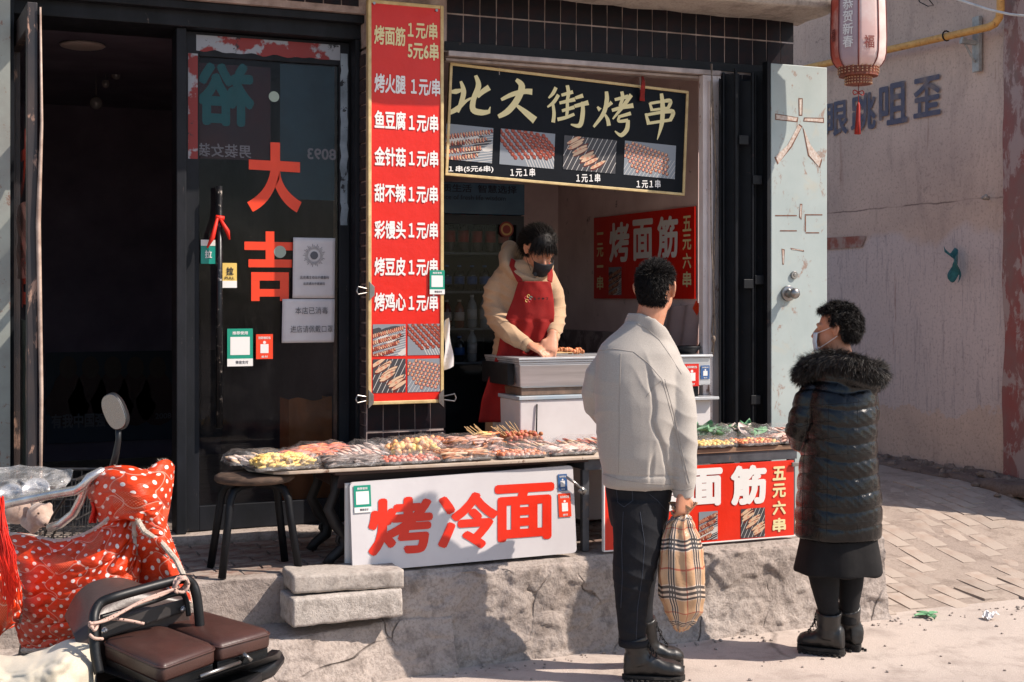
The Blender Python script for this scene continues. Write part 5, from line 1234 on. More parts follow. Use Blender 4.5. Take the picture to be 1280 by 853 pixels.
c = P(633, 287, Y=fy - .004); mb = MB(); mb.cyl(c, c + V((0, -.002, 0)), .047, 28); rs_ = mb.build('round_sticker', mat('round_red_label', '#7c2018', None, rough=.5, bump=0), fr); mb = MB(); mb.cyl(c + V((0, -.002, 0)), c + V((0, -.003, 0)), .037, 28); mb.build('ring', mat('ochre_label', '#b08c50', None, rough=.5, bump=0), rs_); mb = MB(); mb.cyl(c + V((0, -.003, 0)), c + V((0, -.004, 0)), .026, 24); mb.build('centre', MC['round_red_label'], rs_)
shelf_z = [P(600, y, Y=fy + .1).z for y in (316, 364, 410, 452)]
for z in shelf_z: mb = MB(); mb.box((fx0 + .045, fy + .06, z - .012), (fx1 - .045, fy + .5, z)); mb.build('shelf', mat('wire_shelf_white', '#5d646b', None, rough=.5), fr)
def bottle(x, y, z, kind, pos):
    spec = {'cola': ('#1a0f0d', '#a3231c', .23, .033), 'blue': ('#1a2026', '#2f5da0', .155, .031), 'clear': ('#8e979c', '#b9b9b9', .20, .030), 'red': ('#6d2a22', '#c2b8b0', .17, .030)}[kind]
    sh = {0: 'top', 1: 'second', 2: 'third', 3: 'lowest'}[min(range(4), key=lambda i: abs(shelf_z[i] - z))]
    b = thing('drink_bottle', {'cola': 'dark cola bottle with red label, ', 'blue': 'small bottle with blue label, ', 'clear': 'clear water bottle, ', 'red': 'reddish drink bottle, '}[kind] + pos + ' on the ' + sh + ' fridge shelf', 'bottle', (x, y, z), 0, 'bottles in the drinks fridge')
    H, r = spec[2], spec[3]; c = V((x, y, z + .001)); mb = MB()
    mb.loft([mb.ring(c + V((0, 0, H * a)), (0, 0, 1), r * q, 14) for a, q in ((0, .85), (.03, 1), (.62, 1), (.74, .85), (.86, .42), (.93, .38))]); mb.build('body', mat('bottle_' + kind, spec[0], None, rough=.15, bump=0, spec=.7), b, True)
    mb = MB(); mb.loft([mb.ring(c + V((0, 0, H * a)), (0, 0, 1), r * 1.02, 14) for a in (.26, .56)]); mb.build('label_band', mat('label_' + kind, spec[1], None, rough=.4, bump=0), b, True)
    mb = MB(); mb.cyl(c + V((0, 0, H * .93)), c + V((0, 0, H)), r * .42, 10); mb.build('cap', mat('cap_' + kind, spec[1], None, rough=.4, bump=0), b)
ORD = ['leftmost', 'second from the left', 'third from the left', 'fourth from the left', 'fifth from the left']
for k in range(5): bottle(2.86 + k * .088, fy + .10, shelf_z[0], 'cola', ORD[k])
for k in range(4): bottle(2.84 + k * .082, fy + .10, shelf_z[1], 'blue', ORD[k])
for k in range(4): bottle(2.84 + k * .082, fy + .10, shelf_z[2], 'red' if k < 2 else 'clear', ORD[k])
for k in range(3): bottle(2.84 + k * .082, fy + .10, shelf_z[3], 'blue' if k == 1 else 'clear', ORD[k])
# worktop at the back of the stall with dark clutter
mb = MB(); mb.box((3.35, 7.9, 1.0), (3.92, 8.45, 1.06)); mb.box((3.37, 7.95, .43), (3.42, 8.4, .999)); mb.box((3.86, 7.95, .43), (3.91, 8.4, .999)); mb.build('back_counter', M_black, None, label='dark worktop at the back of the stall between fridge and side wall', cat='counter', bevel=.004)

# ================================================================ dark room: poster, lamps, boxes
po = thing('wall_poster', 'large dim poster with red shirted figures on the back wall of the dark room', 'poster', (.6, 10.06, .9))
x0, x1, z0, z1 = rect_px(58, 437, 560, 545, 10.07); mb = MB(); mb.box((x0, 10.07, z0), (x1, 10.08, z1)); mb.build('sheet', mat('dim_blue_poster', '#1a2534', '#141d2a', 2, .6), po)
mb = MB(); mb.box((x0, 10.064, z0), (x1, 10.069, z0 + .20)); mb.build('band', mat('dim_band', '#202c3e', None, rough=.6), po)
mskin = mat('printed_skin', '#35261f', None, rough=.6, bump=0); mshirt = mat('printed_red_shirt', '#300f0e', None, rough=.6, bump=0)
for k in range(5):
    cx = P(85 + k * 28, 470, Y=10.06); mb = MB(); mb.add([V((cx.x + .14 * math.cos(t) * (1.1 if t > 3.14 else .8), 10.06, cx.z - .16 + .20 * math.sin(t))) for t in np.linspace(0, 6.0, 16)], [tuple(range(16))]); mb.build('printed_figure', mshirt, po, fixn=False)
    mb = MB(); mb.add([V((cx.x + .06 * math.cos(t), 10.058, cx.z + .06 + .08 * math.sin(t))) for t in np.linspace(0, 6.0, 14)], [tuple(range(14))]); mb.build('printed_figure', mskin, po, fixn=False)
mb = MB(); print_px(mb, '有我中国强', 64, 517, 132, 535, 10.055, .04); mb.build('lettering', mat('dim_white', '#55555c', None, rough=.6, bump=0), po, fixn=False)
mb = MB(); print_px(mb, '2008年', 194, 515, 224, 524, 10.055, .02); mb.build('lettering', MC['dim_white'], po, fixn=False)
mb = MB(); c = P(103, 36, Y=7.6); mb.ell((c.x, c.y, 2.94), (.12, .12, .02), 20, 8); mb.build('ceiling_lamp', mat('lamp_shade', '#b3a39c', None, rough=.5), None, True, label='round flat ceiling lamp just inside the dark doorway', cat='lamp')
for (px, py, r) in ((145, 94, .03), (132, 105, .025), (120, 129, .04)):
    c = P(px, py, Y=8.6); mb = MB(); mb.ell(c, r, 12, 8); mb.tube([c + V((0, 0, r)), V((c.x, c.y, 2.95))], .003, 5)
    mb.build('hanging_bauble', mat('glass_bauble', '#75706f', None, rough=.15, spec=.9), None, True, label={145: 'upper right of the three small baubles hanging in the dark room', 132: 'middle bauble of three hanging in the dark room', 120: 'largest and lowest bauble hanging in the dark room'}[px], cat='bauble', group='baubles hanging in the dark room')
# carton and sack standing behind the glass door
bx = P(388, 520, Y=7.0); mb = MB(); z0_ = .46
x0, x1, za, zb2 = rect_px(361, 499, 416, 548, 7.0)
mb.grid(lambda u, v: V((x0 + (x1 - x0) * u, 7.0 + .02 * mn.noise(V((u * 4, v * 4, 0))) + .02 * u, .48 + (zb2 - .48) * v + .01 * math.sin(u * 8) * v)), 14, 14); mb.grid(lambda u, v: V((x1, 7.02 + .2 * u, .48 + (zb2 - .48) * v)), 3, 8); mb.grid(lambda u, v: V((x0, 7.0 + .2 * u, .48 + (zb2 - .48) * v)), 3, 8)
mb.build('paper_sack', mat('kraft_paper', '#c47a48', '#a8683c', 5, .8, bump=.5, bsc=12), None, True, label='brown paper sack standing behind the lower part of the glass door', cat='sack')
# litter on the street
def litter(name, px, py, fn, m, lab, cat):
    c = P(px, py, z=.003); mb = MB(); fn(mb, c); return mb.build(name, m, None, False, label=lab, cat=cat)
def leaf(mb, c):
    for k in range(4):
        R = Matrix.Rotation(k * 1.3 + .4, 3, 'Z'); mb.grid(lambda u, v: c + R @ V((.085 * v, (u - .5) * .045 * math.sin(3.1 * min(.97, v + .05)), .004 + .02 * v * (1 - v) + .008 * abs(u - .5) * 2)), 4, 6)
litter('cabbage_leaf', 1162, 771, leaf, M_food['green'], 'torn green vegetable leaf lying on the street beside the ramp', 'leaf')
def crump(mb, c):
    rn = random.Random(4); mb.grid(lambda u, v: c + V(((u - .5) * .07, (v - .5) * .06, .004 + .035 * abs(mn.noise(V((u * 5 + 3, v * 5, 1)))) + .02 * u)), 6, 6)
litter('paper_scrap', 1238, 774, crump, mat('crumpled_tissue', '#dcd8d6', None, rough=.8), 'crumpled white tissue on the street at the right', 'tissue')
mb = MB(); rn = random.Random(9)
for k in range(420):
    x = rn.uniform(-.5, 7); y = 5.45 - abs(rn.gauss(0, .05 if rn.random() < .6 else .8)); s = rn.uniform(.003, .010)
    mb.ell((x, y, s * .5), (s * 1.2, s, s * .6), 5, 4, Matrix.Rotation(rn.random() * 6, 3, 'Z'))
mb.build('street_grit', M_ledge, kind='stuff')
# ================================================================ people
from mathutils.bvhtree import BVHTree
def fuse(name, mb, voxel, m, parent, it=6, disp=None, fac=.5, **kw):
    """closed overlapping shapes grown into one continuous surface"""
    me = bpy.data.meshes.new('tmp'); me.from_pydata(mb.v, [], mb.f)
    bm = bmesh.new(); bm.from_mesh(me); bmesh.ops.recalc_face_normals(bm, faces=bm.faces); bm.to_mesh(me); bm.free()
    o = bpy.data.objects.new('tmp', me); COL.objects.link(o)
    r = o.modifiers.new('r', 'REMESH'); r.mode = 'VOXEL'; r.voxel_size = voxel
    sm = o.modifiers.new('s', 'SMOOTH'); sm.factor = fac; sm.iterations = it
    dg = bpy.context.evaluated_depsgraph_get(); dg.update()
    out = bpy.data.meshes.new_from_object(o.evaluated_get(dg)); bpy.data.objects.remove(o); bpy.data.meshes.remove(me)
    out.name = name; out.materials.clear(); out.materials.append(m)
    M = FRAME[parent.name]; Mi = M.inverted(); out.transform(Mi)
    if disp:
        n = len(out.vertices); co = np.empty(n * 3); no = np.empty(n * 3); out.vertices.foreach_get('co', co); out.vertex_normals.foreach_get('vector', no)
        co = co.reshape(-1, 3); no = no.reshape(-1, 3); d = disp(co, no); co += no * d[:, None] if d.ndim == 1 else d
        out.vertices.foreach_set('co', co.ravel()); out.update()
    return link(name, (out, M), parent, True, **kw)
def npnoise(co, sc, seed=0):
    """cheap smooth noise on an array of points: sum of rotated sines"""
    rs = np.random.RandomState(seed); x = co * np.array(sc); v = np.zeros(len(co))
    for k in range(9):
        w_ = rs.normal(size=3); w_ *= (1 + .6 * k / 3) / np.linalg.norm(w_); ph = rs.rand() * 6.28; q = rs.normal(size=3); q /= np.linalg.norm(q)
        v += np.sin(x @ w_ * 2.2 + ph + 1.5 * np.sin(x @ q * 1.3 + ph * 2)) / (1 + .35 * k)
    return v / 3.2
def folds(co, origin, dirv, freq, amp, rad, seed=0):
    """ridges across dirv that fade with distance from origin"""
    d = co - np.array(origin); t = d @ np.array(dirv); w_ = np.exp(-(d ** 2).sum(1) / rad ** 2)
    ph = npnoise(co, (6, 6, 6), seed) * 2.2
    return w_ * amp * (np.abs(np.sin(t * freq + ph)) ** .6 * -1 + .6)
def bvh_of(o):
    me = o.data; M = FRAME[o.name]
    return BVHTree.FromPolygons([M @ v.co for v in me.vertices], [tuple(p.vertices) for p in me.polygons])
def project(bv, px, py, off=.001):
    o = V((0, 0, HC)); d = (P(px, py, d=1.0) - o).normalized(); h = bv.ray_cast(o, d)
    return (h[0] - d * off) if h[0] is not None else None
def seam(name, o, paths, r, m, parent, off=.001, n=24):
    """stitching or quilting line lying on the cloth"""
    bv = bvh_of(o); mb = MB()
    for pts in paths:
        q = []
        for i in range(len(pts) - 1):
            for k in range(n): t = k / n; q.append((pts[i][0] * (1 - t) + pts[i + 1][0] * t, pts[i][1] * (1 - t) + pts[i + 1][1] * t))
        q.append(pts[-1]); w_ = [project(bv, *p, off=off) for p in q]; w_ = [p for p in w_ if p is not None]
        if len(w_) > 3: mb.tube(w_, r, 5)
    return mb.build(name, m, parent, True, kind=None)
def strands(mb, root, dr, L, w_, bend=None, seg=3, rn=random):
    side = dr.cross(V((rn.uniform(-1, 1), rn.uniform(-1, 1), rn.uniform(-1, 1))))
    if side.length < 1e-4: return
    side.normalize(); vs = []; p = V(root); d = V(dr)
    for k in range(seg):
        ww = w_ * (1 - .75 * k / seg); vs += [p + side * ww, p - side * ww]; p = p + d * (L / seg)
        if bend is not None: d = (d + bend * (1.0 / seg)).normalized()
    vs.append(p); b = 2 * seg
    fs = [(2 * k, 2 * k + 1, 2 * k + 3, 2 * k + 2) for k in range(seg - 1)] + [(b - 2, b - 1, b)]
    mb.add(vs, fs)
M_skin = mat('skin', '#b97f63', '#c58d70', 12, .5, bump=.06, bsc=120, sss=.12, rvar=.05)
def cloth_mat(name, c1, c2, weave=260, rough=.9, bump=.25, sheen=.3, sc=14):
    a = N(name); co = a.co(); n = a.noise(weave, 3, .8, co); n2 = a.noise(sc, 6, .7, co)
    c = a.mix(a.ramp(n, [(.3, 0.0), (.7, 1.0)]), c1, c2)
    c = a.mix(a.math('MULTIPLY', n2, .12), c, '#6f6a66')
    a.set(col=c, rough=rough, sheen=sheen, spec=.2, normal=a.bump(a.math('ADD', n, a.math('MULTIPLY', n2, 1.5)), bump, .0015)); MC[name] = a.m; return a.m
M_wool = cloth_mat('felted_grey_wool', '#9c958d', '#b0a9a1')
M_denim = cloth_mat('black_denim', '#05070b', '#10151f', 300, .85, .35, .0)
M_bleather = mat('black_boot_leather', '#0c0c0d', '#141416', 20, .42, bump=.2, bsc=70, spec=.6)
M_sole = mat('rubber_sole', '#1b1a1a', '#2b2825', 20, .8, bump=.3, bsc=60)
M_hair = mat('black_hair', '#0a0807', '#1a120e', 40, .6, bump=0, spec=.25, rvar=0)
M_thread = mat('grey_stitching', '#3a3f4a', None, rough=.8, bump=0); M_wthread = mat('wool_seam', '#98918a', None, rough=.9, bump=0)
def boot(parent, heel, toe, hgt, w_=.05, shaft_r=.058, lace=True, shaft_h=.20, top=None, plat=.021, name='boot'):
    """lace up leather boot from heel point to toe point (local coords)"""
    M = FRAME[parent.name]; heel, toe = V(heel), V(toe); f = (toe - heel); L = f.length; f.normalize(); s = f.cross(EZ).normalized()
    top = V(top) if top is not None else heel + f * .075 + V((0, 0, shaft_h))
    mb = MB(); mb.M = M
    def ring(t, z0, z1, hw):
        c = heel + f * (t * L); out = []
        for k in range(16):
            a = 2 * math.pi * k / 16; x = math.cos(a) * hw; z = (z0 + z1) / 2 + math.sin(a) * (z1 - z0) / 2
            out.append(c + s * (abs(math.cos(a)) ** .7 * math.copysign(hw, math.cos(a))) + V((0, 0, z)))
        return out
    mb.loft([ring(.02, plat, plat + .07, .022), ring(.05, plat, plat + .10, .034), ring(.20, plat, plat + .12, .040), ring(.36, plat, plat + .115, .043), ring(.5, plat, plat + .09, .046), ring(.66, plat, plat + .068, .051), ring(.82, plat, plat + .062, .052), ring(.94, plat, plat + .05, .040), ring(.995, plat + .006, plat + .032, .020)])
    ank = heel + f * .075 + V((0, 0, plat + .055))
    mb.tube([ank, ank + (top - ank) * .35, ank + (top - ank) * .7, top], [shaft_r * 1.0, shaft_r * .90, shaft_r * .97, shaft_r * 1.05], 18)
    up = fuse(name, mb, .006, M_bleather, parent, 4, lambda co, no: npnoise(co, (38, 38, 70), 3) * .0016 + folds(co, tuple(heel + f * .12 + V((0, 0, plat + .09))), (.4, 0, .9), 160, .003, .06, 2))
    mb = MB(); mb.M = M
    def sr(z, g):
        out = []
        for k in range(28):
            a = 2 * math.pi * k / 28; x = math.cos(a); y = math.sin(a)
            wv = (.036 if x < -.2 else .048) ; t = .5 + .5 * x * 1.0
            out.append(heel + f * (L * (.5 + .508 * math.copysign(abs(x) ** .8, x)) + 0) + s * (y * (wv + .001 + g) * (1 if abs(x) < .9 else .9)) + V((0, 0, z)))
        return out
    mb.loft([sr(.004, -.002), sr(.010, 0), sr(plat * .55, .001), sr(plat * .6, -.003), sr(plat * .7, .002), sr(plat + .004, .001)])
    mb.build('sole', M_sole, up, False)
    n = int(L / .022); mb = MB(); mb.M = M
    for k in range(n):
        c = heel + f * (.012 + k * .0225)
        for q in (-1, 1): cc = c + s * (q * (.045 if k > 2 else .038)); mb.tube([cc + V((0, 0, 0)), cc + V((0, 0, .011))], .0070, 5)
    mb.build('tread', M_sole, up, kind='stuff')
    if lace:
        mb = MB(); mb.M = M
        for k in range(7):
            t = k / 6; base = heel + f * (.165 - .055 * t) + V((0, 0, plat + .10 + .03 * t + (shaft_h - .14) * t * .8)) ; base = ank.lerp(top, t * .85) + f * (shaft_r * .98 + .045 * (1 - t) ** 2)
            mb.tube([base - s * .022 + V((0, 0, -.004)), base + f * .004, base + s * .022 + V((0, 0, .004))], .0028, 5)
            mb.tube([base - s * .022 + V((0, 0, .006)), base + f * .005, base + s * .022 + V((0, 0, -.006))], .0026, 5)
        mb.tube([top + f * shaft_r + V((0, 0, -.03)), top + f * (shaft_r + .02) + s * .03 + V((0, 0, -.05)), top + f * (shaft_r + .01) + s * .03 + V((0, 0, -.09))], .0024, 5)
        mb.build('laces', mat('black_lace', '#1c1c1d', None, rough=.8, bump=0), up, kind='stuff')
    return up
def hand_mb(mb, wrist, palm_dir, back, curl, size=1.0, thumb_side=1, spread=.1, grip=1.2):
    """palm, four separate bent fingers of different length, and a thumb from the palm's side"""
    w = V(wrist); d = V(palm_dir).normalized(); b = V(back).normalized(); s = d.cross(b).normalized() * thumb_side; b = s.cross(d).normalized() * thumb_side
    z = size
    mb.tube([w - d * .03 * z, w, w + d * .03 * z, w + d * .07 * z, w + d * .088 * z], [.026 * z, .026 * z, .036 * z, .040 * z, .034 * z], 12, up=b, r2=[.020 * z, .019 * z, .017 * z, .015 * z, .011 * z])
    for k, (off, L) in enumerate(((.028, .070), (.009, .080), (-.010, .075), (-.028, .060))):
        base = w + d * (.084 - .004 * abs(k - 1.3)) * z + s * off * z; dirv = (d + s * off * 1.5 * spread / .03 * .3).normalized(); ang = grip * (1 + .08 * k)
        pts = [base - dirv * .02 * z]; p = V(base); dd = V(dirv); pts.append(V(p))
        for seg_, a in ((.45, .35), (.30, .6), (.25, .45)):
            dd = (Matrix.Rotation(-ang * a * curl, 3, (s * thumb_side).normalized()) @ dd).normalized() if True else dd
            p = p + dd * (L * seg_ * z); pts.append(V(p))
        mb.tube(pts, [.0088 * z, .0092 * z, .0086 * z, .0078 * z, .0060 * z], 9)
    tb = w + d * .022 * z + s * .028 * z
    mb.tube([tb - s * .012 * z, tb + s * .014 * z + d * .02 * z, tb + s * .022 * z + d * .045 * z - b * .012 * z * curl, tb + s * .014 * z + d * .066 * z - b * .022 * z * curl], [.013 * z, .0125 * z, .0105 * z, .0075 * z], 9)

# ---------------------------------------------------------------- man in the grey wool jacket, seen from behind
def LM(px, py, y=0, s=300., cx=800.): return V(((px - cx) / s, y, HC - (py - HZ) / s))
man = thing('person', 'man in pale grey wool jacket seen from behind, holding a checked bag', 'person', tuple(W((800 - 640) / FPX * 5.667, 5.667, 0)), -TH)
MM = FRAME[man.name]
# body: head, neck, arms and legs as one surface
hc = LM(820.5, 360, .01); fd = V((math.sin(.42), math.cos(.42), 0)); sd2 = V((fd.y, -fd.x, 0))
def head_mb(mb, c, f, s, M, sc=1.0):
    u = s.cross(f).normalized() if abs(f.z) > .01 else EZ
    def L_(a, b, d): return c + s * a * sc + f * b * sc + u * d * sc
    R = Matrix((s, f, u)).transposed()
    mb.ell(L_(0, -.008, .012), (.073 * sc, .088 * sc, .088 * sc), 20, 14, R)
    mb.ell(L_(0, .028, -.045), (.060 * sc, .060 * sc, .066 * sc), 18, 12, R)
    mb.ell(L_(0, .045, -.088), (.036 * sc, .036 * sc, .028 * sc), 14, 10, R)
    mb.tube([L_(0, .085, .0), L_(0, .098, -.02), L_(0, .108, -.038), L_(0, .095, -.048)], [.008 * sc, .011 * sc, .015 * sc, .013 * sc], 10)       # nose
    mb.tube([L_(-.022, .086, -.066), L_(0, .094, -.064), L_(.022, .086, -.066)], [.006 * sc, .009 * sc, .006 * sc], 8); mb.tube([L_(-.02, .084, -.076), L_(0, .092, -.077), L_(.02, .084, -.076)], [.006 * sc, .009 * sc, .006 * sc], 8)
    for q in (-1, 1):
        mb.tube([L_(q * .015, .085, .014), L_(q * .034, .080, .018), L_(q * .055, .062, .010)], .008 * sc, 8)                                 # brow
        mb.ell(L_(q * .033, .072, -.002), (.016 * sc, .012 * sc, .011 * sc), 10, 8, R)
        ea = [L_(q * .072, -.004, -.038), L_(q * .080, -.014, -.030), L_(q * .088, -.026, -.010), L_(q * .090, -.026, .012), L_(q * .084, -.012, .024), L_(q * .076, .002, .014), L_(q * .074, .004, -.014)]
        mb.tube(ea, [.007 * sc, .007 * sc, .006 * sc, .006 * sc, .006 * sc, .006 * sc, .006 * sc], 8); mb.ell(L_(q * .077, -.012, -.006), (.006 * sc, .016 * sc, .026 * sc), 10, 8, R)
    return L_
mb = MB(); mb.M = MM
Lh = head_mb(mb, hc, fd, sd2, MM)
mb.tube([LM(806, 430, .0), LM(810, 408, .0), LM(815, 390, .0), LM(819, 370, .0)], [.064, .060, .061, .064], 18)
mb.tube([LM(798, 600, .02), LM(797, 540, .01), LM(796, 480, .0), LM(800, 440, .0), LM(804, 425, 0)], [.10, .11, .12, .10, .065], 18, up=(0, 1, 0), r2=[.07, .08, .09, .07, .05])
mb.tube([LM(834, 462, -.0), LM(848, 545, -.04), LM(853, 612, -.03), LM(853, 622, -.03)], [.04, .034, .026, .026], 12); mb.tube([LM(757, 462, .02), LM(750, 500, .06), LM(775, 535, .20)], [.04, .034, .025], 12)
mb.tube([LM(800, 598, .0), LM(795, 700, .0), LM(793, 780, .0)], [.07, .045, .032], 12); mb.tube([LM(804, 610, .10), LM(804, 700, .14), LM(806, 770, .16)], [.06, .045, .032], 12)
wr = LM(852, 614, -.055)
hand_mb(mb, wr, (-.02, .0, -1), (.55, -.85, 0), 1.0, .98, -1, grip=1.7)
hand_mb(mb, LM(775, 537, .21), (.9, .5, .1), (0, -.3, 1), 1.0, .92, 1, grip=1.2)
body = fuse('body', mb, .0048, M_skin, man, 3)
# jacket
mb = MB(); mb.M = MM
def tor(rows, s_=300., cx=800., p=2.3, M=None, LMf=LM, n=40, rot=0):
    rings = []
    for (y, l, r, dep, yy) in rows:
        c = LMf((l + r) / 2, y, yy); hw = (r - l) / 2 / s_; ring = []
        for k in range(n):
            a = 2 * math.pi * k / n; ca, sa = math.cos(a), math.sin(a); X = math.copysign(abs(ca) ** (2 / p), ca) * hw; Y = math.copysign(abs(sa) ** (2 / p), sa) * dep
            ring.append(c + V((X * math.cos(rot) - Y * math.sin(rot), X * math.sin(rot) + Y * math.cos(rot), 0)))
        rings.append(ring)
    return rings
mb.loft(tor([(611, 757, 842, .105, .02), (606, 753, 846, .125, .02), (597, 752, 847, .135, .02), (592, 754, 846, .135, .02), (570, 748, 848, .15, .02), (540, 745, 850, .155, .02), (505, 742, 852, .155, .015), (475, 741, 850, .145, .01), (455, 744, 848, .13, .005), (441, 746, 846, .115, 0), (431, 751, 840, .10, 0), (422, 760, 834, .088, 0), (413, 771, 828, .076, 0), (403, 781, 822, .066, 0)]))
mb.tube([LM(830, 450, .0), LM(840, 472, -.01), LM(847, 510, -.03), LM(850, 545, -.045), LM(852, 580, -.045), LM(853, 610, -.035), LM(853.5, 620, -.03)], [.060, .070, .068, .062, .055, .046, .044], 20)
mb.tube([LM(762, 450, .02), LM(749, 470, .03), LM(745, 492, .05), LM(747, 510, .09), LM(757, 524, .14), LM(770, 533, .19)], [.055, .062, .060, .056, .050, .042], 20)
cp = [LM(790, 418, .10), LM(783, 405, .055), LM(786, 398, .0), LM(797, 398, -.055), LM(812, 405, -.075), LM(826, 417, -.06), LM(838, 435, -.015), LM(849, 455, .03), LM(860, 478, .06)]
mb.tube(cp, [.0085] * 7 + [.008, .005], 12, up=(0, 0, 1), r2=[.020, .024, .026, .028, .030, .032, .034, .032, .012])
def jdisp(co, no):
    d = npnoise(co, (7, 7, 4), 1) * .005 + npnoise(co, (16, 16, 9), 5) * .0022
    d += folds(co, (.165, -.04, 1.03), (.45, 0, 1), 34, .009, .11, 3)           # right elbow
    d += folds(co, (.17, -.04, .88), (.3, 0, 1), 42, .005, .07, 9)
    d += folds(co, (.09, -.12, 1.28), (.75, 0, .6), 34, .009, .10, 4)           # armpit
    d += folds(co, (-.16, 0, 1.12), (.3, 0, 1), 46, .009, .10, 8)
    d += folds(co, (.01, -.13, .90), (1, 0, -.15), 30, .007, .13, 6)
    x, z = co[:, 0], co[:, 2]; back = (no[:, 1] < -.1)
    d -= back * .010 * np.exp(-((x - .035 - (z - .9) * .1) / .010) ** 2) * np.exp(-((z - .90) / .06) ** 2)   # pleat above the hem
    d -= .0035 * np.exp(-((z - .862 + .02 * x) / .004) ** 2) * (z < .9) * (np.abs(x + .005) < .16)           # hem band
    xs = np.interp(z, [.813, .95, 1.09, 1.2, 1.323], [.127, .09, .038, .042, .013]) + .004 * np.sin(z * 40)
    sel_ = back * (z < 1.33) / (1 + np.exp(-(z - .815) / .01)) * 1 / (1 + np.exp((z - 1.30) / .012)); d += sel_ * (.006 / (1 + np.exp(-(x - xs - .008) / .006)) - .009 * np.exp(-((x - xs) / .007) ** 2))
    arm = 1 / (1 + np.exp(-(x - (.105 + .10 * (1.3 - z) * .3)) / .004)); 
    d -= 0 * x                  # where sleeve meets body
    return d
jk = fuse('jacket', mb, .0055, M_wool, man, 14, jdisp)
seam('jacket_seam', jk, [[(742, 440), (766, 436), (792, 440), (810, 454), (828, 475)], [(776, 442), (774, 500), (774, 545), (773, 592)], [(754, 593), (775, 600), (810, 605), (838, 606)], [(828, 475), (818, 483), (808, 496)], [(828, 475), (840, 520), (851, 570), (859, 606)], [(831, 474), (843, 520), (854, 570), (862, 604)], [(840, 612), (852, 614), (866, 610)], [(795, 404), (810, 412), (824, 425), (838, 445), (852, 468)]], .0012, M_wthread, jk, .0006)
# jeans
mb = MB(); mb.M = MM
mb.loft(tor([(592, 760, 842, .10, .05), (600, 757, 844, .125, .05), (615, 758, 843, .135, .06), (632, 761, 840, .135, .07), (650, 763, 838, .125, .075), (662, 766, 834, .10, .08)]))
def leg(rows, dy):
    pts = [LM((l + r) / 2, y, yy) for (y, l, r, yy) in rows]; rs = [(r - l) / 2 / 300. for (y, l, r, yy) in rows]
    rings = []
    for (y, l, r, yy), c, w_ in zip(rows, pts, rs):
        ring = []
        for k in range(26): a = 2 * math.pi * k / 26; ring.append(c + V((math.cos(a) * w_, math.sin(a) * min(w_ * .9, .085), 0)))
        rings.append(ring)
    mb.loft(rings)
leg([(625, 762, 832, .0), (650, 765, 829, -.005), (685, 766, 827, -.01), (715, 765, 820, -.01), (745, 768, 811, -.01), (775, 771, 808, -.01), (803, 774, 809, -.01), (807, 775, 809, -.01)], 0)
leg([(625, 770, 842, .13), (650, 773, 839, .14), (685, 776, 834, .15), (715, 778, 829, .155), (745, 784, 824, .16), (770, 789, 822, .165), (792, 791, 822, .165), (796, 792, 822, .165)], 0)
def ddisp(co, no):
    d = npnoise(co, (9, 9, 7), 11) * .004 + folds(co, (-.01, -.06, .46), (.45, 0, 1), 40, .009, .12, 12) + folds(co, (0, -.03, .18), (.35, 0, 1), 52, .009, .09, 13) + folds(co, (-.05, -.05, .35), (-.8, 0, 1), 34, .005, .10, 33) + folds(co, (.05, -.05, .72), (.5, 0, .8), 45, .007, .1, 14)
    return d
jn = fuse('jeans', mb, .0055, M_denim, man, 4, ddisp)
seam('jeans_seam', jn, [[(800, 640), (806, 680), (803, 720), (797, 760), (795, 803)], [(775, 802), (790, 806), (807, 804)], [(790, 608), (791, 626), (780, 634), (772, 628), (770, 606)], [(812, 618), (822, 626), (834, 640)], [(779, 640), (777, 680), (778, 720), (776, 760)]], .0011, M_thread, jn, .0006)
mb = MB(); mb.M = MM; mb.loft([[LM(791.5, 803, -.01) + V((math.cos(a) * r, math.sin(a) * r * .9, dz)) for a in np.linspace(0, 2 * math.pi, 27)[:-1]] for r, dz in ((.061, -.012), (.063, .0), (.062, .016), (.056, .018))]); mb.build('cuff', M_denim, jn, True)
g1_ = 5.667
def foot(px, py):     # ground pixel -> local coordinates of a standing person
    return MM.inverted() @ P(px, py, z=0.0)
boot(man, foot(778, 850), foot(856, 851), 0, top=LM(792, 795, -.01), shaft_r=.053)
boot(man, foot(790, 834), foot(854, 832), 0, top=LM(810, 785, .165), shaft_r=.050)
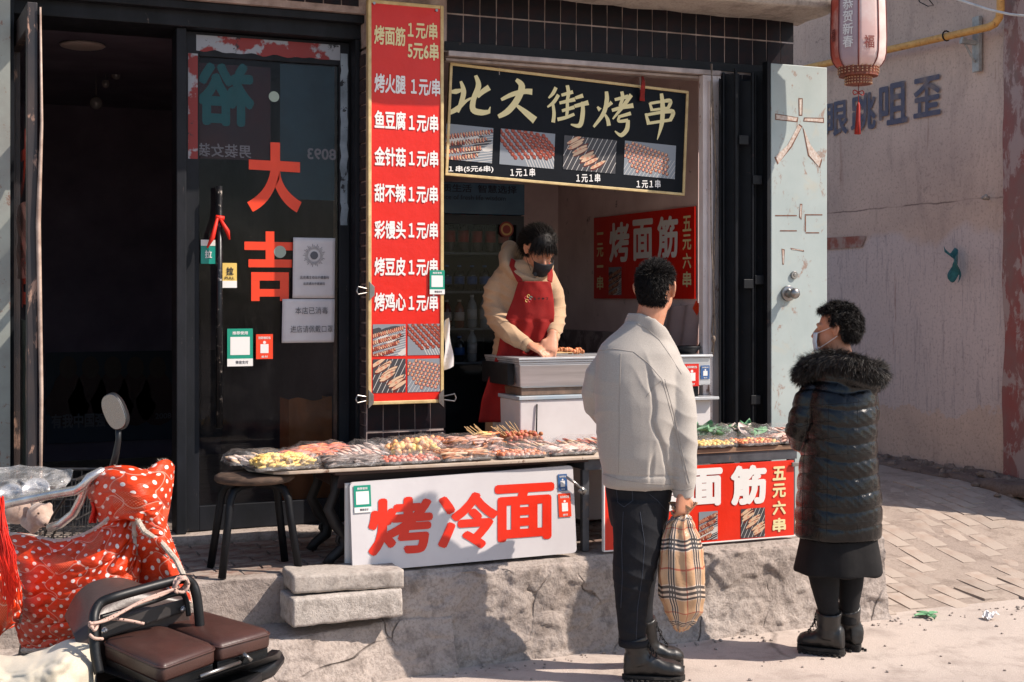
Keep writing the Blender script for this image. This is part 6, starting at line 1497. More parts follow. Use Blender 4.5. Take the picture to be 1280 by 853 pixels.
# hair
def hair_cap(parent, c, f, s, sc, rn, n, Lf, dirf, mask, w_=.0011, grow=1.03, M=None, base=True, rad=(.077, .094, .092), off=(0, -.008, .014), m=None, name='hair'):
    u = s.cross(f).normalized(); R = Matrix((s, f, u)).transposed(); cc = c + s * off[0] * sc + f * off[1] * sc + u * off[2] * sc
    mb = MB(); mb.M = M
    if base:
        vs = []; NU, NV = 40, 24; idx = {}; fs = []
        for j in range(NV + 1):
            for i in range(NU):
                th = math.pi * j / NV; ph = 2 * math.pi * i / NU; q = V((math.sin(th) * math.cos(ph), math.sin(th) * math.sin(ph), math.cos(th)))
                idx[(i, j)] = len(vs); vs.append((q, cc + R @ V((q.x * rad[0] * sc, q.y * rad[1] * sc, q.z * rad[2] * sc)) * (grow + .02 * mn.noise(q * 6))))
        for j in range(NV):
            for i in range(NU):
                ks = [idx[(i, j)], idx[((i + 1) % NU, j)], idx[((i + 1) % NU, j + 1)], idx[(i, j + 1)]]
                if all(mask(vs[k][0]) > .0 for k in ks): fs.append(tuple(ks))
        mb.add([v[1] for v in vs], fs)
    k = 0; tries = 0
    while k < n and tries < n * 6:
        tries += 1; q = V((rn.gauss(0, 1), rn.gauss(0, 1), rn.gauss(0, 1))).normalized(); mk = mask(q)
        if mk <= 0 or rn.random() > mk: continue
        p = cc + R @ V((q.x * rad[0] * sc, q.y * rad[1] * sc, q.z * rad[2] * sc)) * grow
        dl, bend = dirf(q, rn); strands(mb, p, (R @ dl).normalized(), Lf(q, rn), w_, R @ bend, 4, rn); k += 1
    return mb.build(name, m or M_hair, parent, True, fixn=False)
rn = random.Random(3)
def mmask(q):            # q: x right, y forward, z up; hairline
    if q.y > .1: return 1 if q.z > .35 + q.y * .35 else 0
    lim = -.86 + .55 * max(0, abs(q.x) - .5) * 2.0
    if abs(q.x) > .8 and abs(q.y) < .45 and q.z < .12: return 0
    return 1 if q.z > lim else 0
hair_cap(man, hc, fd, sd2, 1.0, rn, 9000, lambda q, r: r.uniform(.008, .013) + .026 * max(0, q.z) ** 1.3, lambda q, r: (V((q.x * .35 + r.uniform(-.3, .3), q.y * .3 + .55 * max(0, q.z) ** 2 + r.uniform(-.25, .25) - .1, q.z * .45 - .75 * (1 - max(0, q.z)) + r.uniform(-.2, .2))), V((r.uniform(-.4, .4), r.uniform(-.2, .5), -.5 * (q.z < .5)))), mmask, .0011, 1.035, MM, rad=(.078, .094, .100), off=(0, -.010, .002))

# ---------------------------------------------------------------- checked bag held by the man
def plaid():
    a = N('checked_plastic'); co = a.n('ShaderNodeTexCoord').outputs['UV']; sx = a.n('ShaderNodeSeparateXYZ', {0: co})
    def band(v, n, c, w_): 
        f = a.math('FRACT', a.math('MULTIPLY', v, n)); return a.math('LESS_THAN', a.math('ABSOLUTE', a.math('SUBTRACT', f, c)), w_)
    u, v = sx.outputs[0], sx.outputs[1]
    def tri(x, n): return a.math('MAXIMUM', a.math('MAXIMUM', band(x, n, .22, .028), band(x, n, .32, .028)), band(x, n, .42, .028))
    base = a.mix(a.ramp(a.noise(3, 4, .6), [(.4, 0.0), (.6, 1.0)]), '#b08a66', '#c29c78')
    w_ = a.math('MULTIPLY', a.math('ADD', band(u, 5, .32, .15), band(v, 4, .32, .15)), .38)
    c = a.mix(w_, base, '#d9cfc4')
    red = a.math('MAXIMUM', band(u, 5, .85, .02), band(v, 4, .85, .018)); c = a.mix(a.math('MULTIPLY', red, .8), c, '#a0402c')
    k = a.math('MAXIMUM', tri(u, 5), tri(v, 4)); c = a.mix(a.math('MULTIPLY', k, .92), c, '#1d1a1e')
    a.set(col=c, rough=.32, spec=.6, normal=a.bump(a.noise(13, 5, .7, None, 1.2), .35, .01)); return a.m
bag = thing('shopping_bag', 'beige checked plastic shopping bag full and hanging from the man\'s hand', 'bag', tuple(MM @ LM(850, 785, -.05)), -TH)
mb = MB(); mb.M = MM
rows = [(641, 846, 858, .012, 9), (646, 838, 862, .022, 9), (655, 831, 866, .034, 8), (670, 826, 872, .050, 6), (690, 823, 876, .062, 4), (715, 821, 879, .070, 3), (740, 823, 880, .070, 2), (758, 829, 877, .060, 2), (772, 835, 869, .042, 3), (781, 840, 860, .024, 3), (786, 844, 851, .010, 2)]
NU, NV = 72, 70
def bagf(u, v):
    t = v * (len(rows) - 1); i = min(int(t), len(rows) - 2); f = t - i; f2 = f * f * (3 - 2 * f)
    y = rows[i][0] * (1 - f) + rows[i + 1][0] * f; l = rows[i][1] * (1 - f2) + rows[i + 1][1] * f2; r = rows[i][2] * (1 - f2) + rows[i + 1][2] * f2; dep = rows[i][3] * (1 - f2) + rows[i + 1][3] * f2; am = rows[i][4] * (1 - f) + rows[i + 1][4] * f
    a = 2 * math.pi * u; w_ = (r - l) / 600.
    k = 1 + .022 * am * math.sin(a * 9 + 2 * math.sin(v * 6)) * .6 + .05 * mn.noise(V((math.cos(a) * 2.2, math.sin(a) * 2.2, v * 7))) + .03 * mn.noise(V((math.cos(a) * 6, math.sin(a) * 6, v * 14)))
    return LM((l + r) / 2, y, -.045) + V((math.cos(a) * w_ * k, math.sin(a) * dep * k, .004 * math.sin(a * 5)))
mb.grid(bagf, NU, NV, uv=True); mb.build('body', plaid(), bag, True)
mb = MB(); mb.M = MM
mb.grid(lambda u, v: LM(852, 645 - 15 * v, -.035) + V((math.cos(u * 6.283) * (.016 + .034 * v ** 1.3) * (1 + .28 * math.sin(u * 6.283 * 5 + 1)), math.sin(u * 6.283) * (.012 + .016 * v ** 1.3) * (1 + .3 * math.sin(u * 6.283 * 4)), .012 * v * math.sin(u * 6.283 * 3 + .5))), 60, 12, uv=True); mb.build('bunched_top', bag.children[0].data.materials[0], bag, True, solid=.001)

# ---------------------------------------------------------------- woman in the black padded coat
s2 = FPX / 6.05
def LW(px, py, y=0): return V(((px - 1048) / s2, y, HC - (py - HZ) / s2))
wom = thing('person', 'person in long black padded coat with fur hood and face mask, seen from behind', 'person', tuple(W((1048 - 640) / FPX * 6.05, 6.05, 0)), -TH)
WM = FRAME[wom.name]; MM_ = MM
hc2 = LW(1046, 410, .0); fd2 = V((-.90, .43, -.02)).normalized(); sd3 = V((fd2.y, -fd2.x, 0)).normalized()
mb = MB(); mb.M = WM; head_mb(mb, hc2, fd2, sd3, WM, .96)
mb.tube([LW(1052, 475, .0), LW(1050, 440, .0), LW(1046, 420, .0)], [.075, .052, .052], 14)
mb.tube([LW(1048, 680, .02), LW(1050, 600, 0), LW(1050, 510, 0), LW(1052, 475, 0)], [.11, .10, .11, .06], 16)
mb.tube([LW(1022, 500, 0), LW(1006, 535, .02), LW(1030, 560, .15)], [.035, .03, .025], 12); mb.tube([LW(1076, 500, 0), LW(1080, 540, .06), LW(1072, 570, .18)], [.035, .03, .025], 12)
hand_mb(mb, LW(1032, 560, .16), (.8, .6, .1), (0, -.2, 1), 1, .85, 1); hand_mb(mb, LW(1072, 570, .19), (-.8, .5, .1), (0, -.2, 1), 1, .85, -1)
mb.tube([LW(1031, 700, .0), LW(1033, 740, .0), LW(1035, 765, .0)], [.05, .04, .03], 12); mb.tube([LW(1067, 700, .06), LW(1066, 740, .06), LW(1065, 765, .06)], [.05, .04, .03], 12)
fuse('body', mb, .0048, M_skin, wom, 3)
# coat with quilting
M_puff = None
def puffm():
    a = N('glossy_black_padding'); co = a.co(); n = a.noise(24, 6, .7, a.co('Object', (1, 1, .5)), .6)
    a.set(col=a.mix(a.noise(8, 3), '#060607', '#0c0c0e'), rough=a.math('MULTIPLY_ADD', a.noise(30, 4), .2, .15), spec=.42, normal=a.bump(n, .55, .008)); return a.m
M_puff = puffm()
mb = MB(); mb.M = WM
def rowsf(rows, LF, sc, p=2.3, n=44):
    rings = []
    for (y, l, r, dep, yy) in rows:
        c = LF((l + r) / 2, y, yy); hw = (r - l) / 2 / sc; ring = []
        for k in range(n):
            a = 2 * math.pi * k / n; ca, sa = math.cos(a), math.sin(a)
            ring.append(c + V((math.copysign(abs(ca) ** (2 / p), ca) * hw, math.copysign(abs(sa) ** (2 / p), sa) * dep, 0)))
        rings.append(ring)
    return rings
mb.loft(rowsf([(673, 1000, 1096, .15, .01), (670, 996, 1100, .17, .01), (650, 996, 1101, .175, .01), (620, 998, 1100, .175, .01), (590, 1000, 1097, .17, .01), (560, 1003, 1094, .165, .005), (530, 1005, 1094, .16, 0), (505, 1005, 1093, .15, 0), (488, 1010, 1092, .13, 0), (475, 1020, 1086, .11, 0), (462, 1030, 1074, .08, 0)], LW, s2))
mb.tube([LW(1022, 486, .0), LW(1010, 500, .0), LW(1002, 522, -.01), LW(998, 540, .01), LW(1004, 553, .06), LW(1020, 560, .14)], [.055, .062, .060, .056, .050, .040], 20)
mb.tube([LW(1080, 486, .02), LW(1085, 510, .03), LW(1084, 540, .06), LW(1078, 560, .12), LW(1070, 568, .18)], [.055, .060, .056, .05, .04], 18)
mb.tube([LW(1018, 474, .02), LW(1034, 466, -.05), LW(1060, 470, -.10), LW(1085, 480, -.06), LW(1094, 484, .0)], [.03, .05, .05, .045, .03], 14)
def wdisp(co, no):
    x, y, z = co[:, 0], co[:, 1], co[:, 2]
    ang = np.arctan2(y, x); zz = z + .008 * np.sin(ang * 3) + .006 * npnoise(co, (6, 6, 6), 2)
    ch = np.floor((x + 10) / .085); off = (ch % 2) * .0
    per = .074; t = ((zz + off * (x > -.06)) % per) / per
    puff = (1 - np.abs(2 * t - 1) ** 3.2) * .0068 - .004
    vx = ((x + 10) % .125) / .125; puff *= (1 - .5 * np.exp(-((np.minimum(vx, 1 - vx)) / .05) ** 2) * (x > -.1))
    puff *= .55 + .75 * (.5 + .5 * npnoise(co, (7, 7, 9), 44)).clip(0, 1.4)
    d = puff * (z < 1.24) + npnoise(co, (15, 15, 22), 6) * .0035 + folds(co, (.1, -.1, 1.0), (.6, 0, .8), 110, .003, .2, 5) + folds(co, (-.15, 0, 1.0), (.3, 0, 1), 70, .006, .12, 4) + folds(co, (.02, -.15, .78), (.7, 0, .7), 120, .0025, .2, 3)
    return d
ct = fuse('coat', mb, .0058, M_puff, wom, 4, wdisp)
M_pseam = mat('coat_stitch', '#050506', None, rough=.8, bump=0)
P_ = []
for y in (505, 526, 547, 568, 590, 611, 633, 655): P_.append([(1012 if y < 560 else 1000, y + 2), (1035, y + 1), (1050, y), (1072, y - 2), (1094, y - 4)])
P_ += [[(1036, 500), (1035, 560), (1034, 620), (1033, 668)], [(1010, 520), (1004, 580), (1003, 640), (1003, 668)], [(1073, 500), (1072, 527)], [(1060, 548), (1060, 568)], [(1074, 590), (1074, 633)], [(1046, 611), (1046, 633)], [(1072, 655), (1072, 668)], [(995, 505), (1008, 512), (1020, 508)], [(988, 528), (1000, 534), (1012, 530)]]
seam('quilting_line', ct, P_, .0014, M_pseam, ct, -.0006)
mb = MB(); mb.M = WM   # small tab on the shoulder
# skirt
mb.loft(rowsf([(660, 1004, 1094, .14, .01), (680, 1001, 1098, .155, .01), (700, 997, 1102, .165, .01), (714, 994, 1104, .17, .01), (716, 996, 1102, .165, .01), (700, 1001, 1097, .15, .01)], LW, s2, 2.2))
def skd(co, no): a = np.arctan2(co[:, 1], co[:, 0]); return .004 * np.sin(a * 7) * (1.0 - (co[:, 2] - .37) * 3.5).clip(0, 1) + npnoise(co, (9, 9, 4), 3) * .003
fuse('skirt', mb, .0055, cloth_mat('black_skirt_cloth', '#050506', '#0c0c10', 250, .85, .2, .0), wom, 6, skd)
mb = MB(); mb.M = WM
def legw(rows, yy):
    mb.loft([[LW((l + r) / 2, y, yy) + V((math.cos(2 * math.pi * k / 22) * (r - l) / 2 / s2, math.sin(2 * math.pi * k / 22) * (r - l) / 2 / s2, 0)) for k in range(22)] for (y, l, r) in rows])
legw([(690, 1005, 1048), (715, 1009, 1049), (735, 1014, 1049), (755, 1020, 1048), (772, 1025, 1047), (785, 1026, 1048)], 0); legw([(690, 1050, 1088), (715, 1051, 1085), (735, 1052, 1083), (755, 1053, 1079), (772, 1054, 1076), (785, 1055, 1075)], .06)
fuse('leggings', mb, .006, cloth_mat('black_knit', '#06070a', '#0c0e13', 260, .85, .2, .0), wom, 3)
WI = WM.inverted()
def footw(px, py): return WI @ P(px, py, z=0.0)
b_ = boot(wom, footw(1056, 821), footw(997, 813), 0, top=LW(1036, 764, .0), shaft_r=.056, shaft_h=.21, plat=.029)
b_ = boot(wom, footw(1074, 816), footw(1040, 800), 0, top=LW(1065, 762, .06), shaft_r=.052, shaft_h=.21, plat=.029)
# fur of the hood
fur_pts = [LW(1008, 474, .05), LW(1005, 462, -.01), LW(1018, 452, -.07), LW(1040, 450, -.12), LW(1064, 456, -.14), LW(1086, 463, -.10), LW(1095, 471, -.02), LW(1093, 476, .06)]
mb = MB(); mb.M = WM; mb.tube(fur_pts, [.022, .034, .040, .042, .042, .040, .034, .022], 14); fuse('hood_roll', mb, .008, M_puff, wom, 4)
fm = [mat('dark_fur', '#0d0b0b', None, rough=.55, bump=0), mat('grey_fur_tips', '#4a4640', None, rough=.6, bump=0), mat('brown_fur', '#2b201a', None, rough=.55, bump=0)]
mb = MB(); mb.M = WM; rn = random.Random(8)
def cr(pts, t):
    t *= len(pts) - 1; i = min(int(t), len(pts) - 2); f = t - i; p0, p1, p2, p3 = pts[max(i - 1, 0)], pts[i], pts[i + 1], pts[min(i + 2, len(pts) - 1)]
    return .5 * ((2 * p1) + (p2 - p0) * f + (2 * p0 - 5 * p1 + 4 * p2 - p3) * f * f + (3 * p1 - p0 - 3 * p2 + p3) * f ** 3)
clump = [(rn.random(), rn.random() * 6.28, V((rn.gauss(0, 1), rn.gauss(0, 1), rn.gauss(0, 1))) * .5) for _ in range(220)]
for k in range(19000):
    t = rn.random(); c = cr(fur_pts, t); ax = (cr(fur_pts, min(1, t + .02)) - cr(fur_pts, max(0, t - .02))).normalized(); u = ax.cross(EZ).normalized(); v = u.cross(ax); a = rn.random() * 6.28
    r = (.026 + .014 * math.sin(math.pi * t)); nn = u * math.cos(a) + v * math.sin(a)
    cl_ = min(clump[:90] if k % 2 else clump[90:180], key=lambda q: abs(q[0] - t) * 6 + abs(((q[1] - a + 3.14) % 6.28) - 3.14))
    d_ = (nn * .8 + cl_[2] + V((rn.uniform(-.25, .25), rn.uniform(-.25, .25), rn.uniform(-.25, .25) - .35))).normalized()
    mb.cm = 1 if rn.random() < .22 else (2 if rn.random() < .35 else 0); strands(mb, c + nn * r, d_, rn.uniform(.022, .048), .0009, V((0, 0, -.8)), 4, rn)
mb.build('fur_trim', fm, wom, True, fixn=False)
# curly hair, mask
rn = random.Random(12)
def wmask(q):
    if q.y > .25: return 1 if q.z > .35 + .3 * q.y else 0
    if q.y > -.25 and abs(q.x) > .6 and q.z < -.02: return 0
    return 1 if q.z > -.75 else 0
hair_cap(wom, hc2, fd2, sd3, .96, rn, 13000, lambda q, r: r.uniform(.018, .036), lambda q, r: (V((q.x * .5 + .5 * math.sin(q.y * 14 + q.z * 9) + r.uniform(-.5, .5), q.y * .5 + .5 * math.sin(q.z * 13 + q.x * 8) + r.uniform(-.5, .5), q.z * .4 - .2 + .4 * math.sin(q.x * 15 + q.y * 9) + r.uniform(-.4, .4))), V((-q.x * 1.2 + r.uniform(-.8, .8), -q.y * 1.2 + r.uniform(-.8, .8), -.7 + r.uniform(-.8, .4)))), wmask, .0010, 1.07, WM, rad=(.080, .098, .094))
u3 = sd3.cross(fd2).normalized()
def face_pt(c, f, s, u, a, b, d, sc=1): return c + s * a * sc + f * b * sc + u * d * sc
mb = MB(); mb.M = WM
mb.grid(lambda a, b: face_pt(hc2, fd2, sd3, u3, .062 * math.sin((a - .5) * 2.3), .062 + .050 * math.cos((a - .5) * 2.3) - .012 * abs(b - .5), -.020 - .085 * b + .0, .96), 14, 8)
mk = mb.build('face_mask', mat('pale_blue_mask', '#c9d3dc', None, rough=.7, bump=0), wom, True, solid=.002)
mb = MB(); mb.M = WM
for q in (-1, 1):
    for dz, zz in ((-.022, .018), (-.096, -.036)): mb.tube([face_pt(hc2, fd2, sd3, u3, q * .056, .078, dz, .96), face_pt(hc2, fd2, sd3, u3, q * .070, .035, (dz + zz) / 2 - .005, .96), face_pt(hc2, fd2, sd3, u3, q * .084, -.020, zz, .96)], .0014, 5)
mb.build('ear_loops', mat('white_elastic', '#e4e4e4', None, rough=.7, bump=0), mk)

# ---------------------------------------------------------------- seller bending over the grill
ds = 7.16; s3 = FPX / ds
def LS(px, py, y=0): return V(((px - 655) / s3, y, HC - (py - HZ) / s3 - .43))
sel = thing('person', 'seller in a tan hooded coat, red apron and black face mask bending over the grill', 'person', tuple(W((655 - 640) / FPX * ds, ds, .43)), -TH)
SM = FRAME[sel.name]
hc3 = LS(675, 312, -.10); fd3 = V((.26, -.76, -.62)).normalized(); sd4 = fd3.cross(EZ).normalized(); u4 = sd4.cross(fd3).normalized()
mb = MB(); mb.M = SM; head_mb(mb, hc3, fd3, sd4, SM, .93)
mb.tube([LS(655, 360, .02), LS(660, 340, -.02), LS(667, 322, -.05)], [.07, .052, .05], 14)
mb.tube([LS(650, 560, .03), LS(653, 460, .03), LS(656, 380, .02), LS(656, 350, .02)], [.11, .10, .11, .07], 16)
mb.tube([LS(628, 362, .0), LS(622, 400, -.08), LS(655, 428, -.235), LS(661, 429, -.25)], [.035, .03, .026, .026], 12); mb.tube([LS(690, 360, .0), LS(696, 395, -.03), LS(689, 418, -.19)], [.035, .03, .026], 12)
hand_mb(mb, LS(660, 428, -.25), (.75, -.30, -.38), (.15, -.35, .95), 1, 1.0, -1, grip=.9); hand_mb(mb, LS(689, 419, -.225), (-.15, -.45, -.80), (.2, -.8, .5), 1, 1.0, 1, grip=.9)
mb.tube([LS(638, 540, .03), LS(640, 640, .03), LS(640, 735, .03)], [.09, .07, .05], 12); mb.tube([LS(672, 540, .03), LS(672, 640, .03), LS(672, 735, .03)], [.09, .07, .05], 12)
fuse('body', mb, .0048, M_skin, sel, 3)
M_coat = cloth_mat('tan_padded_cotton', '#a98a6b', '#ba9a7a', 200, .75, .2, .15)
mb = MB(); mb.M = SM
mb.loft(rowsf([(545, 606, 700, .14, .02), (520, 607, 699, .15, .02), (470, 612, 696, .15, .02), (420, 618, 694, .15, .02), (385, 622, 692, .135, .02), (362, 618, 697, .125, .02), (350, 618, 695, .12, .02), (341, 621, 692, .11, .01), (333, 630, 687, .095, .0), (325, 642, 680, .07, 0)], LS, s3))
mb.tube([LS(648, 342, .02), LS(631, 344, .01), LS(620, 362, .0), LS(619, 385, -.01), LS(623, 401, -.09), LS(638, 417, -.19), LS(656, 428, -.235)], [.045, .058, .066, .066, .062, .052, .038], 20)
mb.tube([LS(668, 342, .02), LS(684, 346, .01), LS(692, 366, -.01), LS(696, 390, -.03), LS(694, 405, -.10), LS(689, 417, -.17)], [.045, .050, .054, .052, .048, .036], 20)
mb.tube([LS(640, 312, .08), LS(632, 320, .03), LS(632, 333, -.04), LS(642, 344, -.09), LS(656, 350, -.115), LS(668, 352, -.12)], [.040, .042, .036, .028, .020, .014], 14, up=(0, -1, .6), r2=[.05, .05, .045, .034, .026, .016])
mb.tube([LS(688, 332, .0), LS(686, 338, -.05), LS(680, 343, -.09), LS(674, 348, -.112), LS(669, 352, -.118)], [.02, .022, .020, .017, .013], 14)
mb.ell(LS(637, 312, .10), (.050, .045, .055), 16, 10); mb.ell(LS(655, 318, .12), (.09, .05, .05), 16, 10)
def sdisp(co, no):
    return npnoise(co, (10, 10, 9), 21) * .005 + folds(co, (-.17, -.03, 1.02), (.4, 0, 1), 75, .013, .15, 22) + folds(co, (-.08, -.13, .93), (.8, 0, .4), 70, .013, .10, 23) + folds(co, (.19, -.06, 1.03), (-.2, 0, 1), 70, .010, .12, 24) + folds(co, (-.15, 0, 1.18), (.5, 0, .8), 70, .010, .12, 25) + folds(co, (.02, -.12, 1.30), (.2, 0, 1), 50, .006, .1, 26)
cs = fuse('coat', mb, .0055, M_coat, sel, 8, sdisp)
for (a, b, r) in ((LS(655, 427.5, -.232), LS(661, 431.5, -.248), .036), (LS(691, 418, -.165), LS(689, 424, -.188), .034)): mb = MB(); mb.M = SM; mb.tube([a, b], [r, r * .92], 16); mb.build('cuff', M_coat, cs, True)
# apron laid over the front of the coat
bvs = bvh_of(cs); M_apron = cloth_mat('red_apron_cloth', '#7e0d0b', '#900f0c', 260, .85, .2, .0)
def on_coat(px, py, off):
    p = project(bvs, px, py, off)
    return p if p is not None else P(px, py, d=ds - .14)
ap_rows = [(352, 648, 688), (362, 645, 690), (375, 641, 692), (392, 634, 693), (405, 630, 692), (418, 626, 690), (440, 622, 692), (470, 612, 698), (500, 602, 700), (528, 598, 702)]
def apf(u, v):
    t = v * (len(ap_rows) - 1); i = min(int(t), len(ap_rows) - 2); f = t - i; y, l, r = [ap_rows[i][k] * (1 - f) + ap_rows[i + 1][k] * f for k in range(3)]
    x = l + (r - l) * u; base = SM @ (LS(x, y, 0) + V((0, 0, 0))); 
    d = ds - .125 - .05 * math.sin(math.pi * (.15 + .7 * u)) - .018 * math.sin(v * 3) + .010 * math.sin(u * 19 + v * 5) * (v > .4) + .006 * mn.noise(V((u * 5, v * 8, 3)))
    return P(x, y, d=d)
mb = MB(); mb.grid(apf, 40, 60); ap = mb.build('apron', M_apron, sel, True, solid=.003)
for pts in ([(650, 352), (645, 342), (640, 333), (642, 325)], [(687, 352), (688, 343), (687, 334), (684, 328)]): 
    mb = MB(); q = [P(x, y, d=ds - .150 + (.03 * i)) for i, (x, y) in enumerate(pts)]; mb.tube(q, .016, 8, r2=.004, up=(0, -1, 0)); mb.build('strap', M_apron, ap)
mb = MB(); mb.tube([P(x, y, d=ds - .19) for x, y in ((640, 432), (655, 437), (668, 440), (682, 436))], .006, 6); mb.tube([P(x, y, d=ds - .20) for x, y in ((655, 436), (650, 441), (661, 444), (668, 439))], .005, 6); mb.build('apron_tie', M_apron, ap, True)
mb = MB(); c0_ = P(662, 374, d=ds - .2); u5 = V((CT, -ST, 0)); 
nS = V((-ST, -CT, 0))
for k, glyph in enumerate(([(0, 0, .8, .3), (0, .5, .8, .7), (.2, 0, .4, 1)], [(0, .1, .3, .9), (.5, .0, .7, 1), (.3, .4, 1, .55)], [(0, .2, .9, .8), (.35, 0, .5, 1)], [(0, .7, .9, .9), (.5, 0, .7, .7), (.1, 0, .6, .2)])):
    for (a, b_, c_, d__) in glyph: quad(mb, P(667.2 + 5 * k, 375, d=ds - .205) + u5 * a * .014 + EZ * b_ * .013, u5, EZ, (c_ - a) * .014, (d__ - b_) * .013, nS, .0006)
mb.build('printed_mark', mat('dark_logo', '#2a1512', None, rough=.6, bump=0), ap, fixn=False)
for cm_, idx_ in (('#d8c070', (0, 3)), ('#2f8f86', (1,)), ('#c23a4a', (2, 4))):
    mb = MB()
    for i in idx_:
        an_ = 1.57 - i * 1.257; cc_ = P(660.5 + 3.2 * math.cos(an_), 373.5 - 3.2 * math.sin(an_), d=ds - .205)
        mb.tube([cc_ + u5 * .007 * math.cos(t) + EZ * .007 * math.sin(t) for t in np.linspace(0, 5.0, 9)], .0016, 4)
    mb.build('printed_petal', mat('petal_' + cm_[1:], cm_, None, rough=.6, bump=0), ap, fixn=False)
c = P(669, 343, d=ds - .21); mb = MB(); mb.cyl(c, c + V((ST * -.006, -CT * .006, 0)), .010, 12); mb.build('button', M_black, cs)
# mask and hair
mb = MB(); mb.M = SM
mb.grid(lambda a, b: face_pt(hc3, fd3, sd4, u4, .064 * math.sin((a - .5) * 2.4) * (1 - .25 * b), .078 + .052 * math.cos((a - .5) * 2.4) - .028 * abs(b - .35), -.018 - .092 * b, .95), 16, 10)
mk = mb.build('face_mask', mat('black_mask', '#17181d', None, rough=.75, bump=.1), sel, True, solid=.002)
mb = MB(); mb.M = SM
for q in (-1, 1):
    for dz, zz in ((-.024, .016), (-.090, -.036)): mb.tube([face_pt(hc3, fd3, sd4, u4, q * .058, .078, dz, .95), face_pt(hc3, fd3, sd4, u4, q * .070, .03, (dz + zz) / 2, .95), face_pt(hc3, fd3, sd4, u4, q * .082, -.02, zz, .95)], .0013, 5)
mb.build('ear_loops', M_black, mk)
rn = random.Random(15)
def smask(q):
    if q.y > .2: return (.55 if q.y > .55 else .9) if q.z > .30 + .30 * max(0, q.y - .3) else 0
    if q.y > -.2 and abs(q.x) > .75 and q.z < .1: return 0
    return 1 if q.z > -.7 else 0
hair_cap(sel, hc3, fd3, sd4, .95, rn, 11000, lambda q, r: r.uniform(.045, .075) if q.y > .35 else r.uniform(.045, .075), lambda q, r: (V((q.x * .3 + r.uniform(-.12, .12), (.75 if q.y > .3 else -.9) * .6 + r.uniform(-.06, .06), q.z * .1 - (.8 if q.y > .3 else .1) + r.uniform(-.1, .1))), V((r.uniform(-.1, .1), -.1, -.9 if q.y > .3 else -.3))), smask, .0010, 1.05, SM, rad=(.077, .094, .093))
mb = MB(); mb.M = SM; pc = face_pt(hc3, fd3, sd4, u4, -.01, -.095, .03)
for k in range(1500):
    a, b = rn.gauss(0, .014), rn.gauss(0, .014); strands(mb, pc + V((a, b * .5, b)), V((-.5 + a * 8, .5, -.2 + b * 8)).normalized(), rn.uniform(.10, .17), .0013, V((-.1, -.2, -1.6)), 5, rn)
mb.build('ponytail', M_hair, sel, True, fixn=False)
# ================================================================ scooter with quilted polka dot leg cover (front left)
def cubic(c, t):
    n = len(c) - 1; t = min(max(t, 0), 1) * n; i = min(int(t), n - 1); f = t - i
    p0, p1, p2, p3 = c[max(i - 1, 0)], c[i], c[i + 1], c[min(i + 2, n)]
    return tuple(.5 * ((2 * p1[k]) + (p2[k] - p0[k]) * f + (2 * p0[k] - 5 * p1[k] + 4 * p2[k] - p3[k]) * f * f + (3 * p1[k] - p0[k] - 3 * p2[k] + p3[k]) * f ** 3) for k in range(3))
def net(rows):
    def f(u, v):
        return cubic([cubic(r, u) for r in rows], v)
    return f
def quilt_mat():
    a = N('polka_dot_quilt'); uv = a.n('ShaderNodeTexCoord').outputs['UV']; sx = a.n('ShaderNodeSeparateXYZ', {0: uv}); u, v = sx.outputs[0], sx.outputs[1]
    def dots(n, r, soft=.03):
        mp = a.n('ShaderNodeMapping', {0: uv, 2: (0, 0, .785), 3: (n, n, 1)}).outputs[0]
        s_ = a.n('ShaderNodeSeparateXYZ', {0: mp}); fx = a.math('SUBTRACT', a.math('FRACT', s_.outputs[0]), .5); fy = a.math('SUBTRACT', a.math('FRACT', s_.outputs[1]), .5)
        d = a.math('SQRT', a.math('ADD', a.math('MULTIPLY', fx, fx), a.math('MULTIPLY', fy, fy))); return a.ramp(d, [(r, 1.0), (r + soft, 0.0)])
    big = dots(16, .17); fine = dots(95, .26, .1)
    pv = a.n('ShaderNodeTexVoronoi', {'Vector': uv, 'Scale': 4.4, 'Randomness': .75}); patch = a.ramp(pv.outputs['Distance'], [(.40, 1.0), (.42, 0.0)])
    patch = a.math('MULTIPLY', patch, a.math('GREATER_THAN', a.n('ShaderNodeSeparateXYZ', {0: pv.outputs['Color']}).outputs[0], .45))
    base = a.mix(a.math('MULTIPLY', patch, .35), '#cf3a14', '#b8401f')
    c = a.mix(a.math('MULTIPLY', big, a.math('SUBTRACT', 1.0, patch)), base, '#e6dcd4'); c = a.mix(a.math('MULTIPLY', a.math('MULTIPLY', fine, patch), .4), c, '#d99c80')
    wu = a.math('ADD', u, a.math('MULTIPLY', a.math('SINE', a.math('MULTIPLY', v, 34)), .035)); wv = a.math('ADD', v, a.math('MULTIPLY', a.math('SINE', a.math('MULTIPLY', u, 30)), .03))
    def ln(x, n): f = a.math('ABSOLUTE', a.math('SUBTRACT', a.math('FRACT', a.math('MULTIPLY', x, n)), .5)); return f
    l1, l2 = ln(wu, 5), ln(wv, 5)
    st = a.math('MAXIMUM', a.ramp(l1, [(.014, 1.0), (.022, 0.0)]), a.ramp(l2, [(.014, 1.0), (.022, 0.0)])); c = a.mix(a.math('MULTIPLY', st, .5), c, '#d9b6a4')
    h = a.math('MINIMUM', a.ramp(l1, [(0, 0.0), (.3, 1.0)]), a.ramp(l2, [(0, 0.0), (.3, 1.0)])); h = a.math('ADD', h, a.math('MULTIPLY', a.noise(16, 5, .7, a.co('Object', (1, 1, 3))), .7))
    a.set(col=c, rough=.42, spec=.3, sheen=.0, normal=a.bump(h, .9, .012)); return a.m
M_quilt = quilt_mat(); M_fuzz = mat('dirty_white_pile', '#c6bcae', '#a3988b', 40, .9, bump=0, rvar=0)
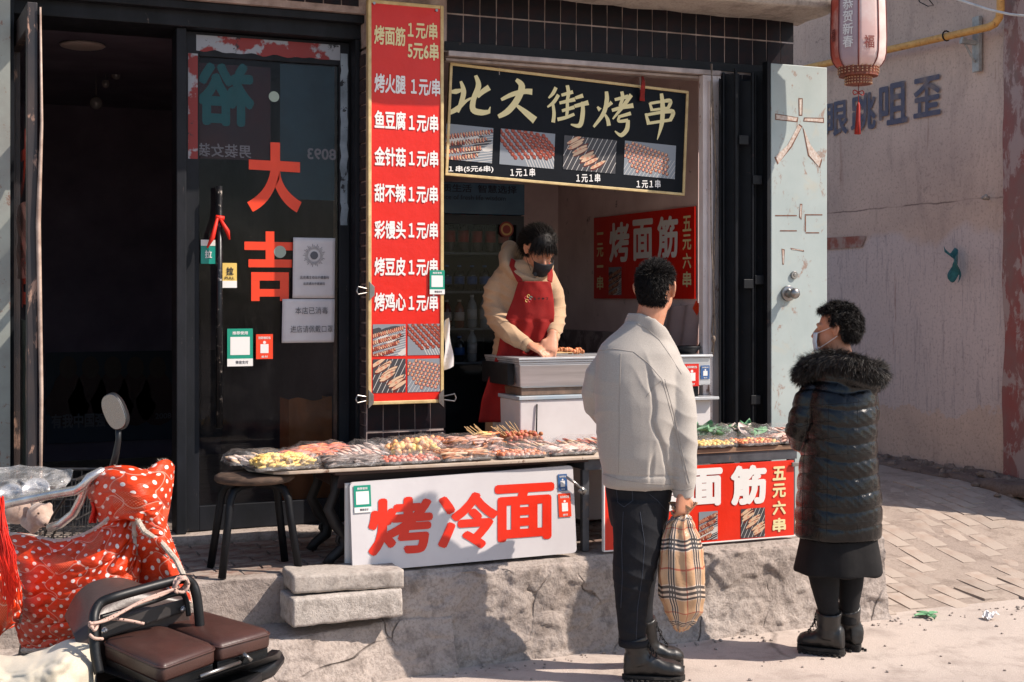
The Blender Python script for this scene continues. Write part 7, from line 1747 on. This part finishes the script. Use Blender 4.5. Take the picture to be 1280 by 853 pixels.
M_chrome = mat('scratched_chrome', '#d4d2d0', '#aaa7a5', 18, .28, metal=.75, bump=.05); M_blkplastic = mat('black_plastic', '#121315', '#1c1d20', 14, .42, bump=.15)
sc0 = thing('scooter', 'electric scooter with chrome handlebar, wire basket and round mirror at the left edge', 'scooter', tuple(W(-1.55, 4.6, 0)), -TH)
def D(px, py, d): return P(px, py, d=d)
mc = D(142, 515, 4.45); RX = Matrix.Rotation(-TH, 3, 'Z')
def oval(mb, c, rx, rz, dep, tilt, off=0, n=32, edge=.8, pw=2.5):
    R = RX @ Matrix.Rotation(-.18, 3, 'Z'); rings = []
    for yy, k in ((0, edge), (.15, .97), (.5, 1), (.85, .9), (1, .55)):
        r = []
        for i in range(n):
            a = 2 * math.pi * i / n; x = math.copysign(abs(math.cos(a)) ** (2 / pw), math.cos(a)) * rx * k; z = math.copysign(abs(math.sin(a)) ** (2 / pw), math.sin(a)) * rz * k
            r.append(c + R @ V((x * math.cos(tilt) - z * math.sin(tilt), off + yy * dep, x * math.sin(tilt) + z * math.cos(tilt))))
        rings.append(r)
    return mb.loft(rings)
mr = MB(); oval(mr, mc, .038, .064, .035, .42, 0, edge=.93); mrr = mr.build('mirror_shell', M_blkplastic, sc0, True)
mr = MB(); oval(mr, mc, .034, .059, .003, .42, -.002, edge=.99); a_ = N('mirror_glass'); a_.set(col='#8d8a88', metal=1.0, rough=a_.math('MULTIPLY_ADD', a_.noise(40, 5), .3, .12)); mr.build('mirror_glass', a_.m, mrr)
mb = MB(); mb.tube([D(148, 535, 4.46), D(148, 550, 4.46), D(145, 568, 4.46), D(139, 592, 4.46)], [.010, .009, .011, .013], 10); mb.build('mirror_stem', M_blkplastic, mrr, True)
mb = MB(); mb.tube([D(-30, 640, 4.50), D(20, 627, 4.46), D(60, 619, 4.42), D(96, 613, 4.36), D(106, 606, 4.34), D(112, 597, 4.34), D(126, 590, 4.36), D(140, 592, 4.42)], .0155, 12); mb.build('handlebar', M_chrome, sc0, True)
mb = MB(); mb.tube([D(62, 660, 4.45), D(76, 655, 4.42), D(92, 642, 4.40), D(101, 625, 4.38), D(107, 608, 4.36), D(114, 598, 4.36)], .014, 12); mb.build('handlebar_stay', M_chrome, sc0, True)
mb = MB(); mb.tube([D(108, 600, 4.49), D(84, 618, 4.48), D(66, 646, 4.5), D(56, 668, 4.56)], .005, 8); mb.tube([D(112, 603, 4.49), D(100, 628, 4.46), D(78, 650, 4.5), D(62, 676, 4.56)], .004, 8); mb.build('brake_cable', M_blkplastic, sc0, True)
for (x, y, r) in ((44, 616, .050), (12, 622, .046)):
    c = D(x, y, 4.72); mb = MB(); mb.loft([mb.ring(c + V((0, 0, dz)) , V((-.3, -1, .9)), rr, 24) for dz, rr in ((0, r), (.006, r * 1.02), (.014, r * .95), (.014, r * .8), (.008, r * .78))]); mb.build('dial', M_chrome, sc0, True)
# red brake tassel under the grip
mb = MB(); mb.grid(lambda u, v: D(113 + 9 * u + 2 * math.sin(v * 5), 628 + 26 * v, 4.42 - .02 * math.sin(u * 6)), 6, 8); mb.build('red_ribbon', MC['red_ribbon'], sc0, True, solid=.002)
# steering column, leg shield, seat and wheels (mostly hidden)
mb = MB(); mb.tube([D(30, 690, 4.85), W(-1.72, 5.0, .45)], .035, 10); mb.build('steering_column', M_blkplastic, sc0)
def wheel(name, c, r, par, ax):
    mb = MB(); ax = V(ax).normalized(); u = ax.cross(EZ).normalized()
    mb_r = []
    for k in range(28):
        a = 2 * math.pi * k / 28; d_ = u * math.cos(a) + EZ * math.sin(a); mb_r.append([c + d_ * r + d_ * (.03 * math.cos(b)) + ax * (.03 * math.sin(b)) for b in np.linspace(0, 2 * math.pi, 9)[:-1]])
    n = 8; vs = [p for q in mb_r for p in q]; fs = []
    for i in range(28):
        for j in range(n): fs.append((i * n + j, i * n + (j + 1) % n, ((i + 1) % 28) * n + (j + 1) % n, ((i + 1) % 28) * n + j))
    mb.add(vs, fs); w_ = mb.build(name, M_sole, par, True); mb = MB(); mb.cyl(c - ax * .03, c + ax * .03, .04, 14)
    for k in range(5): a = 2 * math.pi * k / 5; mb.tube([c, c + (u * math.cos(a) + EZ * math.sin(a)) * r], .012, 6)
    mb.build('rim', M_chrome, w_, False)
wheel('wheel', W(-1.75, 5.12, .19), .16, sc0, (CT, -ST, .0)); wheel('wheel', W(-1.62, 4.0, .19), .16, sc0, (CT, -ST, 0))
mb = MB(); mb.tube([W(-1.72, 5.0, .45), W(-1.7, 4.8, .22), W(-1.66, 4.4, .22), W(-1.64, 4.15, .40)], .06, 12, r2=.09); mb.build('body', M_blkplastic, sc0, True)
# wire basket
M_wire = mat('black_wire', '#1b1b1d', '#3c3a39', 20, .4)
mb = MB(); bx0, by0 = -2.04, 4.80
def bk(u, v, z): return W(bx0 + .50 * u, by0 + .30 * v, z)
zt_, zb3 = .95, .74
for z in (zb3, zb3 + .07, zb3 + .14, zt_): mb.tube([bk(0, 0, z), bk(1, 0, z), bk(1, 1, z), bk(0, 1, z), bk(0, 0, z)], .0035 if z < zt_ else .006, 6)
for k in range(15):
    t = k / 14; mb.tube([bk(t, 0, zt_), bk(t * .94 + .03, .04, zb3), bk(t * .94 + .03, .96, zb3), bk(t, 1, zt_)], .0022, 5)
for k in range(9): t = k / 8; mb.tube([bk(0, t, zt_), bk(.03, t, zb3), bk(.97, t, zb3), bk(1, t, zt_)], .0022, 5)
mb.build('wire_basket', M_wire, sc0)
# plush toy and clear bag in the basket
tc = D(34, 641, 4.66); ty = thing('plush_toy', 'beige plush toy lying in the scooter basket under clear plastic', 'toy', tuple(tc), -TH)
M_plush = mat('beige_plush', '#a98f80', '#bda595', 60, .95, bump=.8, bsc=200, bd=.002, sheen=.5)
mb = MB(); mb.ell(D(22, 640, 4.66), (.060, .06, .042), 16, 10, RX); mb.ell(D(50, 644, 4.6), (.045, .042, .040), 16, 12); mb.ell(D(56, 652, 4.57), (.026, .024, .020), 12, 8); mb.ell(D(43, 628, 4.62), (.016, .012, .016), 10, 8); mb.ell(D(61, 633, 4.60), (.014, .012, .014), 10, 8); mb.tube([D(30, 652, 4.62), D(44, 662, 4.58)], .018, 10)
fuse('body', mb, .006, M_plush, ty, 3)
mb = MB(); mb.ell(D(57, 656, 4.545), .005, 8, 6); mb.ell(D(48, 642, 4.555), .004, 8, 6); mb.build('nose', mat('brown_stitch', '#3a2a24', None, rough=.6, bump=0), ty)
fb_ = net([[(-30, 588, 4.9), (8, 584, 4.85), (40, 582, 4.8), (70, 586, 4.75), (92, 588, 4.7)], [(-30, 606, 4.75), (8, 600, 4.66), (38, 602, 4.62), (64, 606, 4.6), (86, 604, 4.62)], [(-30, 616, 4.65), (8, 613, 4.58), (36, 615, 4.56), (60, 616, 4.56), (76, 614, 4.6)], [(-30, 626, 4.62), (6, 622, 4.55), (30, 626, 4.52), (50, 622, 4.54), (66, 618, 4.6)]])
mb = MB(); mb.grid(lambda u, v: (lambda q: D(q[0], q[1] + 3 * mn.noise(V((u * 7, v * 6, 2))), q[2] + .035 * mn.noise(V((u * 9, v * 7, 8)))))(fb_(u, v)), 50, 34)
af = N('clear_bag_film'); af.set(col='#e8e6e4', rough=.12, spec=.9, alpha=af.ramp(af.noise(8, 6, .7, None, 1), [(.35, .12), (.6, .45), (.72, .85)]), normal=af.bump(af.noise(14, 6, .7, None, 2), .9, .02))
mb.build('clear_plastic_bag', af.m, None, True, label='crumpled clear plastic bag over the scooter basket', cat='bag')
# quilt pieces
qt = thing('leg_quilt', 'red and white polka dot quilted leg cover with fuzzy trim hung on the scooter handlebar', 'cover', tuple(W(-1.3, 4.3, .5)), -TH)
def quilt_piece(rows, nu, nv, us=1, vs_=1, wr_=.012, seed=0, sol=.014, ou=0, ov=0, name='quilt_panel'):
    f = net(rows); mb = MB()
    def g(u, v):
        q = f(u, v); d = q[2] + wr_ * mn.noise(V((u * 3.5 * us + seed, v * 9 * vs_, 1))) + wr_ * .5 * mn.noise(V((u * 8 * us + seed, v * 17 * vs_, 4))) - wr_ * .9 * abs(math.sin(v * vs_ * 14 + u * 2.5)) ** .7 * .5
        return D(q[0], q[1] + 1.6 * mn.noise(V((u * 6, v * 6, seed))), d)
    mb.grid(g, nu, nv, uv=True); mb.uv = [(a * us + ou, b * vs_ + ov) for a, b in mb.uv]
    return mb.build(name, M_quilt, qt, True, solid=sol), g
main_rows = [[(-6, 664, 4.50), (34, 670, 4.45), (78, 676, 4.40), (118, 662, 4.36), (146, 640, 4.34), (170, 606, 4.38)],
 [(-2, 700, 4.42), (40, 704, 4.32), (82, 706, 4.24), (122, 696, 4.22), (153, 676, 4.24), (176, 646, 4.32)],
 [(6, 738, 4.38), (46, 744, 4.26), (86, 744, 4.18), (124, 734, 4.16), (157, 712, 4.20), (174, 688, 4.28)],
 [(18, 775, 4.38), (52, 782, 4.28), (88, 780, 4.20), (124, 768, 4.18), (158, 748, 4.24), (175, 722, 4.30)],
 [(30, 812, 4.40), (56, 812, 4.34), (88, 802, 4.28), (118, 790, 4.28), (150, 776, 4.30), (178, 752, 4.34)]]
q1, g_main = quilt_piece(main_rows, 110, 90, 1, 1, .022)
ear_rows = [[(114, 612, 4.52), (121, 597, 4.44), (136, 588, 4.38), (162, 588, 4.34), (184, 592, 4.36), (205, 577, 4.42), (213, 583, 4.5)],
 [(114, 616, 4.48), (126, 604, 4.34), (145, 600, 4.26), (168, 602, 4.22), (190, 606, 4.26), (204, 602, 4.36), (211, 606, 4.46)],
 [(120, 630, 4.46), (132, 626, 4.34), (148, 624, 4.24), (168, 626, 4.20), (188, 630, 4.24), (201, 630, 4.34), (207, 632, 4.44)],
 [(128, 650, 4.48), (138, 652, 4.36), (152, 650, 4.26), (168, 648, 4.22), (184, 650, 4.24), (197, 652, 4.32), (203, 654, 4.42)]]
q2, g_ear = quilt_piece(ear_rows, 60, 50, .55, .45, .012, 3, .03, .3, .2)
flap_rows = [[(170, 642, 4.28), (184, 640, 4.22), (198, 642, 4.24), (205, 650, 4.34)], [(170, 668, 4.26), (188, 664, 4.2), (206, 670, 4.22), (216, 684, 4.34)], [(171, 700, 4.28), (192, 692, 4.22), (214, 702, 4.24), (229, 718, 4.36)], [(172, 738, 4.32), (196, 736, 4.28), (220, 744, 4.28), (240, 756, 4.4)]]
q3, g_flap = quilt_piece(flap_rows, 40, 60, .38, .6, .014, 6, .014, .1, .5)
left_rows = [[(-30, 650, 4.3), (-6, 655, 4.2), (6, 668, 4.2), (14, 690, 4.3)], [(-30, 700, 4.25), (-4, 705, 4.12), (14, 715, 4.12), (24, 735, 4.25)], [(-30, 745, 4.25), (-4, 748, 4.12), (14, 752, 4.12), (26, 765, 4.25)], [(-30, 800, 4.3), (-6, 796, 4.2), (10, 785, 4.2), (24, 776, 4.3)]]
q4, g_left = quilt_piece(left_rows, 40, 60, .38, .6, .014, 9, .014, .6, .1)
fz = MB(); rn = random.Random(31)
def fuzz(path, n, L=.012, r=.0012, core=.0085):
    pts = [V(p) for p in path]; fz.tube(pts, core, 6)
    for k in range(n):
        t = rn.random() * (len(pts) - 1); i = min(int(t), len(pts) - 2); c = pts[i].lerp(pts[i + 1], t - i); d_ = V((rn.gauss(0, 1), rn.gauss(0, 1), rn.gauss(0, 1) - .2)).normalized(); strands(fz, c, d_, L * rn.uniform(.6, 1.5), r, V((0, 0, -.5)), 2, rn)
def edge(g, uv): return [g(*p) + V((-ST * .012, -CT * .012, 0)) for p in uv]
fuzz(edge(g_flap, [(0, t / 14) for t in range(15)]), 1500); fuzz(edge(g_flap, [(1, t / 14) for t in range(15)]), 1200); fuzz(edge(g_main, [(t / 20, 1) for t in range(21)]), 1200); fuzz(edge(g_main, [(t / 20, 0) for t in range(18)]), 700)
fuzz(edge(g_ear, [(t / 14, 0) for t in range(15)]), 2200, .015); fuzz(edge(g_ear, [(0, t / 8) for t in range(9)]), 600); fuzz(edge(g_ear, [(1, t / 8) for t in range(9)]), 700); fuzz(edge(g_left, [(1, t / 10) for t in range(11)]), 800)
fuzz([D(x, y, 4.19) for x, y in ((172, 650), (180, 664), (200, 676), (220, 700), (238, 738))], 1200)
fz.build('fuzzy_trim', M_fuzz, qt, False, fixn=False)
tb = MB()
for k in range(60):
    x = 2 + rn.gauss(0, 3); tb.tube([D(2 + rn.gauss(0, 2), 625 + rn.gauss(0, 3), 4.14), D(x, 660, 4.06 + rn.gauss(0, .01)), D(x + 6 + rn.gauss(0, 4), 700 + rn.gauss(0, 6), 4.05), D(x + 12 + rn.gauss(0, 5), 745 + rn.gauss(0, 12), 4.04)], .0016, 4)
tb.build('red_yarn_tassel', MC['red_ribbon'], qt, True)
# pale folded cloth at the very front left
fcl = net([[(-30, 812, 4.1), (10, 822, 4.02), (50, 816, 3.96), (85, 802, 3.98), (118, 798, 4.05)], [(-30, 828, 3.9), (10, 842, 3.85), (50, 832, 3.82), (86, 818, 3.85), (118, 812, 3.95)], [(-30, 850, 3.8), (10, 858, 3.78), (50, 848, 3.76), (86, 836, 3.8), (118, 830, 3.9)], [(-30, 890, 3.75), (10, 890, 3.72), (50, 884, 3.72), (86, 874, 3.76), (118, 868, 3.86)]])
mb = MB(); mb.grid(lambda u, v: (lambda q: D(q[0], q[1] + 1.5 * mn.noise(V((u * 5, v * 4, 5))), q[2] + .03 * mn.noise(V((u * 5, v * 4, 6))) + .008 * mn.noise(V((u * 16, v * 9, 2)))))(fcl(u, v)), 60, 50)
mb.build('folded_cloth', cloth_mat('cream_cotton', '#bdb29c', '#cbc1ae', 180, .85, .3, .2), None, True, solid=.01, label='cream folded cloth below the polka dot quilt at the lower left corner', cat='cloth')
mb = MB()
for k in range(5): y = 4.05 - k * .075; mb.box(W(-1.62, y, .34), W(-1.60, y, .34) + V((0, 0, .001))) if False else mb.hexa([W(-1.75, y - .07, .395), W(-1.15, y - .07, .395), W(-1.15, y, .395), W(-1.75, y, .395), W(-1.75, y - .07, .41), W(-1.15, y - .07, .41), W(-1.15, y, .41), W(-1.75, y, .41)])
mb.build('foot_board', M_wood, sc0)

# ================================================================ tricycle seat in front
tr_ = thing('cargo_tricycle', 'tricycle with two brown padded seats, black rail and roped backrest in the lower left foreground', 'tricycle', tuple(W(-1.0, 3.9, 0)), -TH)
ZS = .60
def Q(px, py, z=ZS): return P(px, py, z=z)
M_seat = mat('brown_leatherette', '#38221d', '#452c26', 5, .42, bump=.25, bsc=120, spots='#553a31', ssc=9, slo=.6, shi=.75, spec=.5)
M_box = mat('black_box_paint', '#08090a', '#111215', 8, .45, bump=.12, spots='#5b5654', ssc=24, slo=.66, shi=.74)
def cushion(c, name='seat'):
    c = [Q(*p) for p in c]                     # corners ccw
    mid = sum(c, V()) / 4; mb = MB(); n = 12
    def bil(a, b): return (c[0] * (1 - a) + c[1] * a) * (1 - b) + (c[3] * (1 - a) + c[2] * a) * b
    def per(k, inset, z):
        out = []; r = .10
        for i, (cx, cy) in enumerate(((1, 1), (0, 1), (0, 0), (1, 0))):
            for t in range(6):
                a = (i + t / 5) * math.pi / 2; px = (1 - r if cx else r) + r * math.cos(a); py = (1 - r if cy else r) + r * math.sin(a)
                p = bil(.5 + (px - .5) * (1 - inset), .5 + (py - .5) * (1 - inset)); out.append(p + V((0, 0, z)))
        return out
    mb.loft([per(0, .01, -.052), per(0, -.01, -.045), per(0, -.012, -.020), per(0, 0, -.008), per(0, .06, .0), per(0, .35, .006), per(0, .8, .008)])
    s = mb.build(name, M_seat, tr_, True); mb = MB(); mb.tube(per(0, -.014, -.012) + [per(0, -.014, -.012)[0]], .0035, 6); mb.build('piping', M_seat, s, True)
    mb = MB(); mb.hexa([bil(a, b) + V((0, 0, z)) for z in (-.085, -.054) for a, b in ((.03, .03), (.97, .03), (.97, .97), (.03, .97))]); mb.build('box', M_box, tr_, bevel=.004)
cushion([(201, 831), (271, 806), (193, 777), (128, 799)]); cushion([(272, 805.5), (340, 787), (250, 762), (196, 776)])
mb = MB(); zf = ZS - .095
mb.hexa([Q(208, 872, zf - .04), Q(350, 824, zf - .04), Q(354, 816, zf - .04), Q(212, 862, zf - .04), Q(206, 866, zf + .02), Q(346, 818, zf + .02), Q(350, 812, zf + .02), Q(210, 857, zf + .02)])
mb.hexa([Q(118, 838, zf - .04), Q(210, 872, zf - .04), Q(206, 862, zf - .04), Q(118, 830, zf - .04), Q(118, 836, zf + .02), Q(208, 868, zf + .02), Q(206, 858, zf + .02), Q(118, 828, zf + .02)])
mb.build('seat_frame', M_box, tr_, bevel=.004)
c = [Q(346, 826, .42), Q(338, 842, .36), Q(300, 870, .36)]; mb = MB(); mb.tube([Q(205, 880, .44), Q(300, 850, .44), Q(335, 836, .44), Q(345, 822, .46)], .03, 10); mb.build('lower_tube', M_box, tr_, True)
# latch on the frame
mb = MB(); mb.tube([Q(250, 846, zf + .03), Q(300, 828, zf + .03)], .006, 8); mb.tube([Q(300, 828, zf + .02), Q(306, 818, zf + .05), Q(314, 826, zf + .03)], .007, 8); mb.build('latch', M_steel, tr_, True)
# black tube rail
rail = [(124, 842, 3.85), (119, 815, 3.86), (117, 780, 3.88), (119, 764, 3.90), (127, 753, 3.92), (145, 746, 3.94), (180, 736, 4.0), (214, 727, 4.06), (230, 724, 4.08), (240, 730, 4.1), (245, 742, 4.1), (248, 762, 4.1), (250, 785, 4.1)]
mb = MB(); mb.tube([D(*cubic(rail, t / 60)) for t in range(61)], .0145, 14); mb.build('rail', M_box, tr_, True)
mb = MB(); rail2 = [(126, 772, 3.94), (150, 765, 3.98), (190, 752, 4.05), (222, 742, 4.1), (232, 748, 4.12), (236, 770, 4.12)]
mb.tube([D(*cubic(rail2, t / 40)) for t in range(41)], .008, 10); mb.build('inner_rail', M_box, tr_, True)
# backrest fairing
f_ = net([[(84, 772, 4.10), (98, 745, 4.10), (118, 730, 4.12), (150, 726, 4.16), (190, 738, 4.20), (232, 742, 4.22)], [(92, 790, 3.99), (112, 768, 4.01), (132, 752, 4.05), (165, 742, 4.1), (200, 746, 4.15), (234, 752, 4.19)], [(95, 802, 3.96), (116, 786, 3.98), (136, 776, 4.02), (170, 766, 4.08), (204, 756, 4.14), (235, 760, 4.18)], [(98, 830, 3.96), (118, 826, 3.97), (138, 810, 4.02), (172, 792, 4.08), (206, 778, 4.14), (236, 778, 4.18)], [(99, 890, 3.96), (118, 890, 3.97), (140, 880, 4.02), (174, 860, 4.08), (208, 840, 4.14), (238, 830, 4.18)]])
mb = MB(); mb.grid(lambda u, v: (lambda q: D(*q))(f_(u, v)), 60, 60)
mb.build('backrest', mat('taupe_leatherette', '#3a2e2b', '#483a36', 5, .4, bump=.2, bsc=110, spec=.5), tr_, True, solid=.02)
mb = MB(); mb.hexa([D(126, 800, 3.96), D(232, 765, 4.13), D(232, 765, 4.17), D(126, 800, 4.0), D(126, 776, 3.96), D(232, 748, 4.13), D(232, 748, 4.17), D(126, 776, 4.0)]); mb.build('back_panel', mat('dark_grey_panel', '#2d2a2a', '#3a3635', 6, .5), tr_, bevel=.006)
for (x, y) in ((131, 788), (229, 761)): mb = MB(); c = D(x, y, 3.95 if x < 150 else 4.12); mb.ell(c, .009, 10, 8); mb.cyl(c, c + V((-ST * .018, -CT * .018, 0)), .005, 8); mb.build('bolt', M_chrome, tr_, True)
# rope
def ropem():
    a = N('speckled_rope'); co = a.co(); v = a.n('ShaderNodeTexVoronoi', {'Vector': co, 'Scale': 120.0}); c = a.mix(a.ramp(v.outputs['Distance'], [(.2, 1.0), (.3, 0.0)]), '#b99a8c', '#3a2c2a'); a.set(col=c, rough=.85); return a.m
rp_ = [[(111, 782, 3.85), (124, 778, 3.88), (150, 766, 3.93), (185, 748, 3.98), (220, 736, 4.03)], [(112, 780, 3.84), (135, 775, 3.88), (170, 756, 3.95), (200, 745, 4.0), (224, 733, 4.04)], [(134, 773, 3.92), (160, 776, 3.94), (180, 780, 3.96)], [(112, 793, 3.84), (118, 798, 3.84), (128, 799, 3.88)], [(112, 778, 3.86), (118, 788, 3.84), (122, 780, 3.87), (113, 784, 3.84)]]
mb = MB()
for r in rp_: mb.tube([D(*cubic(r, t / 24)) for t in range(25)], .0048, 8)
kn = D(226, 731, 4.05)
for k in range(6): mb.tube([kn + V((.02 * math.cos(a + k), .02 * math.sin(a), .020 * math.sin(a + k * 1.1))) for a in np.linspace(0, 6.28, 14)], .0045, 7)
mb.build('tied_rope', ropem(), tr_, True)
wheel('wheel', W(-.75, 3.75, .24), .19, tr_, (CT, -ST, 0)); wheel('wheel', W(-1.28, 3.9, .24), .19, tr_, (CT, -ST, 0))
mb = MB(); mb.hexa([W(-1.3, 3.3, .30), W(-.75, 3.3, .30), W(-.72, 4.3, .30), W(-1.3, 4.3, .30), W(-1.3, 3.3, .36), W(-.75, 3.3, .36), W(-.72, 4.3, .36), W(-1.3, 4.3, .36)]); mb.build('chassis', M_box, tr_)
mb = MB(); mb.hexa([W(-1.24, 3.6, .361), W(-.85, 3.6, .361), W(-.75, 4.1, .361), W(-1.2, 4.1, .361), W(-1.24, 3.6, .47), W(-.85, 3.6, .47), W(-.75, 4.1, .47), W(-1.2, 4.1, .47)]); mb.build('battery_box', M_box, tr_, bevel=.01)
